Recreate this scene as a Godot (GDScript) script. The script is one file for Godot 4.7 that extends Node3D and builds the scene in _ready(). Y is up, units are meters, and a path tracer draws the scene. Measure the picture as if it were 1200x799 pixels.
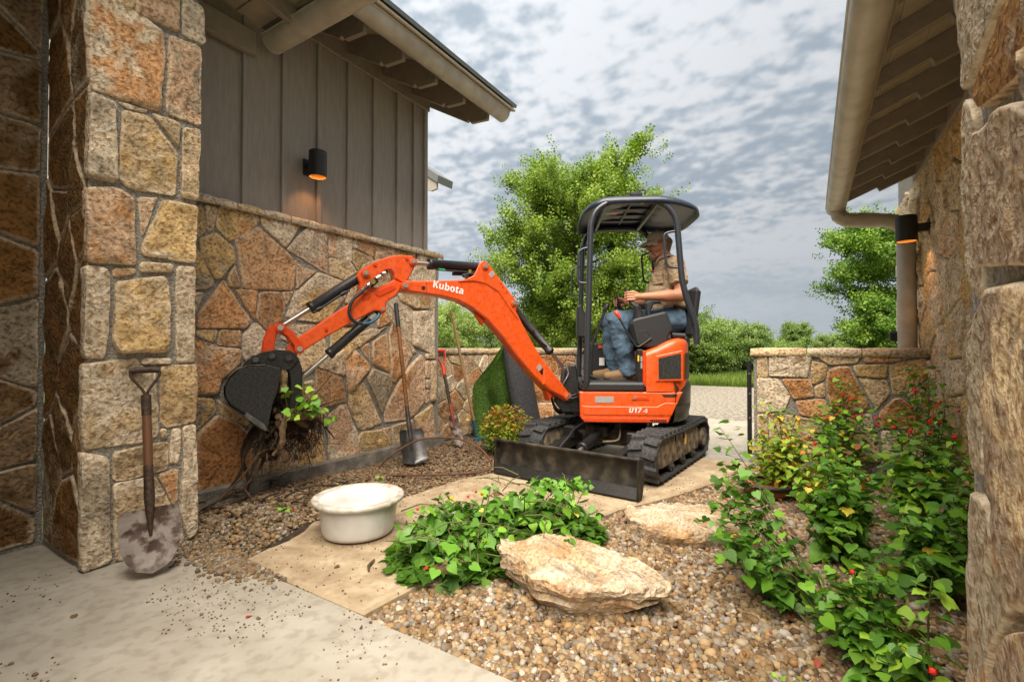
extends Node3D

# A courtyard between two stone houses: a small orange excavator pulls roots out beside the left house.
# World: x to the right, y up, the houses' long walls run along z. The eye stands at x = 0, z = 0.

const PILLAR_STONES := [
	["co", 0.833, 2.74, 0.866, 2.75, 1.12, 2.67, 1.13, 2.59, 1.11, 2.25, 0.834, 2.24, 0.827, 2.41],
	["t", 0.94, 2.77, 0.997, 2.77, 0.993, 2.71, 0.944, 2.7],
	["p", 1, 2.77, 1.06, 2.9, 1.19, 2.89, 1.19, 2.71, 0.998, 2.7],
	["c", 1.21, 2.92, 1.31, 2.91, 1.32, 2.72, 1.21, 2.7],
	["pg", 1.15, 2.67, 1.3, 2.68, 1.3, 2.25, 1.14, 2.25],
	["cg", 0.829, 2.22, 0.921, 2.21, 0.925, 1.83, 0.824, 1.82],
	["c", 0.941, 2.22, 1.05, 2.23, 1.05, 2.22, 0.972, 2.21],
	["ty", 0.956, 2.19, 1.06, 2.2, 1.19, 2.05, 1.18, 1.83, 0.976, 1.82, 0.944, 1.86, 0.943, 1.99],
	["t", 1.08, 2.22, 1.2, 2.22, 1.19, 2.1],
	["t", 1.22, 2.21, 1.3, 2.23, 1.29, 1.84, 1.21, 1.83],
	["po", 0.82, 1.77, 0.925, 1.8, 1, 1.77, 1.01, 1.44, 0.824, 1.43],
	["p", 1.02, 1.78, 1.1, 1.8, 1.04, 1.6],
	["cy", 1.13, 1.8, 1.29, 1.8, 1.28, 1.49, 1.04, 1.5, 1.04, 1.54],
	["t", 1.03, 1.46, 1.17, 1.47, 1.17, 1.43, 1.03, 1.41],
	["o", 0.924, 1.41, 1.01, 1.42, 1.01, 1.4, 0.924, 1.37],
	["c", 0.819, 1.41, 0.895, 1.41, 0.908, 1.38, 0.894, 0.983, 0.819, 0.984],
	["ty", 0.937, 1.35, 1.14, 1.4, 1.16, 1.34, 1.16, 1.01, 0.953, 1.01, 0.928, 1.05],
	["c", 1.2, 1.46, 1.28, 1.47, 1.28, 0.955, 1.2, 0.957, 1.19, 1.29],
	["c", 1.05, 0.98, 1.17, 0.978, 1.17, 0.947, 1.04, 0.951],
	["ct", 0.815, 0.96, 1.02, 0.98, 1.04, 0.933, 1.1, 0.93, 1.12, 0.584, 1.05, 0.562, 0.819, 0.566],
	["y", 1.12, 0.936, 1.29, 0.945, 1.29, 0.634, 1.15, 0.618, 1.13, 0.667],
	["t", 1.13, 0.612, 1.15, 0.609, 1.15, 0.566, 1.13, 0.569],
	["c", 1.18, 0.608, 1.22, 0.602, 1.21, 0.428, 1.17, 0.43],
	["t", 0.933, 0.533, 1.16, 0.547, 1.16, 0.406, 0.99, 0.392, 0.934, 0.399],
	["c", 1.23, 0.614, 1.29, 0.619, 1.3, 0.025, 1.26, 0.01, 1.22, 0.184, 1.24, 0.477],
	["o", 1.12, 0.381, 1.21, 0.396, 1.2, 0.196],
	["ct", 0.936, 0.38, 1.1, 0.379, 1.19, 0.182, 1.24, 0.017, 1.22, -0.042, 0.948, 0.012],
	["cg", 0.816, 0.555, 0.909, 0.514, 0.923, 0.021, 0.822, 0.005],
]
const HOUSE_STONES := [
	["y", 1.49, 1.95, 1.56, 1.95, 1.58, 1.8, 1.5, 1.71],
	["t", 1.57, 1.97, 1.65, 1.97, 1.62, 1.82, 1.59, 1.8],
	["oy", 1.66, 1.98, 1.85, 1.98, 1.92, 1.92, 1.87, 1.86, 1.73, 1.76, 1.64, 1.84],
	["c", 1.86, 1.98, 1.93, 1.98, 1.93, 1.93],
	["yc", 1.94, 1.98, 2.26, 1.98, 2.14, 1.79, 1.95, 1.92],
	["yg", 1.54, 1.74, 1.64, 1.8, 1.76, 1.71, 1.76, 1.62, 1.66, 1.49, 1.63, 1.5, 1.54, 1.65],
	["o", 1.77, 1.79, 1.93, 1.9, 2.23, 1.7, 2.2, 1.47, 1.83, 1.45, 1.82, 1.46],
	["yg", 1.5, 1.7, 1.53, 1.66, 1.63, 1.46, 1.59, 1.42, 1.5, 1.41],
	["o", 1.72, 1.52, 1.76, 1.6, 1.8, 1.46, 1.73, 1.45],
	["cp", 2.15, 1.78, 2.32, 1.99, 2.5, 1.88, 2.51, 1.64],
	["c", 2.34, 1.99, 2.52, 2, 2.49, 1.89],
	["po", 2.52, 1.98, 2.74, 1.98, 2.74, 1.78, 2.52, 1.79],
	["c", 2.77, 1.98, 2.81, 1.99, 2.8, 1.91, 2.76, 1.9],
	["pt", 2.53, 1.77, 2.74, 1.76, 2.87, 1.62, 2.69, 1.6, 2.53, 1.64],
	["p", 2.76, 1.88, 2.99, 1.86, 2.94, 1.72, 2.78, 1.78],
	["p", 2.23, 1.68, 2.39, 1.64, 2.23, 1.49],
	["ot", 1.53, 1.24, 1.69, 1.49, 1.87, 1.22, 1.84, 1.17, 1.53, 1.16],
	["c", 1.5, 1.39, 1.57, 1.39, 1.52, 1.27, 1.5, 1.26],
	["o", 1.77, 1.43, 1.92, 1.44, 1.9, 1.24],
	["r", 1.94, 1.43, 2.1, 1.45, 2.14, 1.34, 2.12, 1.24, 1.99, 1.16, 1.92, 1.24],
	["p", 2.11, 1.45, 2.2, 1.46, 2.15, 1.36],
	["cy", 2.15, 1.27, 2.21, 1.44, 2.42, 1.64, 2.73, 1.58, 2.68, 1.45, 2.48, 1.24, 2.25, 1.25],
	["y", 1.53, 1.15, 1.66, 1.15, 1.64, 1.07, 1.53, 1.11],
	["o", 1.67, 1.15, 1.81, 1.15, 1.81, 1.04, 1.66, 1.05],
	["c", 1.83, 1.14, 1.92, 1.21, 1.99, 1.14, 1.97, 1.02, 2.03, 0.876, 1.92, 0.819, 1.83, 0.957],
	["cp", 2.15, 1.21, 2.44, 1.21, 2.22, 1.05, 2.11, 1.11],
	["ct", 2.71, 1.38, 2.85, 1.58, 3.04, 1.48, 2.78, 1.24, 2.52, 1.22],
	["t", 2.04, 1.02, 2.25, 1.03, 2.44, 1.19, 2.52, 1.01, 2.37, 0.88, 2.08, 0.763],
	["y", 2.55, 1.19, 2.78, 1.21, 2.87, 1.09, 2.65, 0.906, 2.55, 1.01],
	["op", 1.5, 1.1, 1.65, 1.04, 1.81, 1.02, 1.81, 0.925, 1.68, 0.819, 1.66, 0.726, 1.5, 0.738],
	["yg", 1.5, 0.716, 1.64, 0.697, 1.65, 0.603, 1.51, 0.484],
	["y", 1.66, 0.687, 1.87, 0.52, 1.88, 0.477, 1.68, 0.591],
	["or", 1.53, 0.465, 1.66, 0.586, 1.77, 0.54, 1.9, 0.408, 1.89, 0.213, 1.87, 0.068, 1.54, 0.074],
	["o", 2.41, 0.871, 2.65, 0.794, 2.7, 0.582, 2.48, 0.546, 2.41, 0.646],
	["t", 2.25, 0.751, 2.38, 0.779, 2.4, 0.657, 2.5, 0.534, 2.5, 0.39, 2.33, 0.562],
	["cp", 2.53, 0.482, 2.66, 0.556, 2.85, 0.179, 2.8, 0.066, 2.54, 0.05],
	["oy", 2.29, 0.411, 2.48, 0.318, 2.5, 0.068, 2.27, 0.052, 2.23, 0.285],
	["ct", 1.9, 0.143, 2.02, 0.338, 2.23, 0.303, 2.26, 0.064, 1.92, 0.048],
	["y", 1.9, 0.441, 2.02, 0.799, 2.21, 0.717, 2.23, 0.357, 2.02, 0.372],
	["c", 2.43, 0.88, 2.47, 1.04, 2.52, 0.944, 2.69, 1.02, 2.68, 0.802],
	["cp", 2.6, 1.97, 2.75, 1.99, 2.74, 1.77, 2.6, 1.78],
	["c", 2.76, 1.98, 2.81, 1.99, 2.81, 1.9, 2.76, 1.9],
	["o", 2.83, 1.99, 3.04, 1.98, 3, 1.85, 2.81, 1.9],
	["y", 2.76, 1.78, 2.77, 1.88, 2.99, 1.83, 2.83, 1.7],
	["t", 2.54, 1.74, 2.75, 1.75, 2.81, 1.68, 2.64, 1.59],
	["p", 3.04, 1.97, 3.26, 1.98, 3.27, 1.92, 3.1, 1.85, 3.01, 1.84],
	["ty", 3.28, 1.98, 3.54, 2, 3.52, 1.94, 3.28, 1.92],
	["pc", 3.57, 1.98, 3.83, 1.98, 3.82, 1.66, 3.6, 1.67, 3.45, 1.71, 3.53, 1.83],
	["ot", 3.31, 1.56, 3.45, 1.69, 3.72, 1.63, 3.73, 1.44, 3.52, 1.43, 3.32, 1.49],
	["c", 3.74, 1.83, 3.83, 1.86, 3.83, 1.41, 3.75, 1.46],
	["c", 3.18, 1.33, 3.14, 1.48, 3.31, 1.52, 3.49, 1.42, 3.48, 1.06, 3.36, 1.14],
	["c", 3.5, 1.4, 3.82, 1.42, 3.82, 0.966, 3.5, 1.06],
	["o", 3.05, 1.32, 3.14, 1.41, 3.2, 1.27, 3.05, 1.22],
	["tc", 2.75, 1.12, 2.98, 1.21, 3.08, 1.19, 2.83, 1.04],
	["t", 2.86, 1.77, 3.01, 1.83, 3.29, 1.9, 3.3, 1.6, 3.12, 1.52, 2.88, 1.38, 2.68, 1.42],
	["t", 2.75, 1.08, 3.09, 1.2, 3.15, 1.23, 2.9, 1.09, 2.81, 1.05],
	["po", 2.69, 0.928, 2.74, 1.06, 2.96, 0.877, 2.95, 0.839, 2.72, 0.659],
	["o", 2.85, 1.04, 2.95, 1.08, 2.96, 0.915],
	["o", 2.99, 1.09, 3.16, 1.17, 3.19, 0.814, 2.99, 0.891],
	["op", 3.19, 1.17, 3.25, 1.3, 3.34, 1.19, 3.49, 0.971, 3.38, 0.814, 3.25, 0.706, 3.21, 0.741],
	["c", 3.35, 1.18, 3.46, 1.21, 3.48, 1.05, 3.55, 0.987, 3.51, 0.979],
	["po", 3.13, 0.445, 3.38, 0.798, 3.62, 0.969, 3.67, 0.908, 3.68, 0.489, 3.53, 0.367, 3.39, 0.334, 3.14, 0.342],
	["yg", 2.93, 0.764, 2.99, 0.845, 3.19, 0.782, 3.22, 0.692, 3.1, 0.441],
	["yt", 2.73, 0.658, 2.89, 0.728, 3.1, 0.339, 2.88, 0.309, 2.83, 0.338, 2.73, 0.534],
	["yt", 2.83, 0.256, 2.88, 0.293, 3.1, 0.284, 3.22, 0.147, 3.17, 0.077, 2.89, 0.06, 2.83, 0.153],
	["cp", 2.55, 0.497, 2.7, 0.559, 2.83, 0.271, 2.81, 0.082, 2.65, 0.049, 2.53, 0.177],
	["o", 2.55, 0.791, 2.65, 0.786, 2.69, 0.639, 2.68, 0.582, 2.55, 0.581],
	["p", 3.11, 0.29, 3.21, 0.293, 3.2, 0.167],
	["tc", 3.23, 0.298, 3.44, 0.31, 3.5, 0.184, 3.23, 0.065],
	["o", 3.46, 0.317, 3.5, 0.319, 3.55, 0.177],
	["yp", 3.53, 0.342, 3.79, 0.442, 3.83, 0.117, 3.82, 0.047, 3.63, 0.053],
	["p", 3.69, 0.898, 3.76, 0.897, 3.76, 0.725, 3.69, 0.729],
	["t", 3.7, 0.705, 3.75, 0.702, 3.75, 0.614, 3.7, 0.618],
	["p", 3.7, 0.601, 3.75, 0.597, 3.74, 0.474, 3.69, 0.461],
	["t", 3.78, 0.896, 3.85, 0.895, 3.84, 0.473, 3.77, 0.48],
	["t", 3.69, 0.969, 3.83, 0.98, 3.83, 0.922, 3.69, 0.925],
]
const GATE_WALL_STONES := [
	["t", -0.404, 0.96, -0.328, 0.961, -0.326, 0.774, -0.405, 0.771],
	["ct", -0.31, 0.961, 0.009, 0.964, -0.026, 0.779, -0.311, 0.786],
	["t", 0.034, 0.969, 0.343, 0.967, 0.323, 0.912, 0.128, 0.893],
	["y", 0.013, 0.923, 0.121, 0.892, 0.1, 0.771, 0.018, 0.72, -0.002, 0.744],
	["yo", 0.364, 0.962, 0.685, 0.965, 0.545, 0.923, 0.364, 0.92],
	["yt", 0.298, 0.888, 0.515, 0.903, 0.508, 0.793, 0.322, 0.802],
	["yt", 0.53, 0.892, 0.753, 0.955, 0.757, 0.801, 0.625, 0.677, 0.548, 0.666],
	["co", -0.405, 0.763, -0.237, 0.76, -0.151, 0.614, -0.196, 0.486, -0.408, 0.458],
	["r", -0.215, 0.761, -0.002, 0.763, 0.024, 0.623, -0.123, 0.59],
	["y", 0.025, 0.704, 0.093, 0.739, 0.105, 0.619, 0.038, 0.612],
	["ro", 0.121, 0.844, 0.194, 0.881, 0.272, 0.879, 0.383, 0.603, 0.395, 0.543, 0.19, 0.465, 0.145, 0.526, 0.113, 0.7],
	["t", 0.329, 0.795, 0.513, 0.778, 0.53, 0.673, 0.444, 0.538],
	["op", -0.109, 0.575, 0.099, 0.603, 0.151, 0.478, 0.111, 0.427, -0.081, 0.461],
	["t", -0.408, 0.437, -0.332, 0.443, -0.324, 0.055, -0.407, 0.044],
	["t", -0.314, 0.444, -0.096, 0.444, 0.104, 0.408, 0.055, 0.262, -0.315, 0.224],
	["ct", 0.13, 0.405, 0.216, 0.444, 0.407, 0.513, 0.431, 0.361, 0.136, 0.318],
	["ro", 0.463, 0.509, 0.554, 0.629, 0.601, 0.639, 0.749, 0.508, 0.748, 0.42, 0.468, 0.395],
	["t", 0.636, 0.663, 0.763, 0.78, 0.76, 0.531],
	["y", -0.308, 0.2, 0.055, 0.246, 0.108, 0.107, -0.309, 0.056],
	["t", 0.129, 0.293, 0.443, 0.347, 0.465, 0.121, 0.134, 0.095],
	["c", 0.479, 0.366, 0.759, 0.399, 0.756, 0.055, 0.483, 0.093],
]
const NEAR_STONES := [
	["ng", 1.33, 1.85, 0.943, 1.59, 1.2, 1.52, 1.28, 1.53],
	["nb", 0.928, 1.57, 0.788, 1.47, 0.792, 1.37, 0.919, 1.4, 1.12, 1.43, 1.18, 1.49, 1.14, 1.51],
	["n", 1.07, 1.4, 0.986, 1.4, 0.906, 1.37, 0.795, 1.3, 0.802, 1.12, 0.963, 1.14, 1.11, 1.16, 1.16, 1.27, 1.15, 1.42],
	["g", 1.27, 1.53, 1.2, 1.5, 1.17, 1.43, 1.17, 1.29, 1.13, 1.15, 1.16, 1.1, 1.25, 1.16, 1.27, 1.34],
	["g", 1.12, 1.15, 1.09, 1.14, 1.1, 1.11, 1.14, 1.1],
	["nt", 1.08, 1.14, 0.916, 1.13, 0.792, 1.1, 0.806, 0.725, 0.968, 0.641, 1.03, 0.726, 1.09, 0.795, 1.09, 0.97],
	["g", 1.24, 1.06, 1.1, 1.14, 1.1, 1.04, 1.13, 0.8, 1.22, 0.794],
	["rg", 1.22, 0.771, 1.11, 0.784, 0.992, 0.639, 1.08, 0.54, 1.14, 0.418, 1.24, 0.355],
	["nt", 1.01, 0.603, 0.944, 0.643, 0.807, 0.716, 0.811, 0.597, 1.11, 0.397],
]

var taken := {}
var M := {}
var rng := RandomNumberGenerator.new()
var rough_noise := FastNoiseLite.new()
var patch_noise := FastNoiseLite.new()

# ------------------------------------------------------------------ mesh builder
class Build:
	var st := SurfaceTool.new()
	var x := Transform3D.IDENTITY
	var g := 1
	var tint := Color.WHITE
	var tinted := false

	func _init(with_color := false) -> void:
		st.begin(Mesh.PRIMITIVE_TRIANGLES)
		tinted = with_color

	func v(p: Vector3) -> void:
		if tinted:
			st.set_color(tint)
		st.add_vertex(x * p)

	func flat() -> void:
		st.set_smooth_group(0xFFFFFFFF)

	func smooth() -> void:
		g += 1
		st.set_smooth_group(g)

	# corners given anticlockwise as seen from outside
	func tri(a: Vector3, b: Vector3, c: Vector3) -> void:
		v(a); v(c); v(b)

	func quad(a: Vector3, b: Vector3, c: Vector3, d: Vector3) -> void:
		tri(a, b, c); tri(a, c, d)

	func box(c: Vector3, s: Vector3, bev := 0.0, turn := Basis.IDENTITY) -> void:
		var keep := x
		x = x * Transform3D(turn, c)
		flat()
		var h := s * 0.5
		var e := minf(bev, minf(h.x, minf(h.y, h.z)) * 0.9)
		if e <= 0.0:
			for k in 3:
				for sg in [-1.0, 1.0]:
					var p := []
					for q in [[-1, -1], [1, -1], [1, 1], [-1, 1]]:
						var w := Vector3.ZERO
						w[k] = h[k] * sg
						w[(k + 1) % 3] = h[(k + 1) % 3] * q[0]
						w[(k + 2) % 3] = h[(k + 2) % 3] * q[1]
						p.append(w)
					if sg > 0:
						quad(p[0], p[1], p[2], p[3])
					else:
						quad(p[3], p[2], p[1], p[0])
			x = keep
			return
		# chamfered: a corner has three points, one on each of its faces
		var pt := func(sx: int, sy: int, sz: int, face: int) -> Vector3:
			var w := Vector3(sx * (h.x - e), sy * (h.y - e), sz * (h.z - e))
			w[face] = [sx, sy, sz][face] * h[face]
			return w
		for k in 3:
			var k1 := (k + 1) % 3
			var k2 := (k + 2) % 3
			for sg in [-1, 1]:
				var p := []
				for q in [[-1, -1], [1, -1], [1, 1], [-1, 1]]:
					var s3 := [0, 0, 0]
					s3[k] = sg; s3[k1] = q[0]; s3[k2] = q[1]
					p.append(pt.call(s3[0], s3[1], s3[2], k))
				if sg > 0:
					quad(p[0], p[1], p[2], p[3])
				else:
					quad(p[3], p[2], p[1], p[0])
			for s1 in [-1, 1]:
				for s2 in [-1, 1]:
					var a3 := [0, 0, 0]
					var b3 := [0, 0, 0]
					a3[k] = -1; a3[k1] = s1; a3[k2] = s2
					b3[k] = 1; b3[k1] = s1; b3[k2] = s2
					var a1: Vector3 = pt.call(a3[0], a3[1], a3[2], k1)
					var b1: Vector3 = pt.call(b3[0], b3[1], b3[2], k1)
					var a2: Vector3 = pt.call(a3[0], a3[1], a3[2], k2)
					var b2: Vector3 = pt.call(b3[0], b3[1], b3[2], k2)
					if s1 * s2 > 0:
						quad(a1, a2, b2, b1)
					else:
						quad(b1, b2, a2, a1)
		for sx in [-1, 1]:
			for sy in [-1, 1]:
				for sz in [-1, 1]:
					var a: Vector3 = pt.call(sx, sy, sz, 0)
					var b: Vector3 = pt.call(sx, sy, sz, 1)
					var c3: Vector3 = pt.call(sx, sy, sz, 2)
					if sx * sy * sz > 0:
						tri(a, b, c3)
					else:
						tri(a, c3, b)
		x = keep

	# a round bar through points; r is a number or a list of radii
	func tube(pts: Array, r, seg := 8, caps := true, flatten := 1.0) -> void:
		var n := pts.size()
		var rings := []
		var up := Vector3.UP
		var d0: Vector3 = (pts[1] - pts[0]).normalized()
		if absf(d0.y) > 0.9:
			up = Vector3.RIGHT
		var side := d0.cross(up).normalized()
		for i in n:
			var a: Vector3 = pts[maxi(i - 1, 0)]
			var b: Vector3 = pts[mini(i + 1, n - 1)]
			var d := (b - a).normalized()
			side = (side - d * side.dot(d)).normalized()
			var w := side.cross(d)
			var ring := []
			var rr: float = r[i] if r is Array else r
			for k in seg:
				var t := TAU * k / seg
				ring.append(pts[i] + (side * cos(t) + w * sin(t) * flatten) * rr)
			rings.append(ring)
		smooth()
		for i in n - 1:
			for k in seg:
				var k2 := (k + 1) % seg
				quad(rings[i][k2], rings[i][k], rings[i + 1][k], rings[i + 1][k2])
		if caps:
			flat()
			for e in [0, n - 1]:
				for k in seg - 2:
					if e == 0:
						tri(rings[e][0], rings[e][k + 2], rings[e][k + 1])
					else:
						tri(rings[e][0], rings[e][k + 1], rings[e][k + 2])

	# profile of (radius, height) turned about y
	func lathe(profile: Array, seg := 24, from := 0.0, to := TAU, soft := true) -> void:
		for i in profile.size() - 1:
			if not soft:
				smooth()
			elif i == 0:
				smooth()
			for k in seg:
				var t0 := from + (to - from) * k / seg
				var t1 := from + (to - from) * (k + 1) / seg
				var a: Vector2 = profile[i]
				var b: Vector2 = profile[i + 1]
				var a0 := Vector3(a.x * cos(t0), a.y, a.x * sin(t0))
				var a1 := Vector3(a.x * cos(t1), a.y, a.x * sin(t1))
				var b0 := Vector3(b.x * cos(t0), b.y, b.x * sin(t0))
				var b1 := Vector3(b.x * cos(t1), b.y, b.x * sin(t1))
				if a.x < 1e-5:
					tri(a0, b0, b1)
				elif b.x < 1e-5:
					tri(a0, b0, a1)
				else:
					quad(a0, b0, b1, a1)

	# polygon in x and y given thickness from z0 to z1, edges chamfered
	func prism(poly: PackedVector2Array, z0: float, z1: float, bev := 0.0) -> void:
		var p := poly.duplicate()
		if Geometry2D.is_polygon_clockwise(p):
			p.reverse()
		var n := p.size()
		var inner := PackedVector2Array()
		for i in n:
			var a := (p[i] - p[(i + n - 1) % n]).normalized()
			var b := (p[(i + 1) % n] - p[i]).normalized()
			var na := Vector2(-a.y, a.x)
			var nb := Vector2(-b.y, b.x)
			var m := (na + nb)
			m = m / maxf(m.length_squared() * 0.5, 0.4)
			inner.append(p[i] + m * bev)
		var cap := Geometry2D.triangulate_polygon(inner)
		if cap.is_empty():
			cap = Geometry2D.triangulate_polygon(p)
		flat()
		for i in range(0, cap.size(), 3):
			var a := inner[cap[i]]
			var b := inner[cap[i + 1]]
			var c := inner[cap[i + 2]]
			if (b - a).cross(c - a) < 0:
				var s := b
				b = c
				c = s
			tri(Vector3(a.x, a.y, z1), Vector3(b.x, b.y, z1), Vector3(c.x, c.y, z1))
			tri(Vector3(a.x, a.y, z0), Vector3(c.x, c.y, z0), Vector3(b.x, b.y, z0))
		for i in n:
			var j := (i + 1) % n
			var lo := z0 + bev
			var hi := z1 - bev
			quad(Vector3(p[i].x, p[i].y, lo), Vector3(p[j].x, p[j].y, lo), Vector3(p[j].x, p[j].y, hi), Vector3(p[i].x, p[i].y, hi))
			if bev > 0.0:
				quad(Vector3(p[i].x, p[i].y, hi), Vector3(p[j].x, p[j].y, hi), Vector3(inner[j].x, inner[j].y, z1), Vector3(inner[i].x, inner[i].y, z1))
				quad(Vector3(inner[i].x, inner[i].y, z0), Vector3(inner[j].x, inner[j].y, z0), Vector3(p[j].x, p[j].y, lo), Vector3(p[i].x, p[i].y, lo))

	func ball(c: Vector3, r: Vector3, seg := 12, rows := 8) -> void:
		var keep := x
		x = x * Transform3D(Basis.from_scale(r), c)
		var prof := []
		for i in rows + 1:
			var t := PI * i / rows - PI / 2
			prof.append(Vector2(maxf(cos(t), 0.0) if i > 0 and i < rows else 0.0, sin(t)))
		prof.reverse()
		lathe(prof, seg)
		x = keep

	# a strip of quads between rows of points
	func loft(rows: Array, closed := false, soft := true) -> void:
		if soft:
			smooth()
		else:
			flat()
		for i in rows.size() - 1:
			var n: int = rows[i].size()
			for k in (n if closed else n - 1):
				var k2 := (k + 1) % n
				quad(rows[i][k], rows[i][k2], rows[i + 1][k2], rows[i + 1][k])

	func fan(ring: Array, c: Vector3, turn := false) -> void:
		for k in ring.size():
			var a: Vector3 = ring[k]
			var b: Vector3 = ring[(k + 1) % ring.size()]
			if turn:
				tri(c, b, a)
			else:
				tri(c, a, b)

	func mesh() -> ArrayMesh:
		st.generate_normals()
		return st.commit()

# ------------------------------------------------------------------ naming and grouping
func numbered(called: String, parent: Node) -> String:
	var key := "%d/%s" % [parent.get_instance_id(), called]
	var n: int = taken.get(key, 0)
	taken[key] = n + 1
	return called if n == 0 else "%s_%03d" % [called, n]

func put(called: String, mesh: Mesh, material: Material, parent: Node = self, at := Transform3D.IDENTITY) -> MeshInstance3D:
	var o := MeshInstance3D.new()
	o.name = numbered(called, parent)
	o.mesh = mesh
	o.material_override = material
	o.transform = at
	parent.add_child(o, true)
	return o

func tag(o: Node, label: String, category: String, group := "") -> Node:
	o.set_meta("label", label)
	o.set_meta("category", category)
	if group:
		o.set_meta("group", group)
	return o

func thing(called: String, label: String, category: String, at := Transform3D.IDENTITY, group := "") -> Node3D:
	var o := Node3D.new()
	o.name = numbered(called, self)
	o.transform = at
	add_child(o, true)
	tag(o, label, category, group)
	return o

func structure(called: String, mesh: Mesh, material: Material) -> MeshInstance3D:
	var o := put(called, mesh, material)
	o.set_meta("kind", "structure")
	return o

func scatter(called: String, mesh: Mesh, material: Material, places: Array, tints: Array, parent: Node = self) -> MultiMeshInstance3D:
	var mm := MultiMesh.new()
	mm.transform_format = MultiMesh.TRANSFORM_3D
	mm.use_colors = tints.size() > 0
	mm.mesh = mesh
	mm.instance_count = places.size()
	for i in places.size():
		mm.set_instance_transform(i, places[i])
		if tints.size():
			mm.set_instance_color(i, tints[i])
	var o := MultiMeshInstance3D.new()
	o.name = numbered(called, parent)
	o.multimesh = mm
	o.material_override = material
	o.set_meta("kind", "stuff")
	parent.add_child(o, true)
	return o

# ------------------------------------------------------------------ materials
func noise_texture(frequency: float, lo: Color, hi: Color, seed_ := 1, octaves := 5, type := FastNoiseLite.TYPE_SIMPLEX_SMOOTH, size := 512, from := 0.2, to := 0.8) -> NoiseTexture2D:
	var n := FastNoiseLite.new()
	n.noise_type = type
	n.frequency = frequency
	n.fractal_octaves = octaves
	n.seed = seed_
	var t := NoiseTexture2D.new()
	t.width = size
	t.height = size
	t.seamless = true
	t.noise = n
	var ramp := Gradient.new()
	ramp.offsets = PackedFloat32Array([from, to])
	ramp.colors = PackedColorArray([lo, hi])
	t.color_ramp = ramp
	return t

func surface(linear: Color, roughness := 0.8, metallic := 0.0) -> StandardMaterial3D:
	var m := StandardMaterial3D.new()
	m.albedo_color = linear.linear_to_srgb()
	m.roughness = roughness
	m.metallic = metallic
	return m

func textured(m: StandardMaterial3D, color: Texture2D, scale_: float, relief: Texture2D = null, cm := 0.0, world := true) -> StandardMaterial3D:
	m.uv1_triplanar = true
	m.uv1_world_triplanar = world
	m.uv1_scale = Vector3.ONE * scale_
	m.albedo_texture = color
	if relief:
		m.heightmap_enabled = true
		m.heightmap_texture = relief
		m.heightmap_scale = cm
	return m

func grey(a: float) -> Color:
	return Color(a, a, a)

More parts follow.
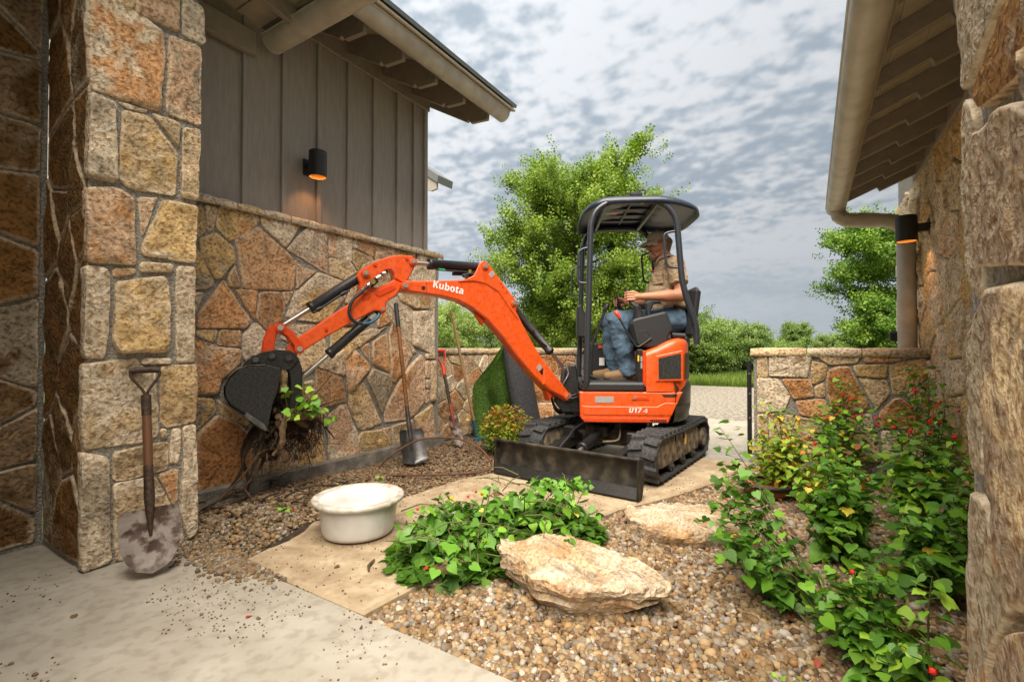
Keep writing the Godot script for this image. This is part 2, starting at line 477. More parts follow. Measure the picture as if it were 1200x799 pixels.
func make_materials() -> void:
	var mottled := noise_texture(0.012, grey(0.70), grey(1.0), 3, 6)
	var speckled := noise_texture(0.06, grey(0.74), grey(1.0), 5, 4)
	var stone_relief := noise_texture(0.016, grey(0.0), grey(1.0), 8, 7, FastNoiseLite.TYPE_SIMPLEX_SMOOTH, 1024, 0.0, 1.0)
	(stone_relief.noise as FastNoiseLite).fractal_type = FastNoiseLite.FRACTAL_RIDGED
	(stone_relief.noise as FastNoiseLite).fractal_gain = 0.6
	var stone_color := noise_texture(0.024, grey(0.66), grey(1.0), 9, 7, FastNoiseLite.TYPE_SIMPLEX_SMOOTH, 1024)
	# stone carries rusty veins and cream patches of its own
	var veins := Gradient.new()
	veins.offsets = PackedFloat32Array([0.18, 0.36, 0.50, 0.64, 0.80])
	veins.colors = PackedColorArray([Color(0.72, 0.62, 0.53), Color(0.87, 0.81, 0.75), Color(1, 0.98, 0.95), Color(1, 1, 1), Color(1.0, 0.90, 0.77)])
	stone_color.color_ramp = veins
	var grit := noise_texture(0.09, grey(0.0), grey(1.0), 11, 3)
	var m := surface(Color(1, 1, 1), 0.93)
	m.vertex_color_use_as_albedo = true
	m.metallic_specular = 0.3
	M.stone = textured(m, stone_color, 1.3, stone_relief, 1.0)
	M.mortar = textured(surface(Color(0.40, 0.37, 0.32), 0.95), speckled, 1.5, grit, 0.5)
	var concrete_specks := noise_texture(0.03, Color(0.93, 0.92, 0.905), grey(1.0), 23, 7, FastNoiseLite.TYPE_SIMPLEX_SMOOTH, 1024, 0.25, 0.5)
	M.concrete = textured(surface(Color(0.375, 0.345, 0.29), 0.88), noise_texture(0.006, Color(0.92, 0.915, 0.90), Color(1, 1, 1), 21, 7, FastNoiseLite.TYPE_SIMPLEX_SMOOTH, 1024), 0.45, grit, 0.12)
	M.path = textured(surface(Color(0.47, 0.375, 0.25), 0.9), noise_texture(0.008, Color(0.84, 0.81, 0.78), Color(1, 1, 1), 24, 7, FastNoiseLite.TYPE_SIMPLEX_SMOOTH, 1024), 0.6, grit, 0.15)
	for m2 in [M.concrete, M.path]:
		m2.detail_enabled = true
		m2.detail_blend_mode = BaseMaterial3D.BLEND_MODE_MUL
		m2.detail_albedo = concrete_specks
	M.footing = textured(surface(Color(0.30, 0.27, 0.225), 0.95), mottled, 1.0, grit, 0.4)
	M.soil = textured(surface(Color(0.085, 0.058, 0.036), 0.97), mottled, 1.3, stone_relief, 3.0)
	M.gravel_bed = textured(surface(Color(0.12, 0.085, 0.05), 0.95), mottled, 2.0, grit, 1.0)
	M.road = textured(surface(Color(0.36, 0.32, 0.255), 0.95), noise_texture(0.03, grey(0.6), grey(1.0), 31, 6), 0.8, grit, 0.6)
	M.grass_ground = textured(surface(Color(0.10, 0.16, 0.035), 0.95), noise_texture(0.02, grey(0.5), grey(1.0), 33, 5), 0.3)
	var wood := noise_texture(0.02, grey(0.93), grey(1.0), 41, 5)
	M.siding = textured(surface(Color(0.37, 0.325, 0.28), 0.62), wood, 1.2, grit, 0.10)
	M.siding.uv1_scale = Vector3(3.0, 0.35, 3.0)
	M.trim = textured(surface(Color(0.30, 0.25, 0.195), 0.6), wood, 1.0, grit, 0.06)
	M.deck = textured(surface(Color(0.50, 0.42, 0.31), 0.7), wood, 1.0, grit, 0.1)
	M.gutter = textured(surface(Color(0.56, 0.505, 0.42), 0.38), noise_texture(0.01, grey(0.86), grey(1.0), 44, 5), 1.0)
	M.drip = surface(Color(0.06, 0.055, 0.05), 0.5)
	M.roof_metal = surface(Color(0.20, 0.21, 0.205), 0.4, 0.5)
	M.lamp = textured(surface(Color(0.028, 0.024, 0.022), 0.45), speckled, 3.0)
	M.lamp_inside = surface(Color(0.55, 0.33, 0.12), 0.5)
	var dirt := noise_texture(0.028, Color(0.95, 0.93, 0.92), Color(1, 1, 1), 51, 8)
	var worn_gloss := noise_texture(0.018, grey(0.26), grey(0.62), 52, 6)
	var dusty := Gradient.new()
	dusty.offsets = PackedFloat32Array([0.20, 0.34, 0.42, 0.8])
	dusty.colors = PackedColorArray([Color(0.92, 0.88, 0.84), Color(0.96, 0.945, 0.93), Color(0.99, 0.985, 0.98), Color(1, 1, 1)])
	dirt.color_ramp = dusty
	M.orange = textured(surface(Color(0.70, 0.085, 0.009), 0.34), dirt, 1.4, null, 0.0, false)
	M.orange.roughness_texture = worn_gloss
	M.orange.roughness = 1.0
	M.orange.clearcoat_enabled = true
	M.orange.clearcoat = 0.35
	M.orange.clearcoat_roughness = 0.25
	M.orange_dark = textured(surface(Color(0.60, 0.055, 0.007), 0.36), dirt, 1.6, null, 0.0, false)
	M.black = textured(surface(Color(0.026, 0.025, 0.025), 0.45), noise_texture(0.05, grey(0.40), grey(1.0), 54, 6), 2.0, null, 0.0, false)
	M.black_plastic = textured(surface(Color(0.020, 0.021, 0.024), 0.52), speckled, 4.0, grit, 0.04, false)
	M.frame_tube = surface(Color(0.020, 0.024, 0.033), 0.30)
	M.frame_tube.clearcoat_enabled = true
	M.frame_tube.clearcoat = 0.4
	M.canopy = surface(Color(0.014, 0.022, 0.038), 0.33)
	M.counterweight = textured(surface(Color(0.040, 0.036, 0.026), 0.40), noise_texture(0.015, Color(0.6, 0.55, 0.45), Color(1, 1, 1), 55, 5), 1.5, null, 0.0, false)
	M.dirty_black = textured(surface(Color(0.075, 0.064, 0.046), 0.62), noise_texture(0.009, Color(0.22, 0.20, 0.18), Color(1, 1, 1), 57, 7), 1.1, grit, 0.1, false)
	M.rubber = textured(surface(Color(0.060, 0.060, 0.062), 0.72), noise_texture(0.03, grey(0.5), grey(1.0), 58, 5), 2.0, grit, 0.25, false)
	M.track_plate = textured(surface(Color(0.27, 0.215, 0.145), 0.8), noise_texture(0.012, Color(0.45, 0.42, 0.40), Color(1, 1, 1), 59, 6), 1.5, grit, 0.15, false)
	M.steel = surface(Color(0.40, 0.385, 0.36), 0.30, 0.9)
	M.pin = surface(Color(0.55, 0.54, 0.50), 0.35, 0.8)
	M.hose = surface(Color(0.018, 0.019, 0.022), 0.5)
	M.blue_hose = surface(Color(0.02, 0.10, 0.15), 0.4)
	M.green = surface(Color(0.02, 0.30, 0.12), 0.5)
	M.brass = surface(Color(0.45, 0.32, 0.10), 0.4, 0.8)
	M.red = surface(Color(0.70, 0.045, 0.02), 0.4)
	M.white = surface(Color(0.75, 0.74, 0.72), 0.5)
	M.label = textured(surface(Color(0.62, 0.60, 0.56), 0.5), noise_texture(0.10, grey(0.45), grey(1.0), 60, 3), 6.0, null, 0.0, false)
	M.yellow = surface(Color(0.75, 0.45, 0.03), 0.5)
	M.grille = textured(surface(Color(0.016, 0.016, 0.015), 0.55), noise_texture(0.08, grey(0.3), grey(1.0), 61, 2), 3.0, grit, 0.5, false)
	# person
	M.skin = surface(Color(0.46, 0.205, 0.115), 0.5)
	M.skin.vertex_color_use_as_albedo = true
	M.skin.subsurf_scatter_enabled = true
	M.skin.subsurf_scatter_strength = 0.06
	M.shirt = textured(surface(Color(0.45, 0.325, 0.205), 0.9), noise_texture(0.03, grey(0.78), grey(1.0), 71, 5), 2.0, noise_texture(0.012, grey(0), grey(1), 72, 4), 1.2, false)
	M.cap = textured(surface(Color(0.66, 0.54, 0.39), 0.9), speckled, 6.0, null, 0.0, false)
	M.jeans = textured(surface(Color(0.085, 0.150, 0.225), 0.9), noise_texture(0.010, grey(0.74), grey(1.0), 73, 4), 1.6, noise_texture(0.014, grey(0), grey(1), 74, 4), 0.8, false)
	M.boot = textured(surface(Color(0.27, 0.165, 0.075), 0.8), speckled, 5.0, null, 0.0, false)
	M.sole = surface(Color(0.06, 0.045, 0.03), 0.8)
	M.lens = surface(Color(0.03, 0.10, 0.14), 0.08, 0.6)
	M.beard = surface(Color(0.20, 0.135, 0.09), 0.9)
	# tools and garden things
	M.handle_dark = textured(surface(Color(0.085, 0.045, 0.022), 0.6), noise_texture(0.03, grey(0.5), grey(1.0), 81, 5), 3.0, null, 0.0, false)
	M.handle_wood = textured(surface(Color(0.38, 0.16, 0.045), 0.5), noise_texture(0.03, grey(0.6), grey(1.0), 82, 5), 3.0, null, 0.0, false)
	M.handle_pale = textured(surface(Color(0.45, 0.27, 0.11), 0.6), noise_texture(0.03, grey(0.7), grey(1.0), 83, 5), 3.0, null, 0.0, false)
	M.rusty_steel = textured(surface(Color(0.30, 0.26, 0.23), 0.6, 0.25), noise_texture(0.011, Color(0.42, 0.30, 0.24), Color(1, 1, 1), 84, 8, FastNoiseLite.TYPE_SIMPLEX_SMOOTH, 512, 0.32, 0.62), 2.0, grit, 0.1, false)
	M.dark_steel = textured(surface(Color(0.16, 0.155, 0.15), 0.35, 0.7), mottled, 2.0, null, 0.0, false)
	M.rust = textured(surface(Color(0.16, 0.070, 0.032), 0.8), mottled, 4.0, null, 0.0, false)
	M.tub = textured(surface(Color(0.79, 0.80, 0.81), 0.4), noise_texture(0.008, Color(0.90, 0.88, 0.85), Color(1, 1, 1), 85, 6), 1.3, null, 0.0, false)
	M.tub.backlight_enabled = true
	M.tub.backlight = Color(0.35, 0.35, 0.33)
	M.tub_rim = textured(surface(Color(0.66, 0.64, 0.60), 0.5), noise_texture(0.012, Color(0.75, 0.70, 0.62), Color(1, 1, 1), 86, 6), 2.0, null, 0.0, false)
	M.turf = textured(surface(Color(0.10, 0.21, 0.02), 0.95), noise_texture(0.05, grey(0.45), grey(1.0), 87, 4), 1.5, grit, 2.0)
	M.turf_back = textured(surface(Color(0.050, 0.054, 0.062), 0.8), noise_texture(0.06, grey(0.55), grey(1.0), 88, 3), 1.2, grit, 0.5)
	M.boulder = textured(surface(Color(1, 1, 1), 0.94), stone_color, 1.7, stone_relief, 0.9)
	M.boulder.vertex_color_use_as_albedo = true
	M.pebble = surface(Color(1, 1, 1), 0.75)
	M.pebble.vertex_color_use_as_albedo = true
	M.root = textured(surface(Color(0.20, 0.115, 0.055), 0.92), mottled, 3.0, stone_relief, 2.0, false)
	M.root_pale = textured(surface(Color(0.42, 0.27, 0.14), 0.9), mottled, 4.0, stone_relief, 1.5, false)
	M.root_dark = textured(surface(Color(0.085, 0.048, 0.026), 0.95), mottled, 3.0, stone_relief, 2.0, false)
	M.stem = surface(Color(0.10, 0.11, 0.03), 0.7)
	M.woody = surface(Color(0.12, 0.085, 0.05), 0.85)
	M.bark = textured(surface(Color(0.15, 0.11, 0.075), 0.9), mottled, 1.0, stone_relief, 2.0)
	M.petal = surface(Color(0.78, 0.035, 0.012), 0.5)
	M.orange_leaf = leaf_material(Color(0.62, 0.20, 0.045))
	M.red_leaf = leaf_material(Color(0.42, 0.05, 0.02))
	M.yellow_leaf = leaf_material(Color(0.62, 0.48, 0.05))
	M.lime_leaf = leaf_material(Color(0.34, 0.42, 0.035))
	M.leaf_a = leaf_material(Color(0.115, 0.275, 0.022))
	M.leaf_b = leaf_material(Color(0.185, 0.385, 0.030))
	M.leaf_c = leaf_material(Color(0.075, 0.195, 0.018))
	M.leaf_d = leaf_material(Color(0.31, 0.50, 0.045))
	M.leaf_e = leaf_material(Color(0.125, 0.265, 0.05))
	M.crown = leaf_material(Color(1, 1, 1))
	M.crown.vertex_color_use_as_albedo = true
	M.crown.backlight = Color(0.75, 0.85, 0.35)
	M.dry_leaf = leaf_material(Color(0.15, 0.085, 0.04))
	M.terracotta = textured(surface(Color(0.36, 0.14, 0.055), 0.8), mottled, 2.0)
	M.glow = surface(Color(1.0, 0.55, 0.15), 0.5)
	M.glow.emission_enabled = true
	M.glow.emission = Color(1.0, 0.72, 0.36)
	M.glow.emission_energy_multiplier = 1.0

func leaf_material(linear: Color) -> StandardMaterial3D:
	var m := surface(linear, 0.48)
	m.metallic_specular = 0.4
	m.backlight_enabled = true
	# light that comes through the blade is greener than the light it reflects
	m.backlight = Color(linear.r, linear.g, linear.b) * (0.26 / maxf(linear.r, maxf(linear.g, linear.b)))
	m.cull_mode = BaseMaterial3D.CULL_DISABLED
	return m

# ------------------------------------------------------------------ stone walls
func tone(letter: String) -> Color:
	match letter:
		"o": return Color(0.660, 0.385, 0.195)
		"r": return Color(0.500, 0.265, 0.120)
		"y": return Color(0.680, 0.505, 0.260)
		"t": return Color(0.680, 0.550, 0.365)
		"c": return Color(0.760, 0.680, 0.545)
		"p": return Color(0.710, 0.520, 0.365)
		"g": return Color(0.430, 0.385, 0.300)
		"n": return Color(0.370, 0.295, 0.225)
		"d": return Color(0.200, 0.125, 0.055)  # porch shade painted into the stone colour
		"b": return Color(0.270, 0.150, 0.055)  # dark brown, also used for the painted porch shade
	return Color(0.42, 0.30, 0.17)

# one rough-faced stone: outline in the wall's plane, z outwards, its origin at the outline's middle
func stone_mesh(outline: PackedVector2Array, tones: String, proud: float, sd: float, rough := 1.0, step := 0.035) -> Array:
	var poly := outline.duplicate()
	var wider := Geometry2D.offset_polygon(poly, 0.003 if step > 0.02 else -0.008, Geometry2D.JOIN_MITER)
	if wider.size() == 1:
		poly = wider[0]
	if Geometry2D.is_polygon_clockwise(poly):
		poly.reverse()
	var c := Vector2.ZERO
	var area := 0.0
	for i in poly.size():
		var a := poly[i]
		var b := poly[(i + 1) % poly.size()]
		var w := a.cross(b)
		area += w
		c += (a + b) * w
	c = c / (3.0 * area) if absf(area) > 1e-7 else poly[0]
	# corners are knocked off, edges wander
	var ring := PackedVector2Array()
	for i in poly.size():
		var a := poly[i]
		var b := poly[(i + 1) % poly.size()]
		var l := a.distance_to(b)
		var cut := minf(0.012, l * 0.22)
		var n := clampi(int(l / step), 1, 14)
		for k in n + 1:
			var p := a.lerp(b, (cut + (l - 2 * cut) * k / n) / l)
			var wob := rough_noise.get_noise_3d(p.x * 22, p.y * 22, sd * 3.1) * 0.007 * rough
			ring.append(p + (b - a).orthogonal().normalized() * wob)
	var main := tone(tones[0])
	var second := tone(tones[1]) if tones.length() > 1 else main.lerp(tone("c"), 0.25).lerp(tone("b"), 0.2)
	var light := 1.0 + rough_noise.get_noise_2d(sd * 17.3, 4.0) * 0.22
	var size := sqrt(absf(area) * 0.5)
	var ts := [0.0, 0.0, 0.035, 0.13, 0.28, 0.46, 0.68, 1.0]
	if step < 0.025:
		ts = [0.0, 0.0, 0.025, 0.07, 0.13, 0.19, 0.26, 0.33, 0.41, 0.49, 0.57, 0.66, 0.75, 0.87, 1.0]
	if size < 0.12:
		ts = [0.0, 0.0, 0.10, 0.40, 1.0]
	var b := Build.new(true)
	var rows := []
	var cols := []
	for j in ts.size():
		var t: float = ts[j]
		var row := []
		var col := []
		for k in (1 if t >= 1.0 else ring.size()):
			var p := ring[k].lerp(c, t)
			var h := proud
			if j == 0:
				h = -0.035
			elif j == 1:
				h = proud * 0.55
			elif j == 2:
				h = proud * 0.95
			if j > 1:
				var n1 := rough_noise.get_noise_3d(p.x * 6.0, p.y * 6.0, sd)
				var n2 := rough_noise.get_noise_3d(p.x * 19.0, p.y * 19.0, sd + 40.0)
				h += (n1 * 0.030 + (0.16 - absf(n2)) * 0.034) * rough * minf(1.0, size * 4.0)
				h = maxf(h, 0.005)
			row.append(Vector3(p.x - c.x, p.y - c.y, h))
			var m := patch_noise.get_noise_3d(p.x * 5.0, p.y * 5.0, sd * 2.0)
			var f := smoothstep(-0.05, 0.10, m + rough_noise.get_noise_3d(p.x * 24.0, p.y * 24.0, sd + 9.0) * 0.35)
			var q := main.lerp(second, f)
			var n3 := rough_noise.get_noise_3d(p.x * 34.0, p.y * 34.0, sd + 77.0)
			q = q * (light * (1.0 + n3 * (0.55 if step > 0.02 else 0.3)))
			if j == 1 or j == 2:
				q = q.lerp(tone("c") * 1.05, 0.55)   # chipped lime edge
			q.a = 1.0
			col.append(q)
		rows.append(row)
		cols.append(col)
	b.smooth()
	for j in rows.size() - 1:
		var n: int = rows[0].size()
		for k in n:
			var k2 := (k + 1) % n
			if rows[j + 1].size() == 1:
				vert(b, rows[j][k], cols[j][k]); vert(b, rows[j + 1][0], cols[j + 1][0]); vert(b, rows[j][k2], cols[j][k2])
			else:
				vert(b, rows[j][k], cols[j][k]); vert(b, rows[j + 1][k2], cols[j + 1][k2]); vert(b, rows[j][k2], cols[j][k2])
				vert(b, rows[j][k], cols[j][k]); vert(b, rows[j + 1][k], cols[j + 1][k]); vert(b, rows[j + 1][k2], cols[j + 1][k2])
	return [b.mesh(), c]

func vert(b: Build, p: Vector3, c: Color) -> void:
	b.tint = c
	b.v(p)

# wall: frame whose x runs along the wall, y up and z out of its face
func lay_stone(parent: Node, wall: Transform3D, outline: PackedVector2Array, tones: String, proud: float, sd: float, rough := 1.0, step := 0.035) -> void:
	var made := stone_mesh(outline, tones, proud, sd, rough, step)
	var c: Vector2 = made[1]
	put("stone", made[0], M.stone, parent, wall * Transform3D(Basis.IDENTITY, Vector3(c.x, c.y, 0)))

func lay_listed(parent: Node, wall: Transform3D, list: Array, flip: bool, proud: float, sd: float, rough := 1.0, step := 0.035) -> void:
	for k in list.size():
		var row: Array = list[k]
		var poly := PackedVector2Array()
		for i in range(1, row.size(), 2):
			poly.append(Vector2(-row[i] if flip else row[i], row[i + 1]))
		lay_stone(parent, wall, poly, row[0], proud * (0.6 + 0.9 * fposmod(sd + k * 0.37, 1.0)), sd + k, rough, step)

# irregular stones that fill a rectangle: cells round scattered points
func lay_random(parent: Node, wall: Transform3D, lo: Vector2, hi: Vector2, across: float, up: float, tones: Array, proud: float, sd: int, gap := 0.011, step := 0.04, rough := 1.0) -> void:
	var r := RandomNumberGenerator.new()
	r.seed = sd
	var pts := PackedVector2Array()
	var nx := maxi(1, roundi((hi.x - lo.x) / across))
	var ny := maxi(1, roundi((hi.y - lo.y) / up))
	for j in ny:
		for i in nx:
			if r.randf() < 0.12 and nx * ny > 6:
				continue
			var p := Vector2((i + 0.5 + (0.25 if j % 2 else -0.25) + r.randf_range(-0.34, 0.34)) / nx, (j + 0.5 + r.randf_range(-0.38, 0.38)) / ny)
			pts.append(lo + p.clamp(Vector2(0.02, 0.02), Vector2(0.98, 0.98)) * (hi - lo))
			if r.randf() < 0.22:
				pts.append(lo + (p + Vector2(0.42 / nx, 0.4 / ny)).clamp(Vector2(0.02, 0.02), Vector2(0.98, 0.98)) * (hi - lo))
	var ratio := across / up
	for i in pts.size():
		var cell := PackedVector2Array([lo, Vector2(hi.x, lo.y), hi, Vector2(lo.x, hi.y)])
		for k in pts.size():
			if k == i or cell.is_empty():
				continue
			var d := Vector2((pts[k].x - pts[i].x) / ratio / ratio, pts[k].y - pts[i].y)
			cell = half(cell, (pts[i] + pts[k]) / 2, d)
		var small := Geometry2D.offset_polygon(cell, -gap, Geometry2D.JOIN_MITER)
		if small.is_empty() or small[0].size() < 3:
			continue
		var area := 0.0
		for k in small[0].size():
			area += small[0][k].cross(small[0][(k + 1) % small[0].size()])
		if absf(area) < 0.0016:
			continue
		lay_stone(parent, wall, small[0], tones[r.randi() % tones.size()], proud * r.randf_range(0.75, 1.3), sd + i * 1.7, rough, step)

func half(poly: PackedVector2Array, at: Vector2, normal: Vector2) -> PackedVector2Array:
	var out := PackedVector2Array()
	for i in poly.size():
		var a := poly[i]
		var b := poly[(i + 1) % poly.size()]
		var da := (a - at).dot(normal)
		var db := (b - at).dot(normal)
		if da <= 0:
			out.append(a)
		if (da < 0 and db > 0) or (da > 0 and db < 0):
			out.append(a.lerp(b, da / (da - db)))
	return out

func mortar(parent: Node, c: Vector3, s: Vector3) -> void:
	var b := Build.new()
	b.box(c, s)
	put("mortar", b.mesh(), M.mortar, parent)

# flat cap stones in a row along a wall's top; frame as above, y at the underside
func lay_caps(parent: Node, wall: Transform3D, from: float, to: float, h: float, out: float, back: float, each: float, sd: int, tones: Array) -> void:
	var r := RandomNumberGenerator.new()
	r.seed = sd
	var a := from
	var k := 0
	while a < to - 0.02:
		var l := minf(each * r.randf_range(0.65, 1.4), to - a)
		if to - a - l < each * 0.4:
			l = to - a
		var b := Build.new(true)
		var base := tone(tones[k % tones.size()]) * r.randf_range(0.85, 1.1)
		var rows := []
		var n := maxi(3, int(l / 0.06))
		# a section of the slab, front bottom round to back bottom, repeated along its length
		for i in n + 1:
			var u := a + 0.004 + (l - 0.008) * i / n
			var e := 0.006 if i == 0 or i == n else 0.0
			var row := []
			for s in [[out - 0.012, 0.0], [out, 0.014], [out, h * 0.5], [out - 0.004, h - 0.014], [out - 0.018, h], [-0.02, h + 0.002], [-back, h]]:
				var w := rough_noise.get_noise_3d(u * 16, s[1] * 60, sd + s[0] * 30) * 0.011
				row.append(Vector3(u, s[1] + (w * 0.5 - e if s[1] > 0.01 else 0.0), s[0] + w - e))
			rows.append(row)
		b.smooth()
		for i in n:
			for q in 6:
				for t in [[i, q], [i, q + 1], [i + 1, q + 1], [i, q], [i + 1, q + 1], [i + 1, q]]:
					var p: Vector3 = rows[t[0]][t[1]]
					var f := 1.0 + rough_noise.get_noise_3d(p.x * 26, p.y * 40, p.z * 26 + sd) * 0.4
					var col := base.lerp(tone("g"), smoothstep(0.0, 0.4, patch_noise.get_noise_3d(p.x * 6, p.y * 20, sd))) * f
					col.a = 1.0
					vert(b, p, col)
		for i in [0, n]:
			b.flat()
			for q in range(1, 6):
				for t in [0, q, q + 1]:
					vert(b, rows[i][t], base)
		put("cap_stone", b.mesh(), M.stone, parent, wall)
		a += l
		k += 1

const ALONG_X := Basis(Vector3(1, 0, 0), Vector3(0, 1, 0), Vector3(0, 0, 1))       # a face that looks towards +z
const FACE_RIGHT := Basis(Vector3(0, 0, -1), Vector3(0, 1, 0), Vector3(1, 0, 0))   # a face that looks towards +x; its x runs towards -z
const FACE_LEFT := Basis(Vector3(0, 0, 1), Vector3(0, 1, 0), Vector3(-1, 0, 0))    # a face that looks towards -x; its x runs towards +z

func build_pillars() -> void:
	# left pillar: its face towards the yard is the one the shovel leans on
	var p := thing("stone_pillar", "pale limestone porch pillar with a shovel leaning on it", "pillar", Transform3D(Basis.IDENTITY, Vector3(-3.13, 0, -1.06)))
	var to := Transform3D(Basis.IDENTITY, Vector3(3.13, 0, 1.06))
	mortar(p, Vector3(-3.13, 1.75, -1.06) + to.origin, Vector3(0.58, 3.5, 0.455))
	lay_listed(p, to * Transform3D(FACE_RIGHT, Vector3(-2.84, 0, 0)), PILLAR_STONES, false, 0.019, 3.0, 1.0, 0.028)
	lay_random(p, to * Transform3D(ALONG_X, Vector3(0, 0, -0.835)), Vector2(-3.42, 0.02), Vector2(-2.835, 3.4), 0.24, 0.34, ["d", "b", "db", "dg", "bd", "bt", "db"], 0.015, 77, 0.010, 0.03, 0.5)  # same stone; darker tones paint porch shade onto this face
	# right pillar, an arm's length from the eye
	var q := thing("stone_pillar", "rough stone porch pillar close by at the right edge", "pillar", Transform3D(Basis.IDENTITY, Vector3(0.58, 0, -0.86)))
	to = Transform3D(Basis.IDENTITY, Vector3(-0.58, 0, 0.86))
	mortar(q, Vector3(0.58, 1.75, -0.86) + to.origin, Vector3(0.62, 3.5, 0.83))
	lay_listed(q, to * Transform3D(FACE_LEFT, Vector3(0.27, 0, 0)), NEAR_STONES, true, 0.024, 11.0, 0.32, 0.018)
	lay_random(q, to * Transform3D(Basis(Vector3(-1, 0, 0), Vector3(0, 1, 0), Vector3(0, 0, -1)), Vector3(0, 0, -1.275)), Vector2(-0.89, 0.02), Vector2(-0.27, 3.4), 0.3, 0.34, ["n", "ng", "g", "nt"], 0.028, 78)
	lay_random(q, to * Transform3D(FACE_LEFT, Vector3(0.27, 0, 0)), Vector2(-0.9, 0.02), Vector2(-0.46, 3.4), 0.3, 0.34, ["n", "ng", "g", "nt"], 0.028, 79)

func build_left_house() -> void:
	var h := thing("stone_house", "left house with rubble stone base, brown board siding and deep eave", "house")
	mortar(h, Vector3(-3.66, 0.96, -2.58), Vector3(0.60, 2.12, 2.62))
	lay_listed(h, Transform3D(FACE_RIGHT, Vector3(-3.36, 0, 0)), HOUSE_STONES, false, 0.018, 31.0, 0.9, 0.032)
	# end of the wall, away from the eye
	lay_random(h, Transform3D(Basis(Vector3(-1, 0, 0), Vector3(0, 1, 0), Vector3(0, 0, -1)), Vector3(0, 0, -3.89)), Vector2(3.37, 0.03), Vector2(3.95, 1.95), 0.3, 0.3, ["t", "p", "c"], 0.022, 80)
	lay_caps(h, Transform3D(FACE_RIGHT, Vector3(-3.36, 1.975, 0)), 1.28, 3.93, 0.058, 0.055, 0.10, 0.24, 81, ["c", "c", "t", "c"])
	var b := Build.new()
	b.box(Vector3(-3.40, 0.02, -2.6), Vector3(0.22, 0.20, 2.66), 0.012)
	put("footing", b.mesh(), M.footing, h)
	# siding: each board its own, with battens over the joints
	var edges := [1.28, 1.56, 1.87, 2.17, 2.48, 2.78, 3.07, 3.37, 3.60, 3.74]
	for i in edges.size() - 1:
		b = Build.new()
		b.box(Vector3(-3.455, 2.95, -(edges[i] + edges[i + 1]) / 2), Vector3(0.022, 1.94, edges[i + 1] - edges[i] - 0.003))
		put("siding_board", b.mesh(), M.siding, h)
		if i > 0:
			b = Build.new()
			b.box(Vector3(-3.431, 2.95, -edges[i]), Vector3(0.026, 1.94, 0.042), 0.004)
			put("batten", b.mesh(), M.siding, h)
	b = Build.new()
	b.box(Vector3(-3.432, 2.95, -3.765), Vector3(0.03, 1.94, 0.05), 0.004)
	put("corner_board", b.mesh(), M.siding, h)
	b = Build.new()
	b.box(Vector3(-5.2, 2.95, -2.52), Vector3(3.46, 1.94, 2.5))
	put("wall", b.mesh(), M.siding, h)
	# eave: rafters run out over the wall, boards on them, gutter along their ends
	var slope := Vector3(0.93, -0.3675, 0).normalized()
	var n := Vector3(0.3675, 0.93, 0).normalized()
	var top := Vector3(-3.44, 3.82, 0)          # underside of the boards above the wall
	for k in 6:
		var z := -1.98 - k * 0.395
		b = Build.new()
		b.x = Transform3D(Basis.IDENTITY, Vector3(0, 0, z))
		# square-cut tail with a notch below
		b.prism(PackedVector2Array([Vector2(-3.60, 3.72), Vector2(-3.02, 3.385), Vector2(-2.99, 3.40), Vector2(-2.965, 3.36), Vector2(-2.76, 3.345), Vector2(-2.74, 3.515), Vector2(-3.60, 3.87)]), -0.021, 0.021, 0.003)
		put("rafter", b.mesh(), M.trim, h)
	for k in 7:
		b = Build.new()
		b.x = Transform3D(Basis(slope, n, Vector3(0, 0, 1)), Vector3(-2.62 - k * 0.155, 3.487 + k * 0.0612, -2.96))
		b.box(Vector3(0, 0, 0), Vector3(0.162, 0.02, 2.36), 0.003)
		put("eave_board", b.mesh(), M.deck, h)
	b = Build.new()
	b.box(Vector3(-3.425, 3.62, -2.86), Vector3(0.035, 0.16, 1.90), 0.004)
	put("frieze_board", b.mesh(), M.trim, h)
	b = Build.new()
	b.x = Transform3D(Basis(slope, n, Vector3(0, 0, 1)), Vector3(-4.20, 4.155, -2.62))
	b.box(Vector3.ZERO, Vector3(3.60, 0.03, 3.02))
	put("roof", b.mesh(), M.roof_metal, h)
	put("gutter", gutter_mesh(-1.98, -4.10, true), M.gutter, h, Transform3D(Basis.IDENTITY, Vector3(-2.67, 3.445, 0)))
	b = Build.new()
	b.box(Vector3(-2.585, 3.545, -3.05), Vector3(0.02, 0.016, 2.12))
	put("drip_edge", b.mesh(), M.drip, h)
	# wing farther back: only the corner of its eave shows beside the siding
	b = Build.new()
	b.prism(PackedVector2Array([Vector2(-9.5, 0.0), Vector2(-7.15, 0.0), Vector2(-7.15, 4.3), Vector2(-9.5, 5.5)]), -7.5, -7.2)
	put("rear_wing", b.mesh(), M.siding, h)
	b = Build.new()
	b.prism(PackedVector2Array([Vector2(-6.08, 4.22), Vector2(-6.05, 4.36), Vector2(-9.7, 6.92), Vector2(-9.7, 6.74)]), -7.45, -7.0)
	put("rear_roof", b.mesh(), M.roof_metal, h)
	b = Build.new()
	b.prism(PackedVector2Array([Vector2(-6.95, 4.46), Vector2(-6.45, 4.16), Vector2(-6.26, 4.10), Vector2(-6.12, 4.12), Vector2(-6.12, 4.24), Vector2(-9.5, 6.60), Vector2(-9.5, 6.0)]), -7.08, -7.03)
	put("barge_board", b.mesh(), M.siding, h)

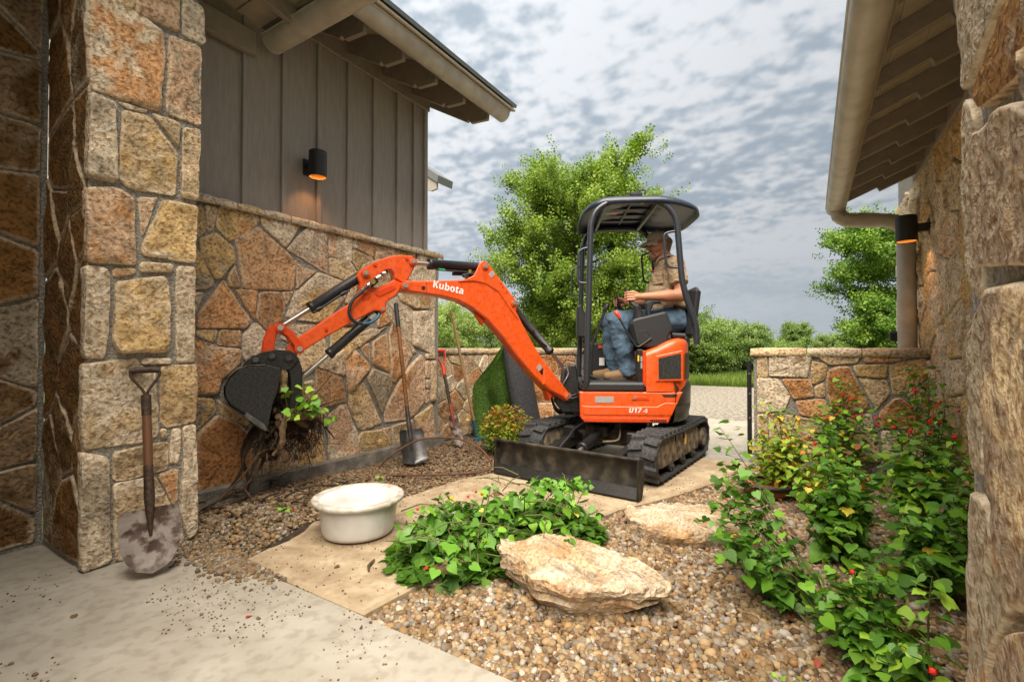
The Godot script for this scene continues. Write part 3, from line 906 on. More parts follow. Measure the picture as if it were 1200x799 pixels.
# half-round gutter along z; its hollow side is up
func gutter_mesh(from: float, to: float, capped: bool, r := 0.083) -> ArrayMesh:
	var b := Build.new()
	var rows := []
	var inner := []
	for i in 13:
		var t := PI + PI * i / 12.0
		rows.append([Vector3(cos(t) * r, sin(t) * r, from), Vector3(cos(t) * r, sin(t) * r, to)])
		inner.append([Vector3(cos(t) * (r - 0.005), sin(t) * (r - 0.005), from), Vector3(cos(t) * (r - 0.005), sin(t) * (r - 0.005), to)])
	b.loft(rows)
	b.loft(inner)
	b.tube([Vector3(r, 0.004, from), Vector3(r, 0.004, to)], 0.009, 8)
	b.tube([Vector3(-r, 0.004, from), Vector3(-r, 0.004, to)], 0.006, 6)
	if capped:
		for e in [[from, 1.0], [to, -1.0]]:
			var z: float = e[0]
			var dome := []
			for j in 4:
				var a := j / 3.0
				var row := []
				for i in 13:
					var t := PI + PI * i / 12.0
					row.append(Vector3(cos(t) * r * cos(a * PI / 2), sin(t) * r * cos(a * PI / 2), z + e[1] * r * 0.28 * sin(a * PI / 2)))
				dome.append(row)
			b.loft(dome)
	return b.mesh()

func build_porch() -> void:
	# recess behind the left pillar; its shade is painted into darker stone tones
	var w := thing("porch_wall", "rubble stone porch wall with painted shade in the recess behind the pale pillar", "wall")
	mortar(w, Vector3(-3.58, 1.75, 0.55), Vector3(0.30, 3.5, 2.76))
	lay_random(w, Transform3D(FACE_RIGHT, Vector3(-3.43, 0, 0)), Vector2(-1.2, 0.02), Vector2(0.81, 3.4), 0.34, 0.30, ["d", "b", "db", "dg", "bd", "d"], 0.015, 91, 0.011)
	var s := thing("porch_wall", "added brown board wall out of view that darkens the porch recess", "wall")  # added out of view to block light from the recess
	var b := Build.new()
	b.box(Vector3(-2.55, 1.75, 0.28), Vector3(2.6, 3.5, 0.2))
	put("wall", b.mesh(), M.siding, s)
	var r := thing("porch_roof", "open porch roof with exposed rafters and half-round gutter overhead", "roof")
	# rises away from the yard
	var tilt := Transform3D(Basis(Vector3.RIGHT, -0.20), Vector3(-2.95, 3.40, -1.98))
	for k in 22:
		b = Build.new()
		b.x = tilt
		b.box(Vector3(0, 0, 0.088 + k * 0.178), Vector3(1.35, 0.02, 0.172), 0.004)
		put("roof_board", b.mesh(), M.deck, r)
	b = Build.new()
	b.x = tilt
	b.box(Vector3(0, 0.03, 1.95), Vector3(1.40, 0.03, 4.0))
	put("roofing", b.mesh(), M.roof_metal, r)
	for x in [-3.02, -2.58, -2.30]:
		b = Build.new()
		b.x = Transform3D(tilt.basis, Vector3(x, 3.325, -1.97))
		b.box(Vector3(0, 0, 1.95), Vector3(0.045, 0.13, 3.9), 0.004)
		put("rafter", b.mesh(), M.trim, r)
	put("gutter", gutter_mesh(-3.36, -2.24, true, 0.088), M.gutter, r, Transform3D(Basis(Vector3.UP, PI / 2), Vector3(0, 3.30, -2.03)))
	b = Build.new()
	b.box(Vector3(-3.38, 3.215, -1.55), Vector3(0.05, 0.17, 0.72), 0.005)
	put("ledger", b.mesh(), M.trim, r)

func build_right_house() -> void:
	var h := thing("stone_house", "right house of warm rubble stone with low eave, gutter and downspout", "house")
	mortar(h, Vector3(1.09, 1.4, -3.2), Vector3(0.60, 2.8, 6.26))
	lay_random(h, Transform3D(FACE_LEFT, Vector3(0.79, 0, 0)), Vector2(-6.33, 0.02), Vector2(-1.5, 2.48), 0.36, 0.30, ["c", "yc", "ct", "cy", "pc", "c", "yt", "cp", "y", "ct"], 0.020, 101, 0.011, 0.035)
	var b := Build.new()
	b.box(Vector3(1.09, 1.4, -6.34), Vector3(0.58, 2.8, 0.03))
	put("end_wall", b.mesh(), M.mortar, h)
	# eave
	for k in 11:
		var z := -5.16 + k * 0.36
		b = Build.new()
		b.x = Transform3D(Basis.IDENTITY, Vector3(0, 0, z))
		b.prism(PackedVector2Array([Vector2(0.86, 2.530), Vector2(0.86, 2.66), Vector2(0.262, 2.405), Vector2(0.262, 2.318), Vector2(0.50, 2.419), Vector2(0.518, 2.384)]), -0.020, 0.020, 0.003)
		put("rafter", b.mesh(), M.trim, h)
	var slope := Vector3(-0.597, -0.255, 0).normalized()
	var n := Vector3(-0.255, 0.597, 0).normalized()
	for k in 5:
		b = Build.new()
		b.x = Transform3D(Basis(slope, n, Vector3(0, 0, -1)), Vector3(0.265 + k * 0.142, 2.418 + k * 0.0606, -3.3))
		b.box(Vector3.ZERO, Vector3(0.152, 0.02, 4.0), 0.003)
		put("eave_board", b.mesh(), M.deck, h)
	b = Build.new()
	b.box(Vector3(0.775, 2.53, -3.3), Vector3(0.04, 0.14, 3.96), 0.004)
	put("frieze_board", b.mesh(), M.trim, h)
	b = Build.new()
	b.x = Transform3D(Basis(slope, n, Vector3(0, 0, -1)), Vector3(1.2, 2.86, -3.3))
	b.box(Vector3(0, 0, 0), Vector3(2.16, 0.03, 4.2))
	put("roof", b.mesh(), M.roof_metal, h)
	put("gutter", gutter_mesh(-5.30, -1.3, true, 0.074), M.gutter, h, Transform3D(Basis.IDENTITY, Vector3(0.207, 2.318, 0)))
	b = Build.new()
	b.box(Vector3(0.143, 2.405, -3.3), Vector3(0.018, 0.016, 4.02))
	put("drip_edge", b.mesh(), M.drip, h)
	# downspout: ribbed elbow from the gutter back to the wall, then straight down
	var path := [Vector3(0.215, 2.30, -5.17), Vector3(0.222, 2.225, -5.17), Vector3(0.27, 2.175, -5.17), Vector3(0.36, 2.158, -5.17), Vector3(0.56, 2.128, -5.17), Vector3(0.64, 2.10, -5.17), Vector3(0.682, 2.04, -5.17), Vector3(0.693, 1.95, -5.17), Vector3(0.695, 0.06, -5.17)]
	var fine := []
	var radii := []
	for i in path.size() - 1:
		var nn := 7 if (i < 3 or (i > 3 and i < 7)) else 2
		for k in nn:
			fine.append(path[i].lerp(path[i + 1], float(k) / nn))
			radii.append(0.066 if nn == 2 or k % 2 else 0.058)
	fine.append(path[-1])
	radii.append(0.066)
	b = Build.new()
	b.tube(fine, radii, 14)
	put("downspout", b.mesh(), M.gutter, h)

func build_garden_walls() -> void:
	var caps := ["t", "c", "t", "tg"[0]]
	var w := thing("garden_wall", "low stone wall with long handled tools leaning on it", "wall", Transform3D.IDENTITY, "low walls either side of the gate")
	mortar(w, Vector3(-3.555, 0.45, -4.46), Vector3(0.27, 1.02, 1.10))
	mortar(w, Vector3(-2.95, 0.45, -5.035), Vector3(1.46, 1.02, 0.27))
	lay_random(w, Transform3D(FACE_RIGHT, Vector3(-3.42, 0, 0)), Vector2(3.90, 0.02), Vector2(4.89, 0.955), 0.24, 0.22, ["t", "o", "ty", "p", "r", "c", "yt"], 0.014, 111, 0.008)
	lay_random(w, Transform3D(ALONG_X, Vector3(0, 0, -4.90)), Vector2(-3.40, 0.02), Vector2(-2.225, 0.955), 0.27, 0.22, ["t", "o", "p", "r", "ro", "c", "ot"], 0.014, 112, 0.008)
	lay_caps(w, Transform3D(FACE_RIGHT, Vector3(-3.42, 0.958, 0)), 3.90, 4.90, 0.072, 0.03, 0.28, 0.30, 113, caps)
	lay_caps(w, Transform3D(ALONG_X, Vector3(0, 0.958, -4.90)), -3.40, -2.20, 0.072, 0.03, 0.28, 0.34, 114, caps)
	var g := thing("garden_wall", "low stone wall behind the red flowers, abutting the right house", "wall", Transform3D.IDENTITY, "low walls either side of the gate")
	mortar(g, Vector3(0.165, 0.45, -4.945), Vector3(1.20, 1.02, 0.27))
	lay_listed(g, Transform3D(ALONG_X, Vector3(0, 0, -4.81)), GATE_WALL_STONES, false, 0.018, 51.0, 0.9)
	lay_caps(g, Transform3D(ALONG_X, Vector3(0, 0.958, -4.81)), -0.462, 0.772, 0.074, 0.035, 0.30, 0.55, 115, caps)
	# hinge post of the gate
	var p := thing("gate_post", "narrow black metal gate post with bolts at the low wall's end", "post", Transform3D(Basis.IDENTITY, Vector3(-0.475, 0, -4.85)))
	var b := Build.new()
	b.box(Vector3(0, 0.49, 0), Vector3(0.035, 0.86, 0.05), 0.004)
	put("post", b.mesh(), M.black, p)
	for y in [0.18, 0.40, 0.62, 0.80]:
		b = Build.new()
		b.tube([Vector3(0.005, y, 0.024), Vector3(0.005, y, 0.032)], 0.008, 8)
		put("bolt", b.mesh(), M.steel, p)

func wall_lamp(label: String, at: Transform3D, h: float, r: float) -> void:
	# the frame's z points out of the wall
	var l := thing("wall_lamp", label, "lamp", at, "cylinder wall lamps")
	var b := Build.new()
	b.box(Vector3(0, 0, 0.008), Vector3(0.075, 0.13, 0.016), 0.004)
	put("back_plate", b.mesh(), M.lamp, l)
	b = Build.new()
	b.box(Vector3(0, 0, 0.05), Vector3(0.05, 0.06, 0.08), 0.006)
	put("bracket", b.mesh(), M.lamp, l)
	b = Build.new()
	b.x = Transform3D(Basis.IDENTITY, Vector3(0, 0, 0.075 + r))
	b.lathe([Vector2(r - 0.004, -h / 2), Vector2(r, -h / 2), Vector2(r, h / 2 - 0.004), Vector2(r - 0.004, h / 2), Vector2(r - 0.012, h / 2), Vector2(r - 0.012, h / 2 - 0.02), Vector2(0, h / 2 - 0.02)], 28, 0, TAU, false)
	put("shade", b.mesh(), M.lamp, l)
	b = Build.new()
	b.x = Transform3D(Basis.IDENTITY, Vector3(0, 0, 0.075 + r))
	b.lathe([Vector2(r - 0.005, -h / 2 + 0.002), Vector2(r - 0.007, 0.03), Vector2(0, 0.03)], 28, 0, TAU, false)
	put("reflector", b.mesh(), M.lamp_inside, l)
	b = Build.new()
	b.ball(Vector3(0, -0.035, 0.075 + r), Vector3(0.022, 0.026, 0.022))
	put("bulb", b.mesh(), M.glow, l)
	var s := SpotLight3D.new()
	s.name = "lamp_light"
	s.position = Vector3(0, -0.035, 0.075 + r)
	s.rotation = Vector3(-PI / 2, 0, 0)
	s.spot_angle = 52
	s.spot_angle_attenuation = 0.9
	s.light_energy = 0.05
	s.light_color = Color(1.0, 0.70, 0.42)
	s.light_size = 0.02
	s.spot_range = 4
	s.spot_attenuation = 2
	s.shadow_enabled = true
	l.add_child(s, true)

func build_lamps() -> void:
	wall_lamp("black cylinder lamp lit on the brown siding", Transform3D(FACE_RIGHT, Vector3(-3.443, 2.485, -2.375)), 0.205, 0.068)
	wall_lamp("dark cylinder lamp lit on the right house near the downspout", Transform3D(FACE_LEFT, Vector3(0.775, 1.945, -4.70)), 0.195, 0.068)
	var f := thing("floodlight", "small black floodlight behind the low wall at the house corner", "lamp", Transform3D(Basis.IDENTITY, Vector3(0.66, 1.14, -5.55)))
	var b := Build.new()
	b.box(Vector3(0, 0, 0), Vector3(0.09, 0.085, 0.07), 0.01)
	b.box(Vector3(0.05, -0.05, -0.01), Vector3(0.03, 0.08, 0.03), 0.004)
	put("housing", b.mesh(), M.black_plastic, f)
	b = Build.new()
	b.tube([Vector3(0.05, -0.08, -0.01), Vector3(0.05, -1.14, -0.01)], 0.012, 8)
	put("stake", b.mesh(), M.black, f)

# ------------------------------------------------------------------ ground
func slab(called: String, pts: Array, y0: float, y1: float, m: Material, bev := 0.012) -> void:
	var poly := PackedVector2Array()
	for p in pts:
		poly.append(Vector2(p[0], -p[1]))
	var b := Build.new()
	# prism stands up along its z; turn it so that its z is the world's y
	b.x = Transform3D(Basis(Vector3.RIGHT, -PI / 2), Vector3.ZERO)
	b.prism(poly, y0, y1, bev)
	structure(called, b.mesh(), m)

const PATH_POLY := [[-2.36, -1.292], [-1.495, -1.292], [-1.47, -1.62], [-1.30, -2.15], [-1.12, -2.75], [-1.06, -3.0], [-0.95, -3.22], [-0.80, -3.55], [-0.62, -4.05], [-0.46, -4.80], [-2.18, -4.80], [-2.20, -3.6], [-2.24, -3.30], [-2.36, -3.0], [-2.40, -2.45], [-2.53, -1.80], [-2.40, -1.46]]

func build_ground() -> void:
	var b := Build.new()
	b.flat()
	# gently rising, far enough to meet the sky
	var rows := []
	for i in 30:
		var d := pow(i / 29.0, 2.6) * 640.0
		var row := []
		for k in 49:
			var t := -PI * 0.96 + TAU * 0.48 * 2.0 * k / 48.0
			var rise := -0.065 if d < 6 else -0.065 + (d - 6) * 0.0015
			row.append(Vector3(sin(t) * d, rise, -3.0 - cos(t) * d))
		rows.append(row)
	b.loft(rows)
	structure("ground", b.mesh(), M.grass_ground)
	slab("patio_slab", [[-3.44, 2.0], [1.3, 2.0], [1.3, -1.278], [-3.44, -1.278]], -0.12, 0.0, M.concrete, 0.01)
	slab("path", PATH_POLY.slice(0), -0.12, -0.004, M.path, 0.012)
	# planting beds
	slab("left_bed", [[-3.5, -1.279], [-1.9, -1.29], [-1.9, -5.0], [-3.5, -5.0]], -0.2, -0.045, M.soil, 0.0)
	slab("right_bed", [[-1.95, -1.285], [1.3, -1.285], [1.3, -5.0], [-1.95, -5.0]], -0.2, -0.050, M.gravel_bed, 0.0)
	slab("driveway", [[-2.19, -4.806], [-0.46, -4.806], [1.2, -7.55], [-3.4, -7.55]], -0.12, -0.012, M.concrete, 0.0)
	slab("gravel_road", [[-9.0, -7.2], [-3.4, -7.0], [-3.4, -7.56], [1.2, -7.56], [1.4, -7.0], [26.0, -8.2], [26.0, -15.6], [-9.0, -14.0], [-30.0, -11.5], [-30.0, -7.6]], -0.2, -0.03, M.road, 0.0)

func in_path(x: float, z: float) -> bool:
	var poly := PackedVector2Array()
	for p in PATH_POLY:
		poly.append(Vector2(p[0], p[1]))
	return Geometry2D.is_point_in_polygon(Vector2(x, z), poly)

func pebble_mesh(sd: int) -> ArrayMesh:
	var b := Build.new()
	var r := RandomNumberGenerator.new()
	r.seed = sd
	var s := Vector3(1.0, r.randf_range(0.5, 0.72), r.randf_range(0.62, 0.9))
	var prof := []
	for i in 6:
		prof.append(sin(PI * i / 5.0))
	var rows := []
	for i in 6:
		var t := PI * i / 5.0
		var row := []
		for k in 9:
			var a := TAU * k / 9.0
			var p := Vector3(sin(t) * cos(a), cos(t), sin(t) * sin(a))
			p *= 1.0 + rough_noise.get_noise_3d(p.x * 9.0, p.y * 9.0 + sd * 7.0, p.z * 9.0) * 0.35
			row.append(p * s)
		rows.append(row)
	b.loft(rows, true)
	return b.mesh()

func pebble_tint(r: RandomNumberGenerator) -> Color:
	var list := [Color(0.46, 0.30, 0.14), Color(0.40, 0.23, 0.09), Color(0.52, 0.40, 0.25), Color(0.30, 0.17, 0.07), Color(0.44, 0.25, 0.09), Color(0.36, 0.28, 0.19), Color(0.52, 0.34, 0.15), Color(0.24, 0.125, 0.05), Color(0.58, 0.48, 0.35)]
	var c: Color = list[r.randi() % list.size()] * Color(0.93, 0.98, 1.10) * r.randf_range(0.36, 0.86)
	c.a = 1.0
	return c

func stone_place(r: RandomNumberGenerator, x: float, y: float, z: float, size: float) -> Transform3D:
	var basis := Basis(Vector3.UP, r.randf() * TAU) * Basis(Vector3.RIGHT, r.randf_range(-0.45, 0.45)) * Basis(Vector3.BACK, r.randf_range(-0.45, 0.45))
	return Transform3D(basis.scaled_local(Vector3.ONE * size), Vector3(x, y, z))

func bed_hump(x: float, z: float) -> float:
	# heaps of soil along the wall; they run out before the slab's edge
	return (0.10 * exp(-pow((x + 2.76) / 0.33, 2) - pow((z + 1.50) / 0.30, 2)) + 0.10 * exp(-pow((x + 3.0) / 0.3, 2) - pow((z + 2.2) / 0.5, 2)) + 0.05 * exp(-pow((x + 3.1) / 0.35, 2) - pow((z + 3.6) / 0.7, 2))) * smoothstep(1.20, 1.48, -z)

func build_gravel() -> void:
	var r := RandomNumberGenerator.new()
	r.seed = 5
	var root := Node3D.new()
	root.name = "gravel"
	root.set_meta("kind", "stuff")
	root.set_meta("label", "rounded tan river pebbles covering the right planting bed")
	root.set_meta("category", "gravel")
	add_child(root, true)
	var spots := [[], [], [], []]
	var tints := [[], [], [], []]
	for i in 78000:
		var z := -1.30 - pow(r.randf(), 1.25) * 3.5
		var x := r.randf_range(-1.75, 0.80)
		var far := (-z - 1.3) / 3.5
		var size := r.randf_range(0.007, 0.0165) * (1.0 + 0.25 * far) * (1.5 if r.randf() < 0.08 else 1.0)
		if in_path(x - 0.012, z) or in_path(x + 0.01, z):
			continue
		if x > 0.22 and z > -1.5:
			continue
		var k := r.randi() % 4
		spots[k].append(stone_place(r, x, -0.052 + size * 0.3 + r.randf() * 0.022, z, size))
		tints[k].append(pebble_tint(r))
	for k in 4:
		scatter("pebbles", pebble_mesh(k + 1), M.pebble, spots[k], tints[k], root)
	# the heap of pebbles and chips that has spilled from the left bed beside the pillar
	var left := Node3D.new()
	left.name = "gravel"
	left.name = numbered("spilled_gravel", self)
	left.set_meta("kind", "stuff")
	left.set_meta("label", "pebbles and bark chips loose along the left house wall")
	left.set_meta("category", "gravel")
	add_child(left, true)
	spots = [[], [], [], []]
	tints = [[], [], [], []]
	for i in 30000:
		var z := -1.275 - pow(r.randf(), 1.15) * 3.55
		var x := r.randf_range(-3.36, -1.9)
		if in_path(x, z):
			continue
		var hump := bed_hump(x, z)
		var size := r.randf_range(0.008, 0.017)
		var k := r.randi() % 4
		var y := -0.04 + size * 0.3 + hump + r.randf() * 0.022
		var place := stone_place(r, x, y, z, size)
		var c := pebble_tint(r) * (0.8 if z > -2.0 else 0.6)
		if z < -1.75 and r.randf() < 0.75:
			place.basis = place.basis.scaled_local(Vector3(1.5, 0.35, 0.8))
			c = Color(0.24, 0.15, 0.075).lerp(Color(0.36, 0.26, 0.16), r.randf() * r.randf()) * r.randf_range(0.5, 1.2)
		c.a = 1.0
		spots[k].append(place)
		tints[k].append(c)
	for i in 1900:
		# strays on the slab's edge in front of the heap
		var x := -2.45 + r.randfn(0.0, 0.16)
		var z := -1.29 + absf(r.randfn(0.0, 0.065))
		if x < -2.80 or x > -1.9:
			continue
		var size := r.randf_range(0.006, 0.014)
		spots[i % 4].append(stone_place(r, x, size * 0.35 + maxf(0.0, 0.045 * exp(-pow((x + 2.62) / 0.16, 2)) - (z + 1.29) * 0.4) * r.randf(), z, size))
		tints[i % 4].append(pebble_tint(r) * 0.8)
	for k in 4:
		scatter("pebbles", pebble_mesh(k + 11), M.pebble, spots[k], tints[k], left)
	# soil mounded under the chips
	var b := Build.new()
	var rows := []
	for i in 40:
		var row := []
		for k in 18:
			var x := -3.42 + k * 0.085
			var z := -1.272 - i * 0.09
			var hump := bed_hump(x, z)
			row.append(Vector3(x, -0.030 + hump + rough_noise.get_noise_2d(x * 9, z * 9) * 0.010, z))
		rows.append(row)
	b.loft(rows)
	structure("soil_mound", b.mesh(), M.soil)
	# crumbs of soil and leaf on the slabs
	spots = []
	tints = []
	for i in 4200:
		var x := r.randf_range(-3.0, -0.8)
		var z := -1.28 + pow(r.randf(), 1.2) * 1.0
		var near := exp(-pow((x + 2.0) / 0.75, 2))
		if r.randf() > 0.12 + near * 0.55 * (1.0 - absf(z + 1.0) * 0.7) or patch_noise.get_noise_2d(x * 5.0, z * 5.0) < -0.02:
			continue
		var size := r.randf_range(0.0016, 0.0048) * (2.0 if r.randf() < 0.05 else 1.0)
		spots.append(stone_place(r, x, size * 0.3, z, size))
		var c := Color(0.10, 0.062, 0.034) * r.randf_range(0.6, 2.2)
		c.a = 1.0
		tints.append(c)
	for i in 900:
		var x := r.randf_range(-2.5, -0.6)
		var z := r.randf_range(-4.0, -1.3)
		if not in_path(x, z):
			continue
		var size := r.randf_range(0.002, 0.006)
		spots.append(stone_place(r, x, size * 0.3 - 0.004, z, size))
		tints.append(Color(0.12, 0.075, 0.04))
	var o := scatter("soil_crumbs", pebble_mesh(21), M.pebble, spots, tints)
	tag(o, "dark crumbs of soil strewn over the slabs", "soil")
	# dry leaf scraps among the pebbles
	spots = []
	tints = []
	for i in 420:
		var x := r.randf_range(-1.7, 0.75) if i % 3 else r.randf_range(-3.3, -2.5)
		var z := r.randf_range(-4.4, -1.32)
		if in_path(x, z):
			continue
		var y := -0.012 + bed_hump(x, z) if x < -2.0 else -0.010
		spots.append(Transform3D((Basis(Vector3.UP, r.randf() * TAU) * Basis(Vector3.RIGHT, r.randfn(0, 0.35))).scaled(Vector3.ONE * r.randf_range(0.012, 0.034)), Vector3(x, y + r.randf() * 0.012, z)))
		var c := Color(0.26, 0.13, 0.055).lerp(Color(0.42, 0.07, 0.03), 1.0 if r.randf() < 0.2 else 0.0) * r.randf_range(0.5, 1.2)
		c.a = 1.0
		tints.append(c)
	tag(scatter("leaf_litter", leaf_of(1, 2), M.crown, spots, tints), "brown and red scraps of dry leaf among the pebbles", "leaf litter")
	# single leaves and twigs that catch the eye
	var leaves := [["fallen_leaf", "red fallen leaf alone on the front slab", -1.83, -1.02, M.red_leaf, 0.028], ["fallen_leaf", "dark brown curled leaf on the front slab near the porch", -2.42, -0.68, M.dry_leaf, 0.034], ["fallen_leaf", "brown curled leaf on the path slab below the tub", -1.90, -1.50, M.dry_leaf, 0.03], ["fallen_leaf", "small green leaf on the path behind the tub", -1.93, -2.30, M.leaf_b, 0.045]]
	for l in leaves:
		var at := Transform3D(Basis(Vector3.UP, r.randf() * TAU).scaled(Vector3.ONE * l[5]), Vector3(l[2], 0.004, l[3]))
		tag(put(l[0], leaf_mesh(1, 0.5), l[4], self, at), l[1], "leaf")
	b = Build.new()
	b.tube([Vector3(-1.80, 0.006, -1.62), Vector3(-1.77, 0.010, -1.56), Vector3(-1.735, 0.006, -1.53)], [0.006, 0.007, 0.005], 7)
	tag(put("twig", b.mesh(), M.root, self), "short brown twig lying on the path slab below the tub", "twig")
	# grass along the far side of the road
	spots = []
	tints = []
	b = Build.new()
	b.smooth()
	for k in 5:
		var a := k * 1.3
		var d := Vector3(cos(a), 0, sin(a))
		b.tri(d * 0.12 - d.cross(Vector3.UP) * 0.03, d * 0.12 + d.cross(Vector3.UP) * 0.03, d * 0.3 + Vector3(0, 0.42 + 0.1 * (k % 3), 0))
	for i in 26000:
		var x := r.randf_range(-16.0, 12.0)
		var z := -14.9 - pow(r.randf(), 1.6) * 9.0 + x * -0.05
		spots.append(Transform3D(Basis(Vector3.UP, r.randf() * TAU).scaled(Vector3.ONE * r.randf_range(0.22, 0.5)), Vector3(x, -0.05, z)))
		var c := Color(0.12, 0.20, 0.03).lerp(Color(0.24, 0.30, 0.06), r.randf())
		tints.append(c)
	o = scatter("grass", b.mesh(), M.crown, spots, tints)
	tag(o, "bright grass verge along the far side of the gravel road", "grass")

# ------------------------------------------------------------------ leaves, plants, trees
# a broad leaf of about unit length that lies in x and z, its stalk at the origin, its tip towards +z
func leaf_mesh(kind: int, fold := 0.25) -> ArrayMesh:
	var b := Build.new()
	b.smooth()
	var side := []
	match kind:
		0: side = [[0.0, 0.0], [0.22, -0.14], [0.46, -0.04], [0.56, 0.18], [0.50, 0.38], [0.44, 0.50], [0.33, 0.62], [0.24, 0.78], [0.10, 0.92], [0.0, 1.04]]     # broad heart, faintly lobed
		1: side = [[0.0, 0.0], [0.20, 0.10], [0.32, 0.30], [0.33, 0.52], [0.22, 0.78], [0.0, 1.0]]      # oval
		2: side = [[0.0, 0.0], [0.30, -0.08], [0.52, 0.05], [0.66, 0.34], [0.44, 0.44], [0.40, 0.62], [0.24, 0.70], [0.12, 0.86], [0.0, 1.02]]     # three lobes
		3: side = [[0.0, 0.0], [0.10, 0.15], [0.15, 0.45], [0.10, 0.75], [0.0, 1.0]]      # narrow
	var spine := []
	for i in side.size():
		var z: float = clampf(side[i][1], 0.0, 1.1)
		spine.append(Vector3(0, -0.22 * z * z * fold * 2.0, z))
	for s in [-1.0, 1.0]:
		for i in side.size() - 1:
			var a := Vector3(side[i][0] * s, absf(side[i][0]) * fold * 0.8 - 0.22 * side[i][1] * side[i][1] * fold * 2.0 - side[i][0] * side[i][0] * fold * 1.3, side[i][1])
			var c := Vector3(side[i + 1][0] * s, absf(side[i + 1][0]) * fold * 0.8 - 0.22 * side[i + 1][1] * side[i + 1][1] * fold * 2.0 - side[i + 1][0] * side[i + 1][0] * fold * 1.3, side[i + 1][1])
			var p: Vector3 = spine[i]
			var q: Vector3 = spine[i + 1]
			if s > 0:
				if i > 0: b.tri(p, a, c)
				b.tri(p, c, q)
			else:
				if i > 0: b.tri(p, c, a)
				b.tri(p, q, c)
	return b.mesh()

var leaf_kinds := {}

func leaf_of(kind: int, k: int) -> ArrayMesh:
	var key := kind * 10 + k
	if not leaf_kinds.has(key):
		leaf_kinds[key] = leaf_mesh(kind, [0.12, 0.3, 0.55, 0.95][k])
	return leaf_kinds[key]

func leaf_place(r: RandomNumberGenerator, p: Vector3, out: Vector3, size: float) -> Transform3D:
	var face := Vector3(r.randfn(0, 0.45), 1.0, r.randfn(0, 0.45)).normalized()
	var fwd := (out - face * out.dot(face)).normalized()
	var rgt := face.cross(fwd).normalized()
	return Transform3D(Basis(rgt, fwd.cross(rgt).normalized(), fwd).scaled_local(Vector3.ONE * size), p)

var flower_shapes := []

func flower_mesh() -> ArrayMesh:
	# a furled drooping bloom: petals wrapped into a bud with a stalk of stamens
	var b := Build.new()
	b.lathe([Vector2(0.0, 0.0), Vector2(0.25, 0.1), Vector2(0.42, 0.45), Vector2(0.40, 0.8), Vector2(0.22, 1.05), Vector2(0.0, 1.0)], 7)
	for k in 4:
		var a := k * TAU / 4
		b.smooth()
		var d := Vector3(cos(a), 0, sin(a))
		b.tri(d * 0.30 + Vector3(0, 0.5, 0), d.rotated(Vector3.UP, 0.9) * 0.38 + Vector3(0, 0.8, 0), d.rotated(Vector3.UP, 0.4) * 0.55 + Vector3(0, 1.15, 0))
	b.tube([Vector3(0, 0.9, 0), Vector3(0.08, 1.5, 0.02)], 0.05, 5)
	return b.mesh()

# a leafy stem from base to tip; leaves are separate meshes under the plant
func leafy_stem(plant: Node3D, r: RandomNumberGenerator, base: Vector3, tip: Vector3, leaves: int, size: float, kind: int, mats: Array, stem_r := 0.004, flowers := 0, flower_size := 0.02, wild := 0.35) -> void:
	var mid := base.lerp(tip, 0.5) + Vector3(0, (tip - base).length() * 0.10, 0) + Vector3(r.randf_range(-1, 1), 0, r.randf_range(-1, 1)) * 0.06 * (tip - base).length()
	var pts := []
	for i in 9:
		var t := i / 8.0
		pts.append(base * (1 - t) * (1 - t) + mid * 2 * t * (1 - t) + tip * t * t)
	var rad := []
	for i in 9:
		rad.append(stem_r * (1.0 - 0.75 * i / 8.0))
	var b := Build.new()
	b.tube(pts, rad, 5)
	var ang := r.randf() * TAU
	var blooms := []
	for i in leaves:
		var t := pow((i + 0.4) / leaves, 0.8)
		t = clampf(0.12 + 0.90 * t, 0.0, 1.0)
		var f := t * 8.0
		var at: Vector3 = pts[int(minf(f, 7.0))].lerp(pts[int(minf(f, 7.0)) + 1], clampf(f - int(minf(f, 7.0)), 0, 1))
		ang += 2.4 + r.randf_range(-0.4, 0.4)
		var out := Vector3(cos(ang), r.randf_range(-0.12, 0.55), sin(ang)).normalized()
		var reach := size * r.randf_range(0.25, 0.75) * (1.0 - 0.6 * t)
		var p := at + out * reach
		b.tube([at, at.lerp(p, 0.5) + Vector3(0, reach * 0.15, 0), p], stem_r * 0.30, 4, false)
		var s := size * r.randf_range(0.6, 1.15) * (1.0 - 0.50 * t)
		var face := (Vector3(0, 1, 0) + Vector3(r.randfn(0, wild), 0, r.randfn(0, wild)) + out * 0.25).normalized()
		var fwd := (out - face * out.dot(face) + Vector3(0, -0.2, 0)).normalized()
		var rgt := face.cross(fwd).normalized()
		var basis := Basis(rgt, fwd.cross(rgt).normalized(), fwd).scaled_local(Vector3(s * r.randf_range(0.85, 1.1), s, s))
		var odd := r.randf()
		var shape := kind if odd < 0.75 else (2 if kind == 0 else (1 if kind == 2 else 0))
		var m: Material = mats[r.randi() % mats.size()]
		if odd > 0.965:
			m = M.yellow_leaf if i % 2 else M.dry_leaf
		put("leaf", leaf_of(shape, r.randi() % 4), m, plant, Transform3D(basis, p))
	for i in flowers:
		var t := r.randf_range(0.72, 1.0)
		var at: Vector3 = pts[int(t * 7.99)]
		var d := Vector3(r.randf_range(-1, 1), r.randf_range(0.5, 1.5), r.randf_range(-1, 1)).normalized()
		var p := at + d * size * r.randf_range(0.3, 0.9)
		b.tube([at, p], stem_r * 0.3, 4, false)
		var s := flower_size * r.randf_range(0.75, 1.25)
		var q := Basis(Quaternion(Vector3.UP, d)) * Basis(Vector3.UP, r.randf() * TAU)
		if flower_shapes.is_empty():
			flower_shapes.append(flower_mesh())
		put("flower", flower_shapes[0], M.petal, plant, Transform3D(q.scaled_local(Vector3.ONE * s), p))
	put("stem", b.mesh(), M.stem, plant)

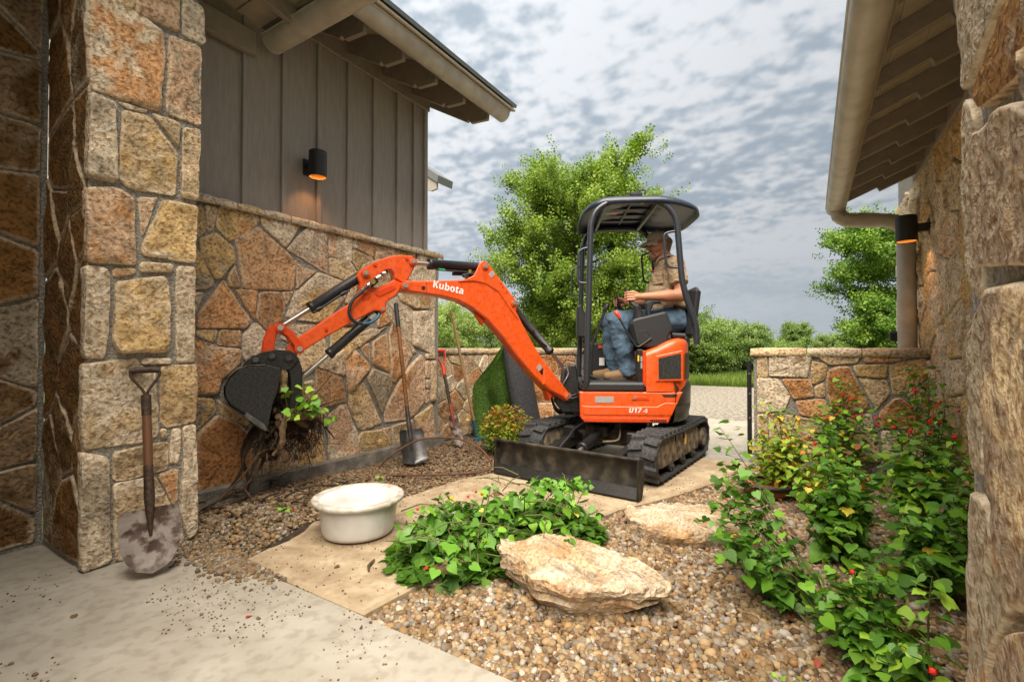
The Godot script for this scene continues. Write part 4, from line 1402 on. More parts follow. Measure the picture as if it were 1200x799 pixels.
func plant(called: String, label: String, category: String, at: Vector3, group := "") -> Node3D:
	return thing(called, label, category, Transform3D(Basis.IDENTITY, at), group)

func build_garden() -> void:
	var r := RandomNumberGenerator.new()
	r.seed = 12
	var greens := [M.leaf_a, M.leaf_a, M.leaf_b, M.leaf_c, M.leaf_c, M.leaf_e]
	var bright := [M.leaf_b, M.leaf_d, M.leaf_a, M.leaf_d]
	var all := "flowering shrubs in the right bed"
	# [label, base, tips, leaves per stem, leaf size, leaf kind, materials, flowers per stem]
	var list := [
		["tall leaning shrub whose long stem arches over the flat stone", Vector3(0.02, -0.03, -2.21), [Vector3(-0.40, 0.61, -2.70), Vector3(-0.38, 0.34, -2.48), Vector3(-0.27, 0.25, -2.12), Vector3(-0.34, 0.47, -2.60)], 15, 0.072, 0, greens, 0],
		["big leaved green shrub in the middle of the right bed", Vector3(0.14, -0.03, -2.85), [Vector3(0.05, 0.62, -3.28), Vector3(0.18, 0.46, -2.95), Vector3(0.12, 0.40, -2.70), Vector3(-0.02, 0.36, -2.75), Vector3(0.30, 0.42, -3.0), Vector3(0.06, 0.46, -2.95)], 17, 0.084, 0, [M.leaf_a, M.leaf_c, M.leaf_a, M.leaf_b, M.leaf_c], 0],
		["nearest green shrub with one red bud, beside the near pillar", Vector3(0.22, -0.03, -1.95), [Vector3(0.12, 0.22, -1.86), Vector3(0.20, 0.36, -2.05), Vector3(0.29, 0.38, -1.80), Vector3(0.25, 0.22, -1.66), Vector3(0.10, 0.36, -2.20), Vector3(0.24, 0.15, -1.74), Vector3(0.05, 0.18, -2.02), Vector3(0.16, 0.30, -1.98)], 15, 0.068, 0, greens + [M.leaf_b, M.leaf_d], 0],
		["shrub with broad dark leaves under the right house wall", Vector3(0.45, -0.03, -2.75), [Vector3(0.40, 0.34, -2.55), Vector3(0.52, 0.42, -2.75), Vector3(0.62, 0.50, -3.1), Vector3(0.30, 0.36, -2.50), Vector3(0.42, 0.25, -2.40)], 15, 0.075, 0, greens, 0],
		["red flowered shrub against the middle of the low wall", Vector3(0.22, -0.03, -4.45), [Vector3(0.18, 0.80, -4.62), Vector3(0.27, 0.76, -4.60), Vector3(0.12, 0.62, -4.45), Vector3(0.34, 0.60, -4.45), Vector3(0.22, 0.52, -4.30), Vector3(0.05, 0.50, -4.40), Vector3(0.40, 0.5, -4.3)], 26, 0.078, 1, [M.leaf_b, M.leaf_a, M.leaf_e, M.leaf_d], 3],
		["tall red flowered shrub in the corner by the right house", Vector3(0.58, -0.03, -4.1), [Vector3(0.62, 0.90, -4.42), Vector3(0.70, 0.86, -4.30), Vector3(0.69, 0.80, -4.05), Vector3(0.55, 0.66, -4.25), Vector3(0.45, 0.58, -4.1), Vector3(0.66, 0.60, -3.85), Vector3(0.52, 0.50, -3.9), Vector3(0.70, 0.68, -3.9)], 26, 0.080, 1, [M.leaf_b, M.leaf_a, M.leaf_e, M.leaf_d], 3],
		["red flowered shrub leaning out from the right house wall", Vector3(0.55, -0.03, -3.35), [Vector3(0.66, 0.55, -3.45), Vector3(0.58, 0.48, -3.3), Vector3(0.42, 0.45, -3.35), Vector3(0.70, 0.38, -3.2), Vector3(0.48, 0.36, -3.15), Vector3(0.36, 0.40, -3.55)], 22, 0.085, 0, [M.leaf_a, M.leaf_b, M.leaf_d], 1],
		["yellowing shrub with a few red blooms left of the low wall", Vector3(-0.18, -0.03, -4.0), [Vector3(-0.28, 0.62, -4.1), Vector3(-0.20, 0.56, -3.95), Vector3(-0.08, 0.55, -4.0), Vector3(-0.32, 0.40, -3.9), Vector3(-0.12, 0.42, -3.8), Vector3(0.02, 0.46, -4.0), Vector3(-0.36, 0.25, -3.95), Vector3(-0.25, 0.30, -3.8)], 24, 0.080, 1, [M.lime_leaf, M.lime_leaf, M.yellow_leaf, M.leaf_d, M.leaf_b, M.leaf_d], 1],
		["low shrub with orange and lime leaves in the middle of the bed", Vector3(0.05, -0.03, -3.60), [Vector3(0.10, 0.40, -3.75), Vector3(-0.02, 0.36, -3.65), Vector3(0.20, 0.37, -3.80), Vector3(0.18, 0.30, -3.55), Vector3(-0.08, 0.28, -3.55), Vector3(0.28, 0.26, -3.65), Vector3(0.08, 0.26, -3.4)], 24, 0.082, 1, [M.lime_leaf, M.leaf_d, M.leaf_b, M.leaf_b, M.lime_leaf, M.orange_leaf, M.leaf_a], 0],
	]
	for s in list:
		var p := plant("flowering_shrub", s[0], "shrub", s[1], all)
		var tips: Array = s[2].duplicate()
		# more shoots between the listed ones
		var cap := int(290.0 / s[3])
		while tips.size() < mini(cap, s[2].size() * 3):
			var a: Vector3 = s[2][r.randi() % s[2].size()]
			var c: Vector3 = s[2][r.randi() % s[2].size()]
			var q := a.lerp(c, r.randf_range(0.2, 0.8)) + Vector3(r.randfn(0, 0.04), 0, r.randfn(0, 0.04))
			q.y *= r.randf_range(0.55, 0.95)
			tips.append(q)
		for tip in tips:
			var from := Vector3(r.randf_range(-0.09, 0.09), 0, r.randf_range(-0.09, 0.09))
			leafy_stem(p, r, from, tip - s[1], s[3], s[4] * 1.0, s[5], s[6], 0.005, s[7] if tip in s[2] else 0, 0.023)
		# small inner leaves that fill the shrub
		var places := []
		var hues := []
		for k in (420 if s[1].z < -3.3 else 300):
			var a: Vector3 = tips[r.randi() % tips.size()] - s[1]
			var q := Vector3(a.x * 1.0, a.y, a.z) * pow(r.randf(), 0.55) + Vector3(r.randfn(0, 0.055), r.randfn(0, 0.035), r.randfn(0, 0.055))
			if q.y < 0.03:
				continue
			places.append(leaf_place(r, q, Vector3(r.randfn(0, 1), 0.4, r.randfn(0, 1)), s[4] * r.randf_range(0.3, 0.75)))
			var c: Color = (s[6][r.randi() % s[6].size()] as StandardMaterial3D).albedo_color.srgb_to_linear() * r.randf_range(0.55, 1.15)
			c.a = 1.0
			hues.append(c)
		scatter("foliage", leaf_of(s[5], 1), M.crown, places, hues, p)
	# single blooms where the photograph shows them on the nearer shrubs
	for f in [[1, Vector3(0.02, 0.52, -3.0), 0.020], [2, Vector3(0.115, 0.285, -1.95), 0.017], [2, Vector3(0.262, 0.20, -1.62), 0.020], [0, Vector3(-0.33, 0.33, -2.40), 0.012], [8, Vector3(-0.03, 0.46, -3.5), 0.018]]:
		var o: Node3D = find_child("flowering_shrub" if f[0] == 0 else "flowering_shrub_%03d" % f[0], false, false)
		put("flower", flower_shapes[0], M.petal, o, Transform3D(Basis(Vector3(1, 0, 0.4).normalized(), 0.9).scaled(Vector3.ONE * f[2]), f[1] - o.position))
	# orange tuft
	# round clipped shrub behind the blade
	var s := plant("spirea_bush", "round yellow and orange leaved bush behind the dozer blade", "bush", Vector3(-2.56, -0.04, -3.98))
	for k in 40:
		var a := r.randf() * TAU
		var u := pow(r.randf(), 0.6)
		var tip := Vector3(cos(a) * 0.27 * u, 0.50 - 0.22 * u * u + r.randf_range(-0.05, 0.04), sin(a) * 0.26 * u)
		var top := tip.y > 0.34
		leafy_stem(s, r, Vector3(cos(a) * 0.05, 0, sin(a) * 0.05), tip, 7, 0.060, 1, [M.lime_leaf, M.yellow_leaf, M.lime_leaf, M.orange_leaf] if top else [M.lime_leaf, M.leaf_b, M.leaf_d, M.lime_leaf, M.yellow_leaf], 0.003, 0, 0.02, 0.6)
	var many := []
	var hues := []
	for k in 1500:
		var d := Vector3(r.randfn(0, 1), r.randfn(0, 1), r.randfn(0, 1)).normalized()
		var u := pow(r.randf(), 0.35)
		var p := Vector3(d.x * 0.28 * u, 0.27 + d.y * 0.25 * u, d.z * 0.27 * u)
		many.append(leaf_place(r, p, d + Vector3(0, 0.6, 0), r.randf_range(0.022, 0.042)))
		var c := Color(0.24, 0.34, 0.03).lerp(Color(0.60, 0.46, 0.05), r.randf() * smoothstep(0.15, 0.5, p.y))
		if p.y > 0.30 and r.randf() < 0.34:
			c = Color(0.62, 0.22, 0.05)
		if p.y < 0.2:
			c = Color(0.12, 0.24, 0.03)
		hues.append(c * r.randf_range(0.7, 1.15))
	scatter("foliage", leaf_of(1, 1), M.crown, many, hues, s)
	# pulled plants heaped on the path
	# two armfuls: one trails towards the tub, one lies behind the front boulder
	for part in [["heap of freshly pulled green plants nearest the white tub", Vector3(-1.52, -0.02, -2.00), 0.0], ["taller heap of pulled green plants behind the front boulder", Vector3(-1.27, -0.02, -2.25), 0.07]]:
		pulled_heap(r, part[0], part[1], part[2])
	build_small_plants(r)

func pulled_heap(r: RandomNumberGenerator, label: String, at: Vector3, higher: float) -> void:
	var h := plant("pulled_plants", label, "plant heap", at, "pulled plants on the path")
	for k in 36:
		var u := r.randf_range(-1, 1)
		var w := r.randf_range(-1, 1)
		var base := Vector3(u * 0.24 + w * 0.06, 0.03 + (0.10 + higher) * (1 - u * u), w * 0.34 + u * -0.08)
		var d := Vector3(r.randfn(0, 1), r.randf_range(0.0, 0.55), r.randfn(0, 1)).normalized() * r.randf_range(0.14, 0.28)
		var tip := base + d
		tip.y = clampf(tip.y, 0.03, 0.27 + higher)
		leafy_stem(h, r, base, tip, 8, r.randf_range(0.060, 0.105), 2 if k % 3 == 0 else 0, [M.leaf_a, M.leaf_c, M.leaf_e, M.leaf_a, M.leaf_c, M.leaf_c, M.leaf_b], 0.004, 0, 0.02, 0.7)
	for f in [Vector3(-1.88, 0.12, -2.02), Vector3(-1.68, 0.18, -2.30), Vector3(-1.60, 0.19, -2.25), Vector3(-1.45, 0.05, -1.62), Vector3(-1.62, 0.14, -1.95), Vector3(-1.70, 0.16, -2.25)]:
		if higher == 0.0:
			put("flower", flower_shapes[0], M.petal, h, Transform3D(Basis(Vector3(1, 0, 0.4).normalized(), 1.2).scaled(Vector3.ONE * 0.017), f - h.position))
	var places := []
	var hues := []
	for k in 650:
		var a := r.randf() * TAU
		var u := sqrt(r.randf())
		var q := Vector3(cos(a) * 0.36 * u, 0.02 + (0.14 + higher) * (1.0 - u * u) * r.randf(), sin(a) * 0.46 * u)
		places.append(leaf_place(r, q, Vector3(r.randfn(0, 1), r.randfn(0, 0.6), r.randfn(0, 1)), r.randf_range(0.035, 0.085)))
		var c := Color(0.07, 0.18, 0.02).lerp(Color(0.15, 0.30, 0.03), r.randf()) * r.randf_range(0.5, 1.2)
		c.a = 1.0
		hues.append(c)
	scatter("foliage", leaf_of(2, 2), M.crown, places, hues, h)
	for k in 26:
		var a := r.randf() * TAU
		var p := Vector3(r.randf_range(-0.28, 0.28), 0.08 + r.randf() * (0.14 + higher), r.randf_range(-0.36, 0.36))
		var d := Vector3(cos(a), r.randf_range(-0.3, 0.3), sin(a)) * r.randf_range(0.12, 0.26)
		var b := Build.new()
		b.tube([p, p + d * 0.5 + Vector3(0, 0.02, 0), p + d], [0.004, 0.0035, 0.002], 5)
		put("stem", b.mesh(), M.stem, h)

func build_small_plants(r: RandomNumberGenerator) -> void:
	# weed seedlings by the wall
	for q in [["small green weed under the bucket near the wall footing", Vector3(-3.02, 0.03, -2.18)], ["small green weed on the pebbles in front of the roots", Vector3(-2.72, 0.03, -1.72)], ["small weed at the wall foot right of the roots", Vector3(-2.80, 0.0, -2.60)], ["small seedling in the gravel at the front right", Vector3(-0.07, -0.03, -1.72)]]:
		var w := plant("weed", q[0], "weed", q[1])
		for k in 3:
			leafy_stem(w, r, Vector3.ZERO, Vector3(r.randfn(0, 0.04), 0.05, r.randfn(0, 0.04)), 3, 0.045, 2, [M.leaf_b, M.leaf_d], 0.002)

# ------------------------------------------------------------------ trees
func sprig_mesh(sd: int, leaves := 18) -> ArrayMesh:
	var b := Build.new()
	var r := RandomNumberGenerator.new()
	r.seed = sd
	b.smooth()
	for i in leaves:
		var t := (i + 0.5) / leaves
		var a := i * 2.4
		var out := Vector3(cos(a), 0.4, sin(a)).normalized()
		var p := Vector3(0, t, 0) + out * 0.10
		var s := r.randf_range(0.13, 0.20)
		var face := (Vector3(r.randfn(0, 0.7), 1, r.randfn(0, 0.7))).normalized()
		var side := out.cross(face).normalized() * s * 0.42
		var tip := p + (out - face * out.dot(face)).normalized() * s
		var mid := p.lerp(tip, 0.45)
		b.tri(p, mid + side, tip)
		b.tri(p, tip, mid - side)
	return b.mesh()

# trunk, forking limbs, sprigs of leaves along the outer twigs
func tree(called: String, label: String, at: Vector3, height: float, spread: float, sd: int, sprigs: int, sprig: float, dark: Color, pale: Color, upright := 0.6, low := 0.22, group := "") -> void:
	var r := RandomNumberGenerator.new()
	r.seed = sd
	var t := thing(called, label, "tree", Transform3D(Basis.IDENTITY, at), group)
	var b := Build.new()
	var trunk := [Vector3.ZERO, Vector3(r.randf_range(-0.1, 0.1), height * 0.16, 0), Vector3(r.randf_range(-0.2, 0.2), height * 0.34, r.randf_range(-0.2, 0.2)), Vector3(r.randf_range(-0.3, 0.3), height * 0.6, r.randf_range(-0.3, 0.3)), Vector3(0, height * 0.86, 0)]
	b.tube(trunk, [height * 0.022, height * 0.018, height * 0.014, height * 0.008, height * 0.003], 7)
	put("trunk", b.mesh(), M.bark, t)
	b = Build.new()
	var twigs := []
	var n := 40
	for i in n:
		var f := low + (0.95 - low) * pow(i / float(n - 1), 0.9)
		var k := clampf(f / 0.86 * 4.0, 0, 3.99)
		var from: Vector3 = trunk[int(k)].lerp(trunk[int(k) + 1], k - int(k))
		var a := i * 2.4 + r.randf_range(-0.4, 0.4)
		var wide := spread * (0.50 + 0.5 * sin(PI * clampf((f - low) / (1.12 - low), 0, 1))) * r.randf_range(0.75, 1.1)
		if f > 0.75:
			wide *= 1.0 - (f - 0.75) * 1.9
		var up := height * r.randf_range(0.06, 0.16) * upright * 2.0
		var to := from + Vector3(cos(a) * wide, up, sin(a) * wide)
		var mid := from.lerp(to, 0.5) + Vector3(0, -up * 0.12, 0)
		b.tube([from, mid, to], [height * 0.007, height * 0.004, height * 0.0015], 5, false)
		twigs.append([from, mid, to])
		for j in 5:
			var g := 0.35 + 0.15 * j
			var s := from.lerp(to, g)
			var e := s + Vector3(cos(a + r.randf_range(-1.5, 1.5)), r.randf_range(-0.1, 1.0) * upright * 1.6, sin(a + r.randf_range(-1.5, 1.5))).normalized() * wide * r.randf_range(0.22, 0.5)
			b.tube([s, e], [height * 0.002, height * 0.0008], 4, false)
			twigs.append([s, s.lerp(e, 0.5), e])
	put("limbs", b.mesh(), M.bark, t)
	var spots := []
	var tints := []
	var clumps := []
	for tw in twigs:
		clumps.append(r.randf())
	for i in sprigs:
		var w := r.randi() % twigs.size()
		var tw: Array = twigs[w]
		var g := 0.25 + 0.75 * sqrt(r.randf())
		var p: Vector3 = tw[0].lerp(tw[2], g) + Vector3(r.randfn(0, 1), r.randfn(0, 0.8), r.randfn(0, 1)) * spread * (0.06 if i % 4 else 0.15)
		var d: Vector3 = ((tw[2] - tw[0]).normalized() + Vector3(r.randfn(0, 0.45), r.randf_range(-0.2, 0.8) * upright * 1.4, r.randfn(0, 0.45))).normalized()
		var q := Basis(Quaternion(Vector3.UP, d)) * Basis(Vector3.UP, r.randf() * TAU)
		spots.append(Transform3D(q.scaled_local(Vector3.ONE * sprig * r.randf_range(0.7, 1.3)), p))
		var c := dark.lerp(pale, clampf(clumps[w] * 0.6 + r.randf() * 0.4, 0, 1)) * r.randf_range(0.85, 1.12)
		c.a = 1.0
		tints.append(c)
	scatter("crown", sprig_mesh(sd), M.crown, spots, tints, t)

func build_trees() -> void:
	tree("elm_tree", "tall bright green tree behind the excavator", Vector3(-5.28, -0.06, -12.0), 5.5, 1.95, 3, 11000, 0.34, Color(0.11, 0.20, 0.02), Color(0.30, 0.40, 0.055), 0.75, 0.16)
	tree("elm_tree", "wide pale green tree beyond the low wall on the left", Vector3(-14.0, -0.06, -15.6), 2.6, 2.4, 4, 5000, 0.36, Color(0.16, 0.25, 0.05), Color(0.40, 0.48, 0.14), 0.4, 0.10)
	tree("oak_tree", "leafy tree behind the right house's downspout", Vector3(2.15, -0.06, -16.6), 4.5, 1.55, 5, 7000, 0.36, Color(0.06, 0.15, 0.015), Color(0.24, 0.38, 0.040), 0.5, 0.10)
	var far := "trees across the gravel road"
	var list := [
		["broad bushy tree right of the excavator's tail", Vector3(-3.25, 0, -20.5), 1.95, 0.85, 0.07],
		["dark round bushy tree close behind the excavator's tail", Vector3(-3.45, 0, -18.6), 1.7, 0.7, 0.03],
		["bushy tree next to the low wall's gate end", Vector3(-2.40, 0, -22.1), 1.85, 0.8, 0.05],
		["sloping bushy tree just left of the lone pointed tree", Vector3(-1.75, 0, -27.2), 1.15, 1.0, 0.05],
		["lone pointed tree standing above the low wall", Vector3(-0.8, 0, -34.9), 2.45, 0.7, 0.06],
		["pale round tree far off above the low wall", Vector3(1.3, 0, -40.9), 1.75, 1.1, 0.12],
		["low far tree above the low wall's middle", Vector3(2.9, 0, -44.2), 0.8, 2.4, 0.05],
		["far tree below the oak at the right house corner", Vector3(4.7, 0, -42.8), 1.1, 2.4, 0.05],
		["tree seen between the operator's knees and the canopy post", Vector3(-7.3, 0, -21.4), 2.9, 1.7, 0.05],
		["tree behind the operator's back", Vector3(-5.3, 0, -23.0), 2.5, 1.6, 0.05],
		["far tree above the low wall, left of the pole tool", Vector3(-12.6, 0, -18.5), 2.5, 1.7, 0.12],
		["far tree above the low wall, behind the dark roll", Vector3(-10.8, 0, -20.5), 2.5, 1.7, 0.10],
	]
	for i in list.size():
		var l: Array = list[i]
		tree("field_tree", l[0], l[1], l[2], l[3], 20 + i, 2200, 0.30 + l[3] * 0.06, Color(0.07 + l[4] * 0.4, 0.14 + l[4] * 0.4, 0.025 + l[4] * 0.3), Color(0.22 + l[4], 0.32 + l[4], 0.05 + l[4] * 0.7), 0.4, 0.02, far)

# ------------------------------------------------------------------ excavator
# Frames: the undercarriage drives towards the eye; the upper body is slewed towards the wall; the boom is swung farther round.
# In each, x is forward, y up, z to the driver's right.
const MACHINE_AT := Vector3(-1.519, 0.0, -4.298)

func frame(forward: Vector3, origin := Vector3.ZERO) -> Transform3D:
	var f := forward.normalized()
	return Transform3D(Basis(f, Vector3.UP, f.cross(Vector3.UP)), origin)

var upper := Transform3D.IDENTITY
var boom := Transform3D.IDENTITY
var machine: Node3D

func mp(called: String, b: Build, m: Material, at: Transform3D, parent: Node = null) -> MeshInstance3D:
	return put(called, b.mesh(), m, parent if parent else machine, at)

func poly(list: Array) -> PackedVector2Array:
	var p := PackedVector2Array()
	for q in list:
		p.append(Vector2(q[0], q[1]))
	return p

func bar(called: String, pts: Array, r, m: Material, at: Transform3D, parent: Node = null, seg := 10) -> MeshInstance3D:
	var b := Build.new()
	b.tube(pts, r, seg)
	return mp(called, b, m, at, parent)

# smooth path through points
func curve(pts: Array, n := 6) -> Array:
	var out := []
	for i in pts.size() - 1:
		var p0: Vector3 = pts[maxi(i - 1, 0)]
		var p3: Vector3 = pts[mini(i + 2, pts.size() - 1)]
		for k in n:
			out.append((pts[i] as Vector3).cubic_interpolate(pts[i + 1], p0, p3, float(k) / n))
	out.append(pts[-1])
	return out

func lettering(words: String, size: float, m: Material, at: Transform3D, parent: Node, called := "lettering", slant := 0.0) -> void:
	var t := TextMesh.new()
	t.text = words
	var f := SystemFont.new()
	f.font_names = PackedStringArray(["Droid Sans"])
	f.font_weight = 700
	t.font = f
	t.font_size = 64
	t.pixel_size = size / 64.0
	t.depth = 0.002
	var sl := Transform3D(Basis(Vector3(1, 0, 0), Vector3(slant, 1, 0), Vector3(0, 0, 1)), Vector3.ZERO)
	put(called, t, m, parent, at * sl)

func cylinder(called: String, a: Vector3, b: Vector3, share: float, r: float, rod: float, at: Transform3D, z := 0.0) -> MeshInstance3D:
	# barrel from a, rod to b
	a.z = z; b.z = z
	var d := (b - a).normalized()
	var m := a + (b - a) * share
	var k := Build.new()
	k.tube([a + d * 0.02, a + d * 0.04, m - d * 0.035, m - d * 0.034, m, m + d * 0.001], [r * 0.9, r, r, r * 1.12, r * 1.12, r * 0.8], 16)
	k.tube([a + Vector3(0, 0, -r * 1.0), a + Vector3(0, 0, r * 1.0)], r * 0.95, 14)
	var o := mp(called, k, M.black, at)
	k = Build.new()
	k.tube([m, b - d * 0.02], rod, 12)
	k.tube([b + Vector3(0, 0, -r * 0.9), b + Vector3(0, 0, r * 0.9)], rod * 1.7, 14)
	put("rod", k.mesh(), M.steel, o)
	return o

func pin_at(p: Vector3, r: float, half: float, at: Transform3D, boss: Material) -> void:
	var b := Build.new()
	b.tube([Vector3(p.x, p.y, -half - 0.012), Vector3(p.x, p.y, half + 0.012)], r * 1.75, 18)
	var o := mp("pin_boss", b, boss, at)
	b = Build.new()
	b.tube([Vector3(p.x, p.y, -half - 0.022), Vector3(p.x, p.y, half + 0.022)], r, 14)
	put("pin", b.mesh(), M.pin, o)

func build_undercarriage(t: Transform3D) -> void:
	var lug := Build.new()
	# rubber block: wedge sides, worn top
	lug.prism(poly([[-0.030, 0.0], [0.030, 0.0], [0.020, 0.024], [-0.020, 0.024]]), -0.055, 0.055, 0.006)
	var lug_mesh := lug.mesh()
	for side in [-1.0, 1.0]:
		var z: float = side * 0.50
		# belt: stadium path, front idler lower than the rear sprocket
		var path := []
		var fr := Vector2(0.565, 0.185)
		var re := Vector2(-0.605, 0.190)
		for i in 15:
			var a := PI / 2 - PI * i / 14.0
			path.append(fr + Vector2(cos(a), sin(a)) * 0.160)
		for i in 8:
			path.append(Vector2(0.50 - 1.03 * (i + 1) / 9.0, 0.026))
		for i in 15:
			var a := -PI / 2 - PI * i / 14.0
			path.append(re + Vector2(cos(a), sin(a)) * 0.162)
		for i in 8:
			path.append(Vector2(-0.52 + 1.0 * (i + 1) / 9.0, 0.350 - 0.006 * sin(i / 8.0 * PI)))
		var b := Build.new()
		var n := path.size()
		var rows := []
		for i in n + 1:
			var p: Vector2 = path[i % n]
			var d: Vector2 = (path[(i + 1) % n] - path[(i + n - 1) % n]).normalized()
			var out := Vector2(-d.y, d.x)
			var row := []
			for q in [[-0.115, -0.018], [-0.115, 0.0], [-0.105, 0.008], [0.105, 0.008], [0.115, 0.0], [0.115, -0.018]]:
				row.append(Vector3(p.x + out.x * q[1], p.y + out.y * q[1], z + q[0]))
			row.append(row[0])
			rows.append(row)
		b.loft(rows, false, false)
		var belt := mp("track", b, M.rubber, t)
		# lugs in two staggered rows
		var total := 0.0
		for i in n:
			total += path[i].distance_to(path[(i + 1) % n])
		var count := 34
		for k in count * 2:
			var want := total * (k * 0.5 + 0.1) / count
			var i := 0
			while want > path[i % n].distance_to(path[(i + 1) % n]):
				want -= path[i % n].distance_to(path[(i + 1) % n])
				i += 1
			var a: Vector2 = path[i % n]
			var c: Vector2 = path[(i + 1) % n]
			var p := a.lerp(c, want / maxf(a.distance_to(c), 1e-4))
			var d := (c - a).normalized()
			var out := Vector2(-d.y, d.x)
			var basis := Basis(Vector3(d.x, d.y, 0), Vector3(out.x, out.y, 0), Vector3(0, 0, 1)) * Basis(Vector3.UP, 0.16 * (1 if k % 2 else -1))
			put("lug", lug_mesh, M.rubber, belt, Transform3D(basis, Vector3(p.x + out.x * 0.006, p.y + out.y * 0.006, z + (0.058 if k % 2 else -0.058))))
		# side frame
		b = Build.new()
		b.prism(poly([[0.60, 0.30], [0.63, 0.20], [0.60, 0.12], [0.52, 0.10], [-0.45, 0.10], [-0.48, 0.16], [-0.48, 0.29], [-0.40, 0.318], [0.54, 0.322]]), z - 0.09, z + 0.09, 0.012)
		var fr_o := mp("track_frame", b, M.track_plate, t)
		for x in [0.20, -0.02]:
			b = Build.new()
			b.box(Vector3(x, 0.29, z + side * 0.093), Vector3(0.03, 0.06, 0.012), 0.003)
			put("bracket", b.mesh(), M.black, fr_o)
		if side > 0:
			# the far side carries nothing to read; the near side has a yellow notice
			pass
		b = Build.new()
		b.box(Vector3(-0.06, 0.245, z + side * 0.0925), Vector3(0.05, 0.085, 0.003))
		put("notice", b.mesh(), M.yellow, fr_o)
		for x in [0.32, 0.02, -0.28]:
			b = Build.new()
			b.tube([Vector3(x, 0.085, z - 0.10), Vector3(x, 0.085, z + 0.10)], 0.045, 16)
			b.tube([Vector3(x, 0.085, z - 0.112), Vector3(x, 0.085, z + 0.112)], 0.020, 12)
			mp("roller", b, M.dirty_black, t)
		b = Build.new()
		b.tube([Vector3(fr.x, fr.y, z - 0.05), Vector3(fr.x, fr.y, z + 0.05)], 0.135, 24)
		mp("idler", b, M.dirty_black, t)
		b = Build.new()
		b.tube([Vector3(re.x, re.y, z - 0.04), Vector3(re.x, re.y, z + 0.04)], 0.13, 24)
		b.tube([Vector3(re.x, re.y, z - 0.108), Vector3(re.x, re.y, z + 0.108)], 0.085, 20)
		mp("sprocket", b, M.track_plate, t)
	# cross frame
	var c := Build.new()
	c.box(Vector3(-0.02, 0.27, 0), Vector3(0.52, 0.14, 0.46), 0.02)
	c.box(Vector3(0.16, 0.22, 0), Vector3(0.10, 0.10, 0.86), 0.015)
	c.box(Vector3(-0.22, 0.22, 0), Vector3(0.10, 0.10, 0.86), 0.015)
	mp("cross_frame", c, M.dirty_black, t)
	c = Build.new()
	c.lathe([Vector2(0.27, 0.33), Vector2(0.27, 0.37), Vector2(0.24, 0.375), Vector2(0.24, 0.43), Vector2(0.0, 0.43)], 36, 0, TAU, false)
	mp("slew_ring", c, M.black, t)
	# dozer blade: curved section, ribbed back, cutting edge
	var sec := [[1.075, 0.005], [1.035, 0.06], [1.015, 0.13], [1.015, 0.19], [1.03, 0.24], [1.06, 0.275]]
	c = Build.new()
	var front := []
	var back := []
	for q in sec:
		front.append([Vector3(q[0], q[1], -0.615), Vector3(q[0], q[1], 0.615)])
		back.append([Vector3(q[0] - 0.022, q[1], -0.615), Vector3(q[0] - 0.022, q[1], 0.615)])
	c.loft(front)
	c.loft(back)
	c.flat()
	for e in [0, 1]:
		for i in sec.size() - 1:
			c.quad(front[i][e], front[i + 1][e], back[i + 1][e], back[i][e])
	c.quad(front[-1][0], front[-1][1], back[-1][1], back[-1][0])
	c.tube([Vector3(1.052, 0.272, -0.615), Vector3(1.052, 0.272, 0.615)], 0.014, 10)
	var blade := mp("blade", c, M.dirty_black, t)
	for z in [-0.612, 0.612]:
		c = Build.new()
		c.prism(poly([[1.085, 0.004], [1.075, 0.282], [0.985, 0.27], [0.975, 0.12], [1.02, 0.004]]), z - 0.008, z + 0.008, 0.002)
		put("end_plate", c.mesh(), M.dirty_black, blade)
	c = Build.new()
	c.box(Vector3(1.062, 0.045, 0), Vector3(0.014, 0.085, 1.21), 0.003, Basis(Vector3.BACK, 0.55))
	put("cutting_edge", c.mesh(), M.black, blade)
	for z in [-0.30, 0.30]:
		c = Build.new()
		c.x = Transform3D(Basis.IDENTITY, Vector3(0, 0, z))
		c.prism(poly([[0.10, 0.22], [0.30, 0.26], [1.00, 0.16], [1.00, 0.08], [0.30, 0.16], [0.10, 0.14]]), -0.035, 0.035, 0.006)
		mp("blade_arm", c, M.black, t)
		c = Build.new()
		c.box(Vector3(0.36, 0.28, z), Vector3(0.10, 0.10, 0.11), 0.01)
		mp("arm_bracket", c, M.black, t)
	cylinder("blade_cylinder", Vector3(0.30, 0.33, 0.0), Vector3(0.98, 0.15, 0.0), 0.62, 0.042, 0.02, t)
	c = Build.new()
	c.box(Vector3(0.36, 0.345, 0.0), Vector3(0.17, 0.09, 0.17), 0.015, Basis(Vector3.BACK, -0.26))
	mp("cylinder_guard", c, M.black, t)
	bar("grease_pipe", curve([Vector3(0.27, 0.42, -0.12), Vector3(0.33, 0.34, -0.16), Vector3(0.40, 0.26, -0.17), Vector3(0.50, 0.25, -0.08)]), 0.009, M.track_plate, t)
	bar("hose", curve([Vector3(0.30, 0.36, 0.2), Vector3(0.46, 0.31, 0.22), Vector3(0.56, 0.28, 0.20), Vector3(0.75, 0.21, 0.19)]), 0.011, M.hose, t)
	c = Build.new()
	for k in 5:
		c.ball(Vector3(0.285, 0.40 + 0.012 * (k % 2), -0.10 + k * 0.045), Vector3(0.018, 0.014, 0.022), 8, 6)
	mp("valve_fittings", c, M.brass, t)

